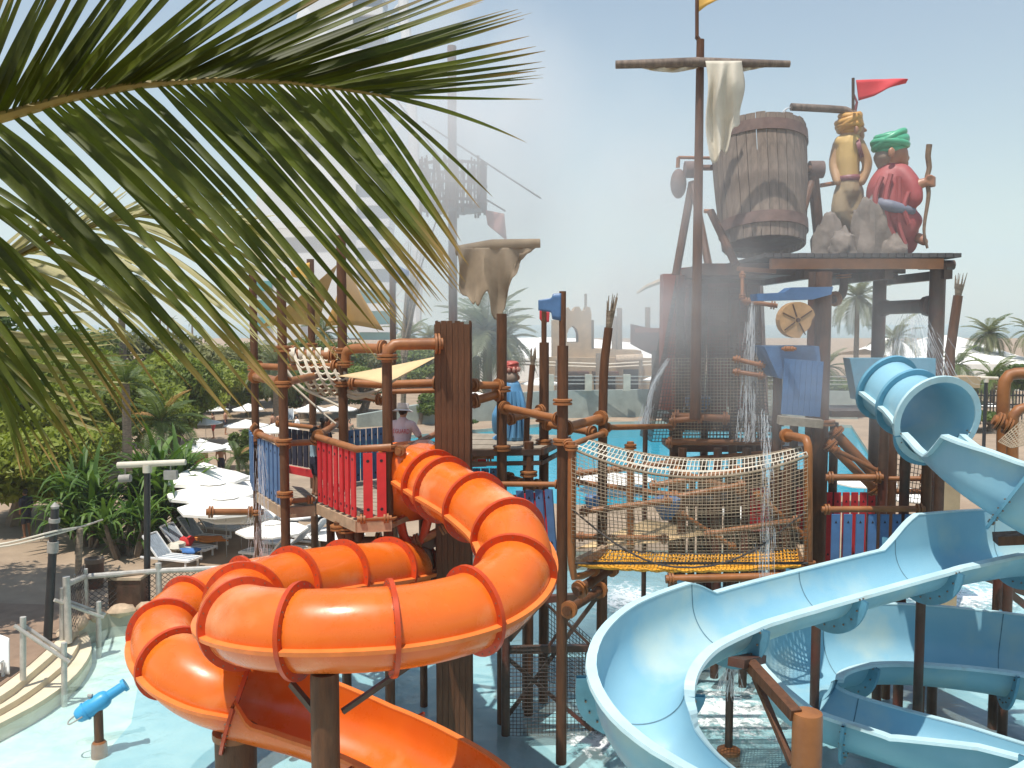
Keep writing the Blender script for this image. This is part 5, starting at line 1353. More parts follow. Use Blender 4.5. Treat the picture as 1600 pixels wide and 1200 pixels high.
# crow's nest mast and torn tan sail -----------------------------------------
cm = thing("crows_nest_mast", "tall mast with a woven crow's nest half lost in spray above the square column", "mast", V((Q(707, 500, 24).x, 24, 0)))
pole(cm, 707, 72, None, 24, .12, mat=dark_m, ref=300)
cc = Q(708, 322, 24); rN = 50 / F * 24; zn0, zn1 = ZAT(24, 326), ZAT(24, 256)
m = MB(); m.lathe([(rN, zn0 - .06), (rN, zn0 + .04)], 18, (cc.x, 24, 0)); m.build("nest_floor", dark_m, cm)
rnd = random.Random(4)
for k in range(46):
    a = 2 * math.pi * k / 46 + rnd.uniform(-.04, .04); m = MB(); rr = rN * rnd.uniform(.97, 1.04)
    m.tube([(cc.x + rr * math.cos(a), 24 + rr * math.sin(a), zn0 - rnd.uniform(0, .2)), (cc.x + rr * math.cos(a + .05), 24 + rr * math.sin(a + .05), (zn0 + zn1) / 2), (cc.x + rr * math.cos(a + rnd.uniform(-.06, .06)), 24 + rr * math.sin(a), zn1 + rnd.uniform(-.1, .12))], rnd.uniform(.025, .045), 5); m.build("stick", dark_m, cm)
m = MB()
for z in (zn0 + .15, (zn0 + zn1) / 2, zn1 - .08): m.ann((cc.x, 24, z), (0, 0, 1), rN * .98, rN * 1.06, .07, 24)
m.build("nest_band", dark_m, cm)
for a, b in (((660, 190), (845, 310)), ((740, 300), (790, 330)), ((690, 250), (600, 130)), ((640, 470), (700, 290))):
    m = MB(); m.tube([Q(*a, 23.9), Q(*b, 23.9)], .022, 4); m.build("stay_rope", net_dark_m, cm)
def interp_tab(tab, t):
    for (t0, a), (t1, b) in zip(tab, tab[1:]):
        if t <= t1: return a + (b - a) * (t - t0) / (t1 - t0)
    return tab[-1][1]
ys = thing("torn_sail_yard", "horizontal log yard with a torn tan sail hanging in front of the date palm", "sail", Q(780, 382, 19.5))
m = MB(); m.tube([Q(712, 392, 19.6), Q(770, 383, 19.5), Q(844, 380, 19.4)], [.11, .13, .10], 10); m.build("yard", canvas_tan_m, ys)
_torn = [(0, 452), (.1, 472), (.26, 476), (.34, 446), (.40, 470), (.50, 502), (.58, 494), (.74, 456), (.88, 420), (1, 397)]
def f_torn(u, v):
    yb = interp_tab(_torn, u) + 3 * math.sin(u * 60)
    x = lerp(714, 838, u) - (max(0, u - .5) * 46 * v) + (6 * v if u < .35 else 0) + 3 * math.sin(u * 25 + v * 5) * v
    y = lerp(387, yb, v) + 7 * math.sin(v * 9 + u * 6) * v * (1 - v)
    return Q(x, y, 19.4 - .13 * math.sin(u * 23 + v * 5 * math.cos(u * 4)) * (.3 + v) - .25 * math.sin(math.pi * u) * v)
mm_ = MB(); mm_.grid(f_torn, 60, 28); o = mm_.build("torn_canvas", canvas_tan_m, ys, ang=80); o.modifiers.new("thickness", 'SOLIDIFY').thickness = .012
pf = MB(); pf.grid(lambda u, v: Q(lerp(758, 788, u) + 4 * v, lerp(lerp(328, 334, u), lerp(352, 376, u), v), 24 + .1 * math.sin(u * 5 + v * 2)), 10, 8)
o = pf.build("tattered_banner", pm("faded_pink_cloth", (0.40, 0.19, 0.16), 0.9, 0.2, 3), None); tag(o, "faded pink tattered banner in the spray right of the crow's nest", "banner"); o.modifiers.new("thickness", 'SOLIDIFY').thickness = .01

# big rust pipes at the right edge
rp_ = thing("water_pipe", "thick rust brown bent water pipe rising at the right edge", "pipe", V((Q(1567, 690, 17).x, 17, 0)))
pole(rp_, 1567, 735, None, 17, .1, mat=dark_m, ref=735)
pipe(rp_, [Q(1567, 735, 17), Q(1567, 690, 17), Q(1568, 610, 17), Q(1573, 592, 17), Q(1586, 584, 17), Q(1640, 584, 16.8)], .115, smooth_path=True)
rp2 = thing("water_pipe", "short rust brown elbow pipe beside the bent pipe at the right edge", "pipe", V((Q(1600, 690, 16.4).x, 16.4, 0)))
pole(rp2, 1582, 735, None, 16.4, .09, mat=dark_m, ref=735)
pipe(rp2, [Q(1582, 735, 16.4), Q(1582, 690, 16.4), Q(1583, 650, 16.4), Q(1592, 640, 16.4), Q(1640, 634, 16.4)], .1, smooth_path=True)
pipe(rp2, [Q(1552, 655, 16.5), Q(1583, 668, 16.4)], .1)
net_panel(rp2, quadfn(Q(1560, 690, 16), Q(1610, 645, 16), Q(1620, 690, 15.6), Q(1580, 700, 15.6)), 10, 8, .012, net_m)
wallslab = MB(); a = Q(1465, 596, 24); wallslab.box((a.x + .45, 24, a.z), 1.0, .8, .3); wallslab.box((a.x + .35, 24, a.z / 2 - .2), .5, .5, a.z - .3)
tag(wallslab.build("stone_pillar", sand_wall_m, None, smooth=False), "sandstone pillar with a flat cap behind the blue tube mouth", "pillar")
# ------------------------------------------------------------------ left bank: railing, lamps, cannon, loungers, umbrellas
rl = thing("pool_railing", "weathered log railing with diamond wire mesh along the curved pool edge", "railing", GG(248, 940))
def rpost(px, yt, yb, r, parent, mat=steel_m, band=False):
    b = GG(px, yb); c = Q(px, yt, b.y); m = MB(); m.tube([(b.x, b.y, GZ - .02), (b.x, b.y, c.z)], r, 10); o = m.build("post", mat, parent)
    return b, c
tops = []
for px, yt, yb in ((107, 905, 1003), (134, 893, 958), (249, 884, 942), (378, 878, 935), (470, 870, 925)):
    b, c = rpost(px, yt - 4, yb, .085, rl); tops.append((b, ZAT(b.y, yt + 8)))
for (b0, z0), (b1, z1) in zip(tops, tops[1:]):
    m = MB(); m.tube([(b0.x, b0.y, z0), (b1.x, b1.y, z1)], .075, 9); m.build("rail", steel_m, rl)
    m = MB(); nx = max(4, int((b1 - b0).length / .16)); hh = z0 - GZ - .12
    for i in range(-6, nx + 1):
        for s in (1, -1):
            u0, u1 = i / nx, (i + 6) / nx
            if s < 0: u0, u1 = u1, u0
            a, z_a, c, z_c = u0, 0.0, u1, 1.0
            if u0 < 0: z_a = -u0 / (u1 - u0); a = 0
            if u1 < 0: z_c = u0 / (u0 - u1); c = 0
            if u0 > 1: z_a = (u0 - 1) / (u0 - u1); a = 1
            if u1 > 1: z_c = (1 - u0) / (u1 - u0); c = 1
            if abs(z_c - z_a) < .02: continue
            m.tube([b0.lerp(b1, a) + V((0, 0, .06 + hh * z_a)), b0.lerp(b1, c) + V((0, 0, .06 + hh * z_c))], .009, 3, caps=False)
    m.build("wire_mesh", net_dark_m, rl)["kind"] = "stuff"
for px, yt, yb, lab in ((125, 826, 958, "tall weathered log post rising at the corner of the pool railing"),):
    b = GG(px, yb); t = thing("log_post", lab, "post", b); m = MB(); c = Q(px, yt, b.y); m.tube([b, (b.x, b.y, b.z + (c.z - b.z) * .55), c], [.09, .085, .08], 10); m.build("post", palmtrunk_m, t)
    m = MB(); m.tube([(b.x, b.y, GZ + .75), (b.x, b.y, GZ + 1.05)], .12, 10); m.build("band", greyband_m, t)
def handrail(label, posts, rails):
    t = thing("step_handrail", label, "handrail", V((0, 0, 0))); P_ = []
    for px, yt, yb, z in posts:
        b = G(px, yb, z); c = Q(px, yt, b.y); P_.append((b, c))
    t.location = P_[0][0]; WL[t.name] = P_[0][0].copy()
    for b, c in P_:
        m = MB(); m.tube([b + V((0, 0, -.3 if b.z < .05 else 0)), c], .062, 10); m.build("post", steel_m, t)
    for (i, j, dy0, dy1) in rails:
        (b0, c0), (b1, c1) = P_[i], P_[j]; d = (c1 - c0).normalized()
        m = MB(); m.tube([c0 + V((0, 0, -dy0)) - d * .18 + V((0, -.07, 0)), c1 + V((0, 0, -dy1)) + d * .16 + V((0, -.07, 0))], .042, 9); m.build("rail", steel_m, t)
        if len(rails) == 1: m = MB(); m.tube([c0 + V((0, 0, -dy0)) - d * .1 + V((0.02, .09, 0)), c1 + V((0, 0, -dy1)) + d * .1 + V((0.02, .09, 0))], .042, 9); m.build("rail", steel_m, t)
handrail("double grey handrail going down the pale pool steps at the left edge", [(36, 964, 1062, .4), (100, 1004, 1084, 0)], [(0, 1, .26, .32)])
handrail("single grey handrail from the railing corner down into the splash pool", [(97, 918, 1000, .4), (154, 940, 1010, 0)], [(0, 1, .34, .32), ])
# black leaning rope post with grey bands
b = GG(74, 1006); t = thing("rope_post", "black post with grey bands and pointed cap, a rope tied to it", "post", b)
c = Q(86, 795, b.y); m = MB(); m.tube([b, c], [.10, .09], 12); m.build("post", black_m, t)
for f0, f1 in ((.68, .76), (.90, .93)):
    m = MB(); m.tube([b.lerp(c, f0), b.lerp(c, f1)], .125, 12); m.build("band", greyband_m, t)
m = MB(); m.tube([c, c + V((0, 0, .06)), c + V((0, 0, .16))], [.08, .1, .01], 10); m.build("cap", greyband_m, t)
r_ = thing("rope", "pale double rope running from the left edge past the black banded post", "rope", Q(40, 840, 22.5))
pA, pB, pC = Q(-60, 858, 20.5), Q(86, 830, b.y - .15), Q(160, 812, 27)
for dz in (0, .07):
    m = MB(); m.tube(crom([pA, pA.lerp(pB, .5) + V((0, 0, -.06 - dz)), pB + V((0, 0, -dz)), pB.lerp(pC, .5) + V((0, 0, -.05)), pC], .3), .026, 6); m.build("strand", canvas_m, r_)
# T shaped lamp posts
def tlamp(label, px, yt, yb, arm, Y=None, lamps=True):
    b = GG(px, yb) if Y is None else V((Q(px, yt, Y).x, Y, GZ)); t = thing("lamp_post", label, "lamp post", b); c = Q(px, yt, b.y)
    m = MB(); m.tube([b, (c.x, c.y, c.z + .02)], .085, 12); m.build("post", black_m, t)
    l = Q(arm[0], arm[1], b.y); r = Q(arm[2], arm[3], b.y); m = MB(); m.tube([l, l.lerp(r, .5), r], [.09, .085, .08], 10); m.build("crossbar", canvas_m, t)
    m = MB(); m.tube([c + V((0, 0, -.18)), c + V((0, 0, .02))], .12, 12); m.build("collar", canvas_m, t)
    if lamps:
        m = MB(); p = Q(196, 748, b.y); m.tube([p + V((-.16, 0, 0)), p + V((.14, 0, .02))], .11, 12); m.tube([p + V((0, 0, .1)), p + V((0, 0, .32))], .02, 6); m.build("flood_light", greyband_m, t)
        m = MB(); p = Q(267, 742, b.y); m.box(p, .34, .16, .24); m.tube([p + V((0, 0, .12)), p + V((0, 0, .3))], .02, 6); m.build("flood_light", greyband_m, t, smooth=False)
    return t
tlamp("tall black lamp post with pale log crossbar and two floodlights by the screw pines", 230, 728, 940, (184, 727, 290, 722))
tlamp("distant T shaped lamp post at the right above the blue tube mouth", 1541, 592, 660, (1526, 590, 1559, 591), 45, False)
# sign box and litter bins
b = GG(190, 955); t = thing("sign_box", "dark brown box panel standing behind the railing mesh", "box", b)
z1 = ZAT(b.y + .3, 905); m = MB(); w = 52 / F * b.y; m.box((b.x, b.y + .45, (z1 + GZ) / 2), w, .5, z1 - GZ); m.build("body", dark_m, t, smooth=False); m = MB(); m.box((b.x, b.y + .45, z1 + .04), w + .06, .58, .07); m.build("lid", coping_m, t, smooth=False)
b = GG(149, 918); t = thing("litter_bin", "round brown litter bin with an open top behind the railing", "bin", b); z1 = ZAT(b.y, 872) - GZ; r = 14 / F * b.y
m = MB(); m.lathe([(r * .85, 0), (r, z1 * .5), (r * .95, z1 * .86)], 18, b); m.build("body", dark_m, t); m = MB(); m.lathe([(r * 1.05, z1 * .86), (r * 1.06, z1), (r * .75, z1 + .02), (r * .7, z1 * .9)], 18, b); m.build("rim", trunk_m, t)
# white moulded chair, mostly cut off at left
b = G(-8, 1058, .42); t = thing("plastic_chair", "white moulded chair back cut off by the left edge near the steps", "chair", b)
m = MB(); m.grid(lambda u, v: b + V((lerp(-.45, .32, u) - .12 * v * u, .10 * math.sin(u * 3.1) + .25 * v, .06 + lerp(0, .82, v) - .12 * u * v)), 10, 8); o = m.build("backrest", white_m, t); o.modifiers.new("thickness", 'SOLIDIFY').thickness = .03
m = MB(); m.box(b + V((-.1, -.25, .36)), .6, .5, .05); m.build("seat", white_m, t, smooth=False)
for dx, dy in ((-.35, -.45), (.15, -.45), (-.35, .05), (.15, .05)):
    m = MB(); m.beam(b + V((dx, dy, 0)), b + V((dx, dy, .35)), .05, .05); m.build("leg", white_m, t, smooth=False)
# blue water cannon
b = G(155, 1160, -.0); t = thing("water_cannon", "blue toy water cannon on a brown post in the shallow water", "water cannon", V((b.x, b.y, -.28)))
piv = Q(155, 1100, b.y)
m = MB(); m.tube([(b.x, b.y, -.28), (b.x, b.y, piv.z)], .085, 14); m.build("post", pole_m, t)
m = MB(); m.lathe([(.15, -.28), (.14, -.02), (.1, .03)], 16, (b.x, b.y, 0)); m.build("base", pipe_m, t)
ta, no = Q(118, 1122, b.y - .12), Q(197, 1069, b.y + .25); ax = (no - ta).normalized(); Lc = (no - ta).length
s_ = ax.cross(V((0, 0, 1))).normalized(); CM = MX((s_, ax.cross(s_) * -1, ax)).transposed()
m = MB(); m.lathe([(.02, 0), (.10, .02), (.135, .06), (.15, .12), (.165, .2), (.165, Lc * .55), (.14, Lc * .62), (.095, Lc * .66), (.09, Lc * .93), (.125, Lc * .94), (.125, Lc), (.06, Lc)], 20, ta, CM); m.build("barrel", cannon_m, t)
m = MB(); m.ann(ta + ax * .2, ax, .16, .18, .03, 20); m.build("band", cannon_m, t)
m = MB(); p = ta + ax * .3 + V((0, 0, .16)); m.tube([p, p + V((0, 0, .07))], .03, 8); m.tube([p + V((-.04, 0, .08)), p + V((.04, 0, .08))], .035, 8); m.build("sight", greyband_m, t)
m = MB(); m.tube(crom([ta + ax * .14 + s_ * .16, ta - ax * .12 + s_ * .1, ta - ax * .12 - s_ * .1, ta + ax * .14 - s_ * .16], .05), .014, 6); m.build("handle", greyband_m, t)
# umbrellas ------------------------------------------------------------
def umbrella_proto(label, grp):
    t = thing("parasol", label, "parasol", (0, 0, 0), grp)
    m = MB(); n = 8; r = 1.0; prof = [(.04, 1.0), (.5, .80), (1.0, .60), (1.0, .51)]; o = 0
    for k in range(n):
        a0, a1 = 2 * math.pi * k / n, 2 * math.pi * (k + 1) / n
        for (r0, z0), (r1, z1) in zip(prof, prof[1:]):
            q = [V((r0 * math.cos(a0), r0 * math.sin(a0), z0)), V((r1 * math.cos(a0), r1 * math.sin(a0), z1)), V((r1 * math.cos(a1), r1 * math.sin(a1), z1)), V((r0 * math.cos(a1), r0 * math.sin(a1), z0))]
            m.add(q, [(0, 1, 2, 3)])
    m.build("canopy", umb_m, t, smooth=False)
    m = MB(); m.lathe([(.30, .93), (.04, 1.06), (.0, 1.07)], 8, (0, 0, 0), cap=False); m.build("vent_cap", umb_m, t, smooth=False)
    m = MB(); m.tube([(0, 0, -1.15), (0, 0, 1.1)], .02, 8); m.build("pole", steel_m, t)
    return t
ulist = [  # px, py of canopy top, width px, Y, label
    (318, 722, 122, 31.5, "white parasol with a vent cap nearest the screw pines, rear one of the near pair"), (352, 770, 132, 28.5, "large white parasol over the front row of loungers"), (392, 742, 110, 33, "white parasol touching the left side of the blue slatted balcony"),
    (332, 748, 128, 30.2, "white parasol overlapping the near pair beside the lamp post"), (376, 790, 108, 29.6, "low white parasol right of the pipe stub above the loungers"), (425, 812, 100, 27.5, "low white parasol under the blue slatted balcony"), (312, 685, 74, 42, "white parasol partly shaded in front of the thatched seats"), (321, 652, 46, 56, "small white parasol at the foot of the yellow green trees"),
    (388, 630, 46, 62, "small white parasol left of the two leftmost poles"), (384, 655, 62, 54, "white parasol just above the blue slatted balcony"), (432, 660, 64, 50, "white parasol between the two left brown poles"), (486, 630, 50, 60, "white parasol seen above the dark haired girls"),
    (530, 630, 50, 62, "white parasol half behind the tallest left brown pole"), (845, 589, 58, 80, "white parasol right of the red turbaned statue"), (1022, 585, 32, 88, "white parasol peeping out left of the red timber core"), (1529, 596, 46, 84, "white parasol above the black fence at right"),
    (1549, 630, 36, 74, "white parasol below the black fence at right"), (960, 745, 110, 41, "white parasol behind the left part of the net bridge"), (740, 610, 40, 76, "white parasol left of the red turbaned statue"), (460, 790, 90, 31, "white parasol behind the long pole of the blue balcony"),
    (525, 830, 84, 30, "white parasol under the red slatted balcony"), (1352, 742, 90, 36, "white parasol seen through the posts left of the blue tube"), (1420, 762, 90, 33, "white parasol behind the blue slatted fence under the blue tube"), (1180, 790, 100, 31, "white parasol hidden behind the right part of the net bridge"), (335, 632, 40, 64, "tiny white parasol deep under the trees at left"), (360, 690, 50, 46, "white parasol right of the small yellow green palm")]
upro = None
for px, py, w, Y, lab in ulist:
    top = Q(px, py, Y); r = w / 2 / F * Y * 1.12
    if upro is None: upro = umbrella_proto(lab, "white parasols"); o = upro
    else: o = copy_tree(upro); o["label"] = lab
    sz = min((top.z - GZ) / 2.25, r * 1.15)
    o.location = (top.x, Y, top.z - 1.08 * sz); o.scale = (r, r, sz); o.rotation_euler = (0, 0, random.uniform(0, .8))
    pl = [c for c in o.children if c.name.startswith("pole")][0]
    pl.location.z = 0; hgt = (top.z - 1.08 * sz - GZ) / sz / 1.15; pl.scale = (.6 / r, .6 / r, hgt if hgt > 1.02 else 1.02)
# sun loungers ------------------------------------------------------------
def lounger_proto(lab):
    t = thing("sun_lounger", lab, "sun lounger", (0, 0, 0), "sun loungers below the balconies")
    m = MB(); 
    for sx in (-.33, .33): m.beam((sx, -.95, .32), (sx, .95, .32), .05, .06)
    m.beam((-.33, -.95, .32), (.33, -.95, .32), .05, .06); m.build("frame", white_m, t, smooth=False)
    for sx in (-.3, .3):
        for sy in (-.8, .75): m = MB(); m.beam((sx, sy, 0), (sx, sy, .3), .05, .05); m.build("leg", white_m, t, smooth=False)
    for k in range(7): m = MB(); m.box((-.27 + .09 * k, -.32, .355), .075, 1.2, .02); m.build("strap", sling_m if k % 2 else white_m, t, smooth=False)
    for k in range(7):
        m = MB(); m.beam((-.27 + .09 * k, .3, .36), (-.27 + .09 * k, .82, .98), .075, .02); m.build("back_strap", sling_m, t, smooth=False)
    m = MB()
    for sx in (-.33, .33): m.beam((sx, .28, .35), (sx, .85, 1.02), .04, .05)
    m.beam((-.33, .85, 1.02), (.33, .85, 1.02), .04, .05); m.build("back_frame", white_m, t, smooth=False)
    return t
ll = [(268, 885, 1.25, "front lounger by the black lamp post, heaped with a red bag and blue towel"), (293, 868, 1.25, "second lounger of the front row with an orange towel"), (318, 852, 1.25, "third lounger of the front row with a raised grey back"),
      (340, 836, 1.25, "fourth lounger of the front row under the large white parasol"), (362, 822, 1.25, "farthest lounger of the front row"), (388, 812, 1.25, "lounger half shaded behind the front row"), (420, 878, -1.9, "lounger with its back to the front row, left of the long pole"), (452, 862, -1.9, "lounger beside the long pole, seen between the orange tubes"),
      (478, 850, -1.9, "lounger under the red balcony with dark bags on it"), (505, 842, -1.9, "pale lounger far under the red balcony"), (440, 838, -1.9, "lounger behind the long pole with reddish towels"), (410, 800, 1.25, "lounger nearest the parasol pole"), (415, 690, .4, "white lounger beyond the blue balcony"), (650, 880, 1.1, "white lounger glimpsed behind the pipework"), (452, 660, .2, "white lounger in front of the dark trees")]
lpro = None
for px, py, rz, lab in ll:
    p = GG(px, py)
    if lpro is None: lpro = lounger_proto(lab); o = lpro
    else: o = copy_tree(lpro); o["label"] = lab
    o.location = p; o.rotation_euler = (0, 0, rz); o.scale = (.95, .95, .95)
def towel(name, lab, px, py, dz, sx, sy, mat, h=.1):
    c = GG(px, py) + V((0, 0, .42 + dz)); m = MB(); m.ell(c, sx, sy, h, 12, 7, jit=.9); tag(m.build(name, mat, None), lab, name.split("_")[-1])
towel("red_bag", "small red bag on the front lounger", 293, 868, .06, .22, .2, redcloth_m, .16)
towel("blue_towel", "bright blue towel crumpled on the front lounger", 298, 880, 0, .32, .22, bluecloth_m, .08)
towel("white_bag", "cream bag lying on the front lounger left of the red bag", 276, 876, .05, .3, .22, canvas_m, .14)
towel("orange_towel", "orange towel spread on the second lounger", 330, 862, 0, .6, .3, orangecloth_m, .07)
towel("dark_bag", "dark bag on a lounger below the red balcony", 505, 828, .1, .5, .4, dark_cloth_m, .3)
towel("orange_towel", "orange towel hanging below the blue balcony", 470, 815, .5, .3, .25, orangecloth_m, .4)
towel("red_towel", "dark red towel on the lounger left of the long pole", 430, 848, .1, .4, .25, slat_red_m, .12)
# thatched low wall and black fence
m = MB(); a, b = GG(285, 722), GG(325, 720); m.box(((a.x + b.x) / 2, a.y, GZ + .3), abs(b.x - a.x), 1.0, .6); tag(m.build("thatched_seat", leaf_dead, None, smooth=False), "low thatched bench in the shade of a white parasol", "bench")
bf = thing("black_fence", "black spiked metal fence at the right edge beyond the blue tube", "fence", V((Q(1550, 650, 66).x, 66, GZ)))
for k in range(26):
    x = Q(1492 + 5 * k, 640, 66).x; m = MB(); m.tube([(x, 66, GZ), (x, 66, ZAT(66, 612)), (x, 66, ZAT(66, 608))], [.05, .05, .005], 5); m.build("picket", black_m, bf)
m = MB()
for y in (618, 632): m.beam(Q(1490, y, 66), Q(1625, y, 66), .08, .1)
m.build("rail", black_m, bf, smooth=False)

# ------------------------------------------------------------------ figures
def blob(name, tubes, ells, mat, parent, vox=.03):
    m = MB()
    for pts, rs in tubes:
        pp, ee = crom(pts, .06 if vox < .02 else .12, [(r,) for r in rs]); m.tube(pp, [e[0] for e in ee], 12)
        m.ell(pts[0], rs[0], rs[0], rs[0], 10, 6); m.ell(pts[-1], rs[-1], rs[-1], rs[-1], 10, 6)
    for e in ells: m.ell(e[0], e[1], e[2], e[3], 16, 10, e[4] if len(e) > 4 else None)
    o = m.build(name, mat, parent)
    md = o.modifiers.new("one_skin", 'REMESH'); md.mode = 'VOXEL'; md.voxel_size = vox; md.use_smooth_shade = True
    sm = o.modifiers.new("soften", 'SMOOTH'); sm.factor = .5; sm.iterations = 3
    return o
def person(label, px, ytop, Y, z0, face, sk, clothes, h=None, hair=hair_m, lean=0.0, arms=None, vox=.02, hands=False, hat=False, bun=False, grp=None, sit=False):
    top = Q(px, ytop, Y); h = h or (top.z - z0); k = h / 1.75; b = V((top.x, Y, z0)); t = thing("person", label, "person", b, grp)
    Rz = MX.Rotation(face, 3, 'Z')                         # face 0: looks along +Y (away from the camera)
    L = lambda x, y, z: b + Rz @ V((x * k, (y + lean * max(0, z - .9)) * k, z * k))
    ar = arms or [[(-.19, 0, 1.42), (-.24, -.03, 1.14), (-.22, .06, .9)], [(.19, 0, 1.42), (.24, -.03, 1.14), (.22, .06, .9)]]
    tb = []; 
    for s in (-1, 1):
        tb.append(([L(s * .095, 0, .9), L(s * .1, .02, .5), L(s * .1, -.02, .08)], [.085 * k, .06 * k, .04 * k]))
        tb.append(([L(s * .1, -.04, .05), L(s * .1, .15, .03)], [.045 * k, .032 * k]))
    tb.append(([L(0, 0, .92), L(0, 0, 1.1), L(0, .01, 1.3), L(0, 0, 1.42)], [.135 * k, .125 * k, .15 * k, .11 * k]))
    tb.append(([L(-.13, 0, 1.38), L(.13, 0, 1.38)], [.085 * k, .085 * k])); tb.append(([L(0, -.01, 1.42), L(0, .02, 1.58)], [.055 * k, .055 * k]))
    for a in ar: tb.append(([L(*p) for p in a], [.052 * k, .042 * k, .03 * k]))
    if hands:
        for a in ar:
            w = V(a[2]); d = (V(a[2]) - V(a[1])).normalized(); sd = d.cross(V((0, 1, 0))).normalized()
            tb.append(([L(*w), L(*(w + d * .08))], [.032 * k, .034 * k]))
            for q in range(4): f = w + d * .09 + sd * (.018 * (q - 1.5)); tb.append(([L(*f), L(*(f + d * (.04 - .004 * abs(q - 1)) + V((0, .015, 0)))), L(*(f + d * .06 + V((0, .035, 0))))], [.009 * k] * 3))
            tb.append(([L(*(w + d * .03 + sd * .03)), L(*(w + d * .07 + sd * .06 + V((0, .02, 0))))], [.011 * k, .009 * k]))
    hd = L(0, .03, 1.64)
    el = [(hd, .075 * k, .092 * k, .115 * k, Rz), (L(0, .125, 1.62), .014 * k, .022 * k, .02 * k, Rz), (L(0, .09, 1.56), .035 * k, .035 * k, .03 * k, Rz), (L(-.078, .02, 1.635), .012 * k, .02 * k, .03 * k, Rz), (L(.078, .02, 1.635), .012 * k, .02 * k, .03 * k, Rz)]
    blob("body", tb, el, sk, t, vox)
    if hands:
        for s in (-1, 1): m = MB(); m.ell(L(s * .03, .118, 1.655), .012 * k, .008 * k, .008 * k, 8, 5); m.build("eye", dark_cloth_m, t)
        m = MB(); m.tube([L(-.022, .122, 1.575), L(.022, .122, 1.575)], .006 * k, 6); m.build("mouth", slat_red_m, t)
    if hair:
        m = MB(); m.ell(L(0, .005, 1.67), .086 * k, .098 * k, .105 * k, 14, 10, Rz, jit=.15)
        if bun: m.ell(L(0, -.09, 1.68), .05 * k, .05 * k, .055 * k, 10, 7, Rz, jit=.2); m.ell(L(0, -.07, 1.58), .06 * k, .04 * k, .09 * k, 10, 7, Rz, jit=.2)
        m.build("hair", hair, t)
    if hat:
        m = MB(); HM = Rz @ MX.Rotation(-.18, 3, 'X'); m.lathe([(.0, 1e-3), (.105, .0), (.11, -.01), (.115, -.10), (.12, -.11), (.2, -.15), (.205, -.155), (.19, -.15), (.115, -.12)], 20, L(0, .02, 1.79), HM * k if False else HM, cap=False); m.build("bucket_hat", hat_m, t)
        m = MB(); m.ann(L(0, .02, 1.79) + HM @ V((0, 0, -.105)), HM @ V((0, 0, 1)), .117, .124, .02, 20); m.build("hat_band", canvas_m, t)
    for kind, mt in clothes:
        if kind == "shorts":
            blob("shorts", [([L(0, 0, .84), L(0, 0, 1.0)], [.15 * k, .147 * k])] + [([L(s * .095, 0, .9), L(s * .105, .02, .58)], [.10 * k, .085 * k]) for s in (-1, 1)], [], mt, t, vox)
        elif kind == "shirt":
            tt = [([L(0, 0, .93), L(0, 0, 1.1), L(0, .01, 1.3), L(0, 0, 1.44)], [.155 * k, .15 * k, .172 * k, .115 * k]), ([L(-.14, 0, 1.39), L(.14, 0, 1.39)], [.10 * k, .10 * k])]
            for a in ar: q = V(a[0]).lerp(V(a[1]), .75); tt.append(([L(*a[0]), L(*q)], [.075 * k, .068 * k]))
            blob("shirt", tt, [], mt, t, vox)
        elif kind == "swimsuit":
            blob("swimsuit", [([L(0, 0, .86), L(0, 0, 1.1), L(0, .012, 1.3)], [.148 * k, .135 * k, .155 * k])], [], mt, t, vox)
    return t, L, Rz, k
lg = person("person in a white bucket hat and pale pink shirt at the slide entry", 628, 634, 16.9, ZD, -.25, skin_m, [("shirt", shirt_m), ("shorts", redcloth_m)], hair=hair_m, hat=True, hands=True, vox=.012,
            arms=[[(-.19, 0, 1.40), (-.27, .10, 1.17), (-.17, .28, 1.05)], [(.19, 0, 1.40), (.30, .10, 1.18), (.24, .30, 1.08)]], lean=.05)
t_, L, Rz, k = lg
tc = bpy.data.curves.new("lettering", 'FONT'); tc.body = "LIFEGUARD"; tc.size = .085; tc.align_x = 'CENTER'; tc.extrude = .001
_tx = bpy.data.objects.new("lettering_source", tc); COL.objects.link(_tx); tc.materials.append(redcloth_m)
bpy.context.view_layer.update()
_me = bpy.data.meshes.new_from_object(_tx.evaluated_get(bpy.context.evaluated_depsgraph_get())); bpy.data.objects.remove(_tx)
txt = bpy.data.objects.new("lettering", _me); COL.objects.link(txt)
txt.parent = t_; txt.location = L(0, -.19, 1.27) - WL[t_.name]; txt.rotation_euler = (math.pi / 2 - .05, 0, -.25); txt.scale = (1.0, 1.4, 1)
person("dark haired girl with a bun in a grey blue swimsuit on the blue balcony", 492, 668, 17.6, ZB, -1.0, skin_dark_m, [("swimsuit", dress_m), ("shorts", dark_cloth_m)], hands=True, bun=True, vox=.012)
person("dark haired girl standing behind the girl with the bun, looking right", 508, 652, 18.2, ZB, -1.5, skin_dark_m, [("swimsuit", dark_cloth_m)], hands=True, bun=True, vox=.012)
for px, yt, Y, lab, cl in ((333, 650, 58, "distant sunlit bather walking beside the small parasols under the trees", slat_red_m), (352, 652, 60, "distant bather in dark shorts near the shaded rocks", dark_cloth_m), (426, 640, 58, "distant bather, left one of the pair between the left poles", dark_cloth_m), (437, 638, 58.5, "distant bather, right one of the pair between the left poles", bluecloth_m),
                          (345, 700, 43, "bather in brown shade by the small yellow green palm", dark_cloth_m), (464, 640, 56, "distant figure in pale clothes at the white chairs", white_m), (546, 648, 54, "distant bather behind the tallest left pole", redcloth_m)):
    person(lab, px, yt, Y, GZ, random.uniform(0, 6), skin_m, [("shorts", cl)] + ([("shirt", white_m)] if cl is white_m else []), vox=.03, grp="bathers in the distance", h=1.72)
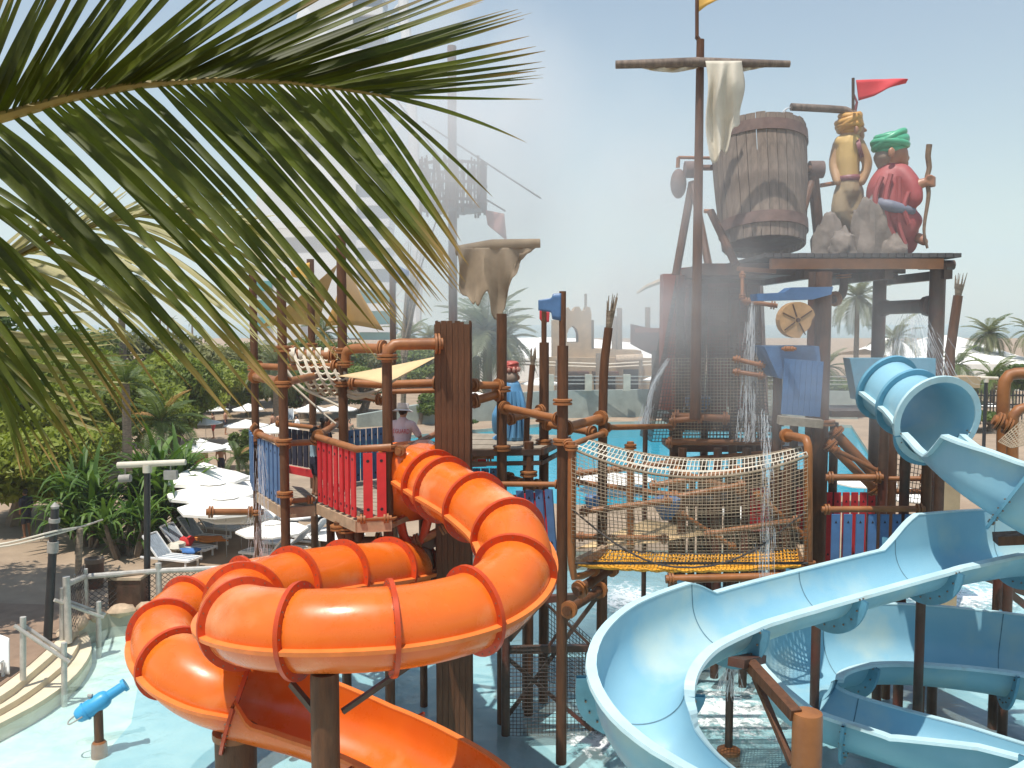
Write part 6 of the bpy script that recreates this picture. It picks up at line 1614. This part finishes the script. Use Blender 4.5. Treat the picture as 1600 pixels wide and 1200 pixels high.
person("person in dark navy clothes standing in the shade at the far left", 40, 782, 31, GZ, 1.2, skin_dark_m, [("shirt", dark_cloth_m), ("shorts", dark_cloth_m)], vox=.025, h=1.75)

# statues (generic turbaned figures) ------------------------------------------
def px_r(r, Y): return r / F * Y
def turban(parent, c, rx, ry, rz, tilt, mat, wraps=5):
    M_ = MX.Rotation(tilt, 3, 'Y'); m = MB()
    m.ell(c, rx * .93, ry * .93, rz * .93, 18, 12, M_)
    for k in range(wraps):
        f = (k + .5) / wraps * 2 - 1; a = .35 * math.sin(k * 2.1); pts = []
        MM = M_ @ MX.Rotation(a, 3, 'Y') @ MX.Rotation(.2 * math.cos(k * 1.7), 3, 'X')
        rr = math.sqrt(max(.05, 1 - f * f * .8))
        for j in range(25): an = 2 * math.pi * j / 24; pts.append(c + MM @ V((rx * .82 * rr * math.cos(an), ry * .82 * rr * math.sin(an), f * rz * .75)))
        m.tube(pts, rz * .30, 8)
    return m.build("turban", mat, parent, ang=70)
Ys = 20.9
s1 = thing("statue", "tall painted statue in a yellow turban and vest standing behind rocks on the high deck", "statue", Q(1328, 392, Ys)); s1.location.z = WL[s1.name].z = ZS + .02
T = lambda x, y, dy=0: Q(x, y, Ys + dy); r = lambda q: px_r(q, Ys)
blob("body", [([T(1325, 285), T(1324, 250), T(1326, 222)], [r(15), r(16), r(18)]), ([T(1330, 222), T(1333, 208)], [r(8), r(8)]), ([T(1342, 224, -.1), T(1355, 255, -.15), T(1347, 284, -.2)], [r(9), r(8), r(6)]), ([T(1310, 226, .1), T(1303, 256, .1), T(1308, 284, -.1)], [r(9), r(8), r(6)])] +
     [([T(x, 290), T(x + 1, 340), T(x + 6, 391)], [r(11), r(9), r(6)]) for x in (1318, 1335)], [(T(1334, 200), r(14), r(14), r(17)), (T(1346, 212), r(5), r(6), r(7))], pm("statue_arm_paint", (0.46, 0.27, 0.13), .42, .12, 2), s1, .035)
blob("vest", [([T(1325, 282), T(1324, 250), T(1326, 224)], [r(17), r(18.5), r(19)]), ([T(1313, 222), T(1340, 222)], [r(10), r(9)])], [], st_yellow, s1, .035)
blob("face", [([T(1344, 200, -.02), T(1353, 204, -.02)], [r(5), r(2.5)]), ([T(1338, 192), T(1340, 214)], [r(11), r(9)])], [(T(1343, 215), r(7), r(7), r(6))], st_skin, s1, .025)
m = MB(); m.ell(T(1347, 196, -.2), r(2.2), r(2), r(2), 8, 6); m.ell(T(1338, 203, -.34), r(4), r(2), r(6), 8, 6); m.build("eye_and_ear", st_skin, s1)
turban(s1, T(1327, 192), r(22), r(21), r(17), -.35, pm("statue_orange_paint", (0.55, 0.29, 0.07), .42, .12, 2))
blob("sash", [([T(1310, 279), T(1326, 283), T(1342, 279)], [r(9), r(11), r(9)])], [(T(1326, 280), r(20), r(20), r(10))], st_purple, s1, .035)
blob("trousers", [([T(1326, 285), T(1326, 300)], [r(18), r(19)]), ([T(1317, 298), T(1314, 330), T(1325, 352)], [r(13), r(15), r(10)]), ([T(1336, 298), T(1337, 330), T(1340, 358)], [r(13), r(14), r(9)])], [], st_khaki, s1, .035)
m = MB(); m.ann(T(1344, 232, -.16), (.9, -.45, .25), r(10), r(14.5), r(6), 20); m.ann(T(1328, 215, -.02), (.2, -.1, 1), r(9), r(14), r(5), 20); m.build("vest_trim", st_purple, s1)
m = MB(); m.tube([T(1334, 182, -.05), T(1339, 160, -.05), T(1334, 146, -.05)], [r(3), r(2), r(1)], 8); m.build("plume", st_purple, s1)
s2 = thing("statue", "seated painted statue in a green turban and red robe holding a crooked staff", "statue", Q(1405, 392, 20.2)); s2.location.z = WL[s2.name].z = ZS + .02
Y2 = 20.2; T = lambda x, y, dy=0: Q(x, y, Y2 + dy); r = lambda q: px_r(q, Y2)
blob("robe", [([T(1390, 272), T(1385, 294), T(1390, 322), T(1402, 350), T(1410, 378)], [r(21), r(30), r(34), r(31), r(24)]), ([T(1408, 272, -.2), T(1424, 290, -.4), T(1430, 312, -.5)], [r(17), r(15), r(12)]), ([T(1400, 340, -.2), T(1428, 345, -.3)], [r(26), r(14)])], [(T(1416, 352, -.3), r(20), r(16), r(28), MX.Rotation(.35, 3, 'Y'))], st_red, s2, .05)
smo = [md for md in [c for c in s2.children if c.name.startswith('robe')][0].modifiers if md.type == 'SMOOTH'][0]; smo.iterations = 14
m = MB()
for q, pts in enumerate(([(1378, 276), (1368, 305), (1372, 340), (1392, 376)], [(1392, 272), (1384, 310), (1388, 345), (1402, 380)], [(1404, 276), (1404, 312), (1404, 350), (1414, 382)], [(1420, 300), (1412, 325), (1420, 350)])):
    pp = [T(x, y, -(.40 + .05 * q)) for x, y in pts]; m.tube(crom(pp, .1), r(4), 6)
m.build("robe_fold", st_red, s2)
blob("sash", [([T(1366, 316, -.2), T(1392, 322, -.52), T(1424, 330, -.45)], [r(9), r(9), r(7)])], [], pm("statue_slate_paint", (.16, .17, .22), .5, .15, 2), s2, .03)
blob("body", [([T(1392, 262), T(1396, 244)], [r(13), r(16)]), ([T(1426, 296, -.45), T(1438, 287, -.5), T(1450, 284, -.55)], [r(10), r(8), r(6.5)]), ([T(1436, 372, -.3), T(1444, 378, -.4)], [r(8), r(6)])] +
     [([T(1452, 276 + 4 * q, -.62), T(1458, 277 + 4 * q, -.62), T(1460, 278 + 4 * q, -.5), T(1455, 279 + 4 * q, -.46)], [r(2.6)] * 4) for q in range(4)] + [([T(1447, 280, -.58), T(1452, 274, -.66), T(1456, 275, -.64)], [r(3), r(2.6), r(2.2)])],
     [(T(1398, 243), r(20), r(19), r(20)), (T(1417, 247), r(4), r(5), r(5)), (T(1410, 256), r(9), r(9), r(8)), (T(1393, 238, -.33), r(6), r(3), r(8))], st_skin, s2, .026)
blob("beard_and_hair", [([T(1376, 244), T(1380, 256), T(1396, 262)], [r(10), r(11), r(9)])], [(T(1380, 246), r(14), r(17), r(12))], st_hair, s2, .03)
turban(s2, T(1391, 222), r(31), r(27), r(17), -.2, st_green, 4)
sf = thing("staff", "crooked wooden staff in the hand of the seated statue", "staff", T(1448, 389, -.55))
m = MB(); pts = [T(x, y, -.55) for x, y in ((1452, 226), (1450, 245), (1452, 262), (1448, 280), (1451, 300), (1449, 320), (1445, 345), (1444, 365), (1449, 388))]; pp = crom(pts, .1); m.tube(pp, [r(4.6 - 2.8 * i / len(pp)) for i in range(len(pp))], 8); m.build("shaft", wood_staff, sf)
Y3 = 18.9; T = lambda x, y, dy=0: Q(x, y, Y3 + dy); r = lambda q: px_r(q, Y3)
s3 = thing("statue", "seated statue in a blue robe and red striped turban on the low platform", "statue", V((T(800, 690).x, Y3, ZP)))
blob("robe", [([T(800, 606), T(800, 625), T(802, 655), T(802, 684)], [r(15), r(21), r(24), r(25)]), ([T(784, 636, -.1), T(777, 650, -.15), T(776, 672, -.1)], [r(9), r(9), r(7)])], [(T(790, 686, .1), r(22), r(20), r(9)), (T(803, 690), r(26), r(22), r(8))], st_blue, s3, .03)
m = MB()
for q in range(5): m.tube(crom([T(792 + 5 * q, 612, -.22 - .05 * math.sin(q)), T(790 + 7 * q, 640, -.33), T(784 + 9 * q, 684, -.36 + .06 * abs(q - 2))], .1), r(3.2), 6)
m.build("robe_fold", st_blue, s3)
blob("body", [([T(800, 604), T(800, 590)], [r(8), r(9)])], [(T(800, 588), r(10), r(10), r(11)), (T(810, 590), r(3), r(3), r(4))], st_skin, s3, .02)
m = MB(); m.ell(T(799, 590, -.06), r(9.5), r(9), r(11), 12, 8); m.build("hair", st_hair, s3)
turban(s3, T(799, 573), r(13), r(13), r(10), 0, stripe_m, 4)
m = MB()
for q in range(10):
    a = 2 * math.pi * q / 10; m.ell(T(799, 577) + V((math.cos(a) * r(11.5), math.sin(a) * r(11.5), 0)), r(3), r(3), r(4.5), 8, 6)
m.build("turban_roll", pm("statue_pink_paint", (.55, .28, .22), .45, .1, 3), s3)
# rocks on the deck
for x, y, rx, rz, Y, lab in ((1364, 350, 36, 44, 20.0, "pointed grey rock between the two turbaned statues"), (1296, 362, 24, 30, 20.6, "round grey rock at the left edge of the high deck"), (1318, 376, 22, 18, 19.9, "low pale rock in front of the standing statue"), (1392, 378, 24, 14, 19.8, "low flat rock beside the seated statue")):
    c = Q(x, y, Y); zb = ZS + .02; m = MB(); k = rz / F * Y
    rr = rx / F * Y; me_seed = V((x * .13, y * .17, 0)); n, mm2 = 16, 10; o = len(m.v)
    def rk(u, v):
        a = 2 * math.pi * u; ph = math.pi * .5 * v; d = V((math.sin(ph) * math.cos(a), math.sin(ph) * math.sin(a) * .8, math.cos(ph)))
        q = 1 + .34 * mnoise.noise(d * 1.6 + me_seed) + .2 * mnoise.noise(d * 4 + me_seed)
        return V((c.x + d.x * rr * q, Y + d.y * rr * q, zb + d.z * (ZAT(Y, y - rz) - zb) * (1 + .25 * mnoise.noise(d * 3 + me_seed))))
    m.grid(lambda u, v: rk(u % 1.0, v), 28, 16); tag(m.build("rock", rock_m, None, ang=34), lab, "rock")
# ------------------------------------------------------------------ the near coconut palm at the left, fronds reaching into view
def leaflet(parent, base, tip, w, mat, sag=.1, twist=0.0, seg=9, nrm=None):
    base, tip = V(base), V(tip); d = tip - base; L = d.length; t = d.normalized()
    n0 = V(nrm) if nrm else V((0, -1, .35)); sd = t.cross(n0).normalized(); up = sd.cross(t)
    m = MB(); rows = []
    for i in range(seg + 1):
        u = i / seg; p = base + d * u + V((0, 0, sag * L * (4 * u * (1 - u)) ** 1.0))
        ww = w * min(1, .35 + u * 5) * (1 - u ** 2.6) ** .9 + .0006
        a = twist * u; s2 = sd * math.cos(a) + up * math.sin(a); u2 = -sd * math.sin(a) + up * math.cos(a)
        rows.append((p - s2 * ww + u2 * ww * .35, p, p + s2 * ww + u2 * ww * .35))
    for a, b in zip(rows, rows[1:]): m.add([*a, *b], [(0, 1, 4, 3), (1, 2, 5, 4)])
    o = m.build("leaflet", mat, parent, ang=85)
    at = o.data.attributes.new("tip", 'FLOAT', 'POINT'); at.data.foreach_set("value", [x for i in range(seg) for x in [i / seg] * 3 + [(i + 1) / seg] * 3])
    return o
def interp(tab, t):
    for (t0, *a), (t1, *b) in zip(tab, tab[1:]):
        if t <= t1:
            f = (t - t0) / (t1 - t0); return [x + (y - x) * f for x, y in zip(a, b)]
    return list(tab[-1][1:])
np_ = thing("coconut_palm", "near coconut palm whose long dark fronds fill the upper left of the photo", "palm tree", V((-4.6, 2.6, GZ)))
crown = V((-3.9, 2.7, 8.9))
m = MB(); b = WL[np_.name]; m.tube([b, b.lerp(crown, .35) + V((-.25, 0, 0)), b.lerp(crown, .7) + V((-.15, 0, 0)), crown], [.22, .17, .15, .14], 12); m.build("trunk", palmtrunk_m, np_)
rnd = random.Random(11)
def frond(rach, n, upper, lower, wl, mat, rw, sagu=-.05, sagl=.05, umat=None, jit=12, nrm=None, yj=.12, skip=0.0):
    """rach: (t, px, py, Y); upper / lower: (t, tip px, tip py, tip Y) either side of the rachis"""
    pts = [Q(*interp(rach, i / 24)) for i in range(25)]
    m = MB(); m.tube([crown.lerp(pts[0], .5)] + pts, [rw * 1.3] + [rw * (1 - .75 * i / 24) for i in range(25)], 8); f = m.build("frond", rachis_m, np_)
    for k, tab in enumerate((upper, lower)):
        if not tab: continue
        for i in range(n):
            t = (i + .5 + rnd.uniform(-.2, .2) + .25 * k) / n; t = min(.999, max(0, t))
            if t < tab[0][0]: continue
            if k == 1 and t < .55 and rnd.random() < skip: continue
            a = Q(*interp(rach, t)); e = interp(tab, t); e = Q(e[0] + rnd.uniform(-jit, jit), e[1] + rnd.uniform(-jit, jit), e[2] + rnd.uniform(-yj, yj))
            leaflet(f, a, e, wl * (1 - .35 * t) * rnd.uniform(.8, 1.15), (umat if (k == 0 and umat) else mat), (sagu if k == 0 else sagl) * rnd.uniform(.5, 1.6), rnd.uniform(-.5, .5), nrm=nrm)
    return f
frond([(0, -80, 205, 2.5), (.12, 0, 184, 2.5), (.28, 110, 152, 2.55), (.45, 215, 133, 2.6), (.62, 330, 125, 2.7), (.8, 450, 129, 2.8), (.92, 540, 140, 2.9), (1, 610, 152, 2.95)], 66,
      [(0, 10, -60, 2.3), (.15, 170, -80, 2.35), (.3, 330, -70, 2.45), (.45, 500, -45, 2.6), (.58, 640, -25, 2.75), (.68, 760, -12, 2.9), (.76, 808, 8, 3.0), (.84, 826, 50, 3.1), (.9, 838, 90, 3.15), (.95, 846, 118, 3.2), (1, 848, 165, 3.2)],
      [(0, 330, 640, 2.4), (.1, 420, 640, 2.4), (.2, 470, 600, 2.45), (.32, 520, 570, 2.5), (.45, 590, 540, 2.55), (.58, 640, 500, 2.65), (.7, 690, 470, 2.7), (.82, 715, 430, 2.8), (.93, 722, 405, 2.9), (.97, 740, 330, 2.95), (1, 848, 215, 3.1)],
      .0145, leaf_near, .018, sagu=-.004, sagl=.028, skip=.32, jit=18)
# a second frond, lower: hangs in from the left edge
frond([(0, -150, 215, 2.7), (.3, -90, 290, 2.7), (.6, -60, 400, 2.75), (1, -40, 560, 2.8)], 17, None,
      [(0, 330, 560, 2.6), (.15, 300, 590, 2.65), (.3, 240, 660, 2.65), (.45, 215, 660, 2.7), (.6, 170, 690, 2.7), (.75, 120, 715, 2.75), (.9, 90, 730, 2.75), (1, 30, 745, 2.8)], .013, leaf_near, .015, sagl=.07, jit=26)
# the pale frond behind
frond([(0, -60, 440, 3.7), (.25, 40, 395, 3.75), (.5, 150, 352, 3.8), (.7, 240, 332, 3.85), (.85, 310, 330, 3.9), (1, 400, 352, 3.95)], 36,
      [(0, 60, 330, 3.8), (.3, 170, 300, 3.85), (.6, 300, 305, 3.9), (.8, 380, 318, 3.95), (1, 440, 360, 4.0)],
      [(0, 170, 545, 3.6), (.2, 300, 560, 3.6), (.4, 400, 545, 3.65), (.55, 460, 530, 3.7), (.7, 500, 470, 3.75), (.85, 480, 425, 3.85), (1, 455, 420, 3.95)], .019, leaf_pale, .013, sagu=-.02, sagl=.09, jit=16, nrm=(0, -.6, .9))
# a lower fan of thin tip leaflets hanging toward the screw pines
frond([(0, -120, 480, 3.2), (.4, -60, 520, 3.2), (.8, -10, 570, 3.25), (1, 15, 610, 3.25)], 18, [(0, 150, 500, 3.2), (.5, 215, 560, 3.2), (1, 160, 680, 3.25)],
      [(0, 60, 600, 3.1), (.3, 130, 700, 3.1), (.6, 60, 730, 3.15), (1, 35, 740, 3.2)], .009, leaf_near, .011, sagl=.05, jit=18, umat=leaf_pale)

# more fronds of the same crown above the view: they shade the ones below
for (dx, dy, dz, L_) in ((1.6, -.9, .9, 1), (2.6, -.2, 1.2, 1), (2.9, -1.3, .6, 1), (.4, -2.2, .7, 1), (2.0, .9, 1.5, 1), (1.2, -1.6, 1.3, 1), (3.3, -.6, .8, 1), (.2, -1.2, 1.6, 1)):
    e = crown + V((dx, dy, dz - .2)); pts = [crown.lerp(e, i / 16) + V((0, 0, .5 * math.sin(math.pi * i / 16))) for i in range(17)]
    m = MB(); m.tube(pts, [.03 * (1 - .75 * i / 16) for i in range(17)], 6); f = m.build("frond", rachis_m, np_)
    d = (e - crown).normalized(); sd = d.cross(V((0, 0, 1))).normalized()
    for i in range(20):
        for s in (-1, 1):
            u = (i + 1) / 21; p = pts[int(u * 16)]; ll = .95 * math.sin(math.pi * (.15 + .75 * u))
            leaflet(f, p, p + (d * .7 + sd * s * .9 + V((0, 0, -.35))).normalized() * ll, .03, leaf_near, .05, 0, seg=4, nrm=(0, 0, 1))
# ------------------------------------------------------------------ spray, falling water, foam
def mist(name, label, c, rx, ry, rz, dens, seed=0):
    m = MB(); m.ell((0, 0, 0), 1, 1, 1, 20, 12); o = m.build(name, [], None)
    mt = bpy.data.materials.new(name); mt.use_nodes = True; nt = mt.node_tree; N, L_ = nt.nodes, nt.links
    N.remove(N["Principled BSDF"])
    vol = N.new("ShaderNodeVolumePrincipled"); vol.inputs["Color"].default_value = (.985, .99, 1, 1); vol.inputs["Anisotropy"].default_value = 0.15
    tc = N.new("ShaderNodeTexCoord"); ln = N.new("ShaderNodeVectorMath"); ln.operation = 'LENGTH'; L_.new(tc.outputs["Object"], ln.inputs[0])
    mr = N.new("ShaderNodeMapRange"); mr.inputs["From Min"].default_value = 1.0; mr.inputs["From Max"].default_value = .15; mr.inputs["To Max"].default_value = 1; mr.interpolation_type = 'SMOOTHSTEP'; L_.new(ln.outputs["Value"], mr.inputs["Value"])
    mp = N.new("ShaderNodeMapping"); mp.inputs["Location"].default_value = (seed, seed * .7, 0); mp.inputs["Scale"].default_value = (rx * .45, ry * .45, rz * .45); L_.new(tc.outputs["Object"], mp.inputs[0])
    ns = N.new("ShaderNodeTexNoise"); ns.inputs["Scale"].default_value = 1.0; ns.inputs["Detail"].default_value = 3; L_.new(mp.outputs[0], ns.inputs["Vector"])
    r2 = N.new("ShaderNodeMapRange"); r2.inputs["From Min"].default_value = .3; r2.inputs["From Max"].default_value = .75; L_.new(ns.outputs["Fac"], r2.inputs["Value"])
    mu = N.new("ShaderNodeMath"); mu.operation = 'MULTIPLY'; L_.new(mr.outputs[0], mu.inputs[0]); L_.new(r2.outputs[0], mu.inputs[1])
    m2 = N.new("ShaderNodeMath"); m2.operation = 'MULTIPLY'; m2.inputs[1].default_value = dens; L_.new(mu.outputs[0], m2.inputs[0]); L_.new(m2.outputs[0], vol.inputs["Density"])
    L_.new(vol.outputs[0], N["Material Output"].inputs["Volume"])
    o.data.materials.append(mt); o.location = c; o.scale = (rx, ry, rz)
    return tag(o, label, "spray", kind="stuff")
mist("spray_mist", "soft white water spray drifting round the crow's nest", Q(700, 245, 20.5), 4.2, 2.8, 5.2, .85, 1)
mist("spray_mist", "thick grey spray at the left side of the bucket tower", Q(1040, 430, 19.0), 3.2, 2.0, 4.4, .55, 4)
mist("spray_mist", "thin spray hanging under the statue deck", Q(1290, 540, 17.4), 3.6, 1.4, 3.4, .34, 8)
mist("spray_mist", "broad faint spray between the two towers", Q(890, 360, 25), 8.5, 3.0, 6.8, .24, 12)
mist("spray_mist", "light spray veiling the barrel and the statues", Q(1230, 300, 17.6), 4.6, 1.3, 3.4, .16, 17)
drop_m = MATS.get("drop") or new_mat("drop")[0]
nt = drop_m.node_tree; bsd = nt.nodes["Principled BSDF"]; bsd.inputs["Base Color"].default_value = (.9, .93, .95, 1); bsd.inputs["Roughness"].default_value = .15; bsd.inputs["Alpha"].default_value = .45
def stream(label, pts, n, spread, sz, seed, name="falling_water"):
    rnd = random.Random(seed); p = crom(pts, .05); m = MB(); K = len(p) - 1
    for i in range(n):
        u = rnd.random() ** .8 * .97; k = int(u * K); ln = rnd.randint(3, 14); o = V((rnd.gauss(0, spread), rnd.gauss(0, spread), 0)); r = sz * rnd.uniform(.2, .6)
        seg = [p[min(K, k + q)] + o * (.3 + (k + q) / K) + V((rnd.gauss(0, .006), 0, 0)) for q in range(0, ln, 2)]
        if len(seg) > 1 and (seg[-1] - seg[0]).length > .03: m.tube(seg, [r * (1 - .6 * q / len(seg)) for q in range(len(seg))], 4)
    o = m.build(name, drop_m, None); return tag(o, label, "water", kind="stuff")
stream("thin water jet pouring from the spout pipe into the barrel", [Q(1235, 168, 20.6), Q(1226, 172, 20.6), Q(1219, 195, 20.6)], 90, .02, .016, 1)
stream("thin water falling in front of the wave pool wall", [Q(1045, 560, 20), Q(1022, 600, 20), Q(1012, 640, 20), Q(1006, 665, 20)], 160, .05, .013, 2)
stream("water dripping below the red timber core", [Q(1176, 470, 18.6), Q(1172, 560, 18.6), Q(1170, 690, 18.6)], 260, .09, .013, 3)
stream("shower of drops falling under the statue deck", [Q(1425, 490, 19.5), Q(1428, 540, 19.5), Q(1432, 600, 19.5)], 420, .35, .012, 4)
stream("drops falling in front of the yellow net floor", [Q(1196, 640, 14), Q(1198, 760, 14), Q(1199, 930, 14)], 160, .08, .009, 5)
stream("water falling inside the blue loop", [Q(1142, 1030, 15.8), Q(1140, 1060, 15.8), Q(1138, 1085, 15.8)], 120, .12, .012, 6)
stream("drops falling past the blue slatted balcony", [Q(405, 690, 16.5), Q(410, 780, 16.5), Q(412, 880, 16.5)], 170, .12, .009, 7)
fm, nt, bsd, out_ = new_mat("foam_sheet")
bsd.inputs["Base Color"].default_value = (.88, .92, .92, 1); bsd.inputs["Roughness"].default_value = .7
tc = nt.nodes.new("ShaderNodeTexCoord"); ns = nt.nodes.new("ShaderNodeTexNoise"); ns.inputs["Scale"].default_value = 5; ns.inputs["Detail"].default_value = 9; ns.inputs["Roughness"].default_value = .7; ns.inputs["Distortion"].default_value = .8
nt.links.new(tc.outputs["Object"], ns.inputs["Vector"])
at = nt.nodes.new("ShaderNodeAttribute"); at.attribute_name = "fade"
ad = nt.nodes.new("ShaderNodeMath"); ad.operation = 'MULTIPLY_ADD'; ad.inputs[1].default_value = -.42; nt.links.new(at.outputs["Fac"], ad.inputs[0]); nt.links.new(ns.outputs["Fac"], ad.inputs[2])
mr = nt.nodes.new("ShaderNodeMapRange"); mr.inputs["From Min"].default_value = .30; mr.inputs["From Max"].default_value = .46; mr.inputs["To Max"].default_value = .9; nt.links.new(ad.outputs[0], mr.inputs["Value"]); nt.links.new(mr.outputs[0], bsd.inputs["Alpha"])
def foam(label, px, py, rx, ry, n, seed):
    rnd = random.Random(seed); c = G(px, py, 0.0); m = MB(); fd = []
    for i in range(9):
        for j in range(37):
            a = 2 * math.pi * j / 36; q = i / 8; w = 1 + .3 * mnoise.noise(V((math.cos(a), math.sin(a), seed)) * 1.3)
            m.v.append(V((c.x + rx * 1.6 * q * w * math.cos(a), c.y + ry * 1.6 * q * w * math.sin(a), .006 + .0015 * seed))); fd.append(q)
    for i in range(8):
        for j in range(36): m.f.append((i * 37 + j, (i + 1) * 37 + j, (i + 1) * 37 + j + 1, i * 37 + j + 1)); m.m.append(0)
    o = m.build("foam", fm, None); o.data.attributes.new("fade", 'FLOAT', 'POINT').data.foreach_set("value", fd)
    return tag(o, label, "foam", kind="stuff")
foam("white foam where water lands inside the blue loop", 1130, 1110, 1.3, 1.6, 900, 1)
foam("white foam at the foot of the middle posts", 935, 1160, .7, .6, 300, 2)
foam("white foam around the braced post at the right", 1490, 930, 2.5, 2.0, 600, 3)
foam("white foam on the water under the net bridge", 985, 935, 1.8, 1.8, 600, 4)

# thin hot-weather haze over the whole place
hz = MB(); hz.box((0, 1300, 107.5), 5300, 2720, 225)
ho = hz.build("haze", [], None, smooth=False); tag(ho, kind="stuff")
hm = bpy.data.materials.new("haze_air"); hm.use_nodes = True; n_ = hm.node_tree.nodes; n_.remove(n_["Principled BSDF"])
vp = n_.new("ShaderNodeVolumePrincipled"); vp.inputs["Color"].default_value = (.93, .96, 1, 1); vp.inputs["Density"].default_value = .0005; vp.inputs["Anisotropy"].default_value = .2
hm.node_tree.links.new(vp.outputs[0], n_["Material Output"].inputs["Volume"]); ho.data.materials.append(hm)
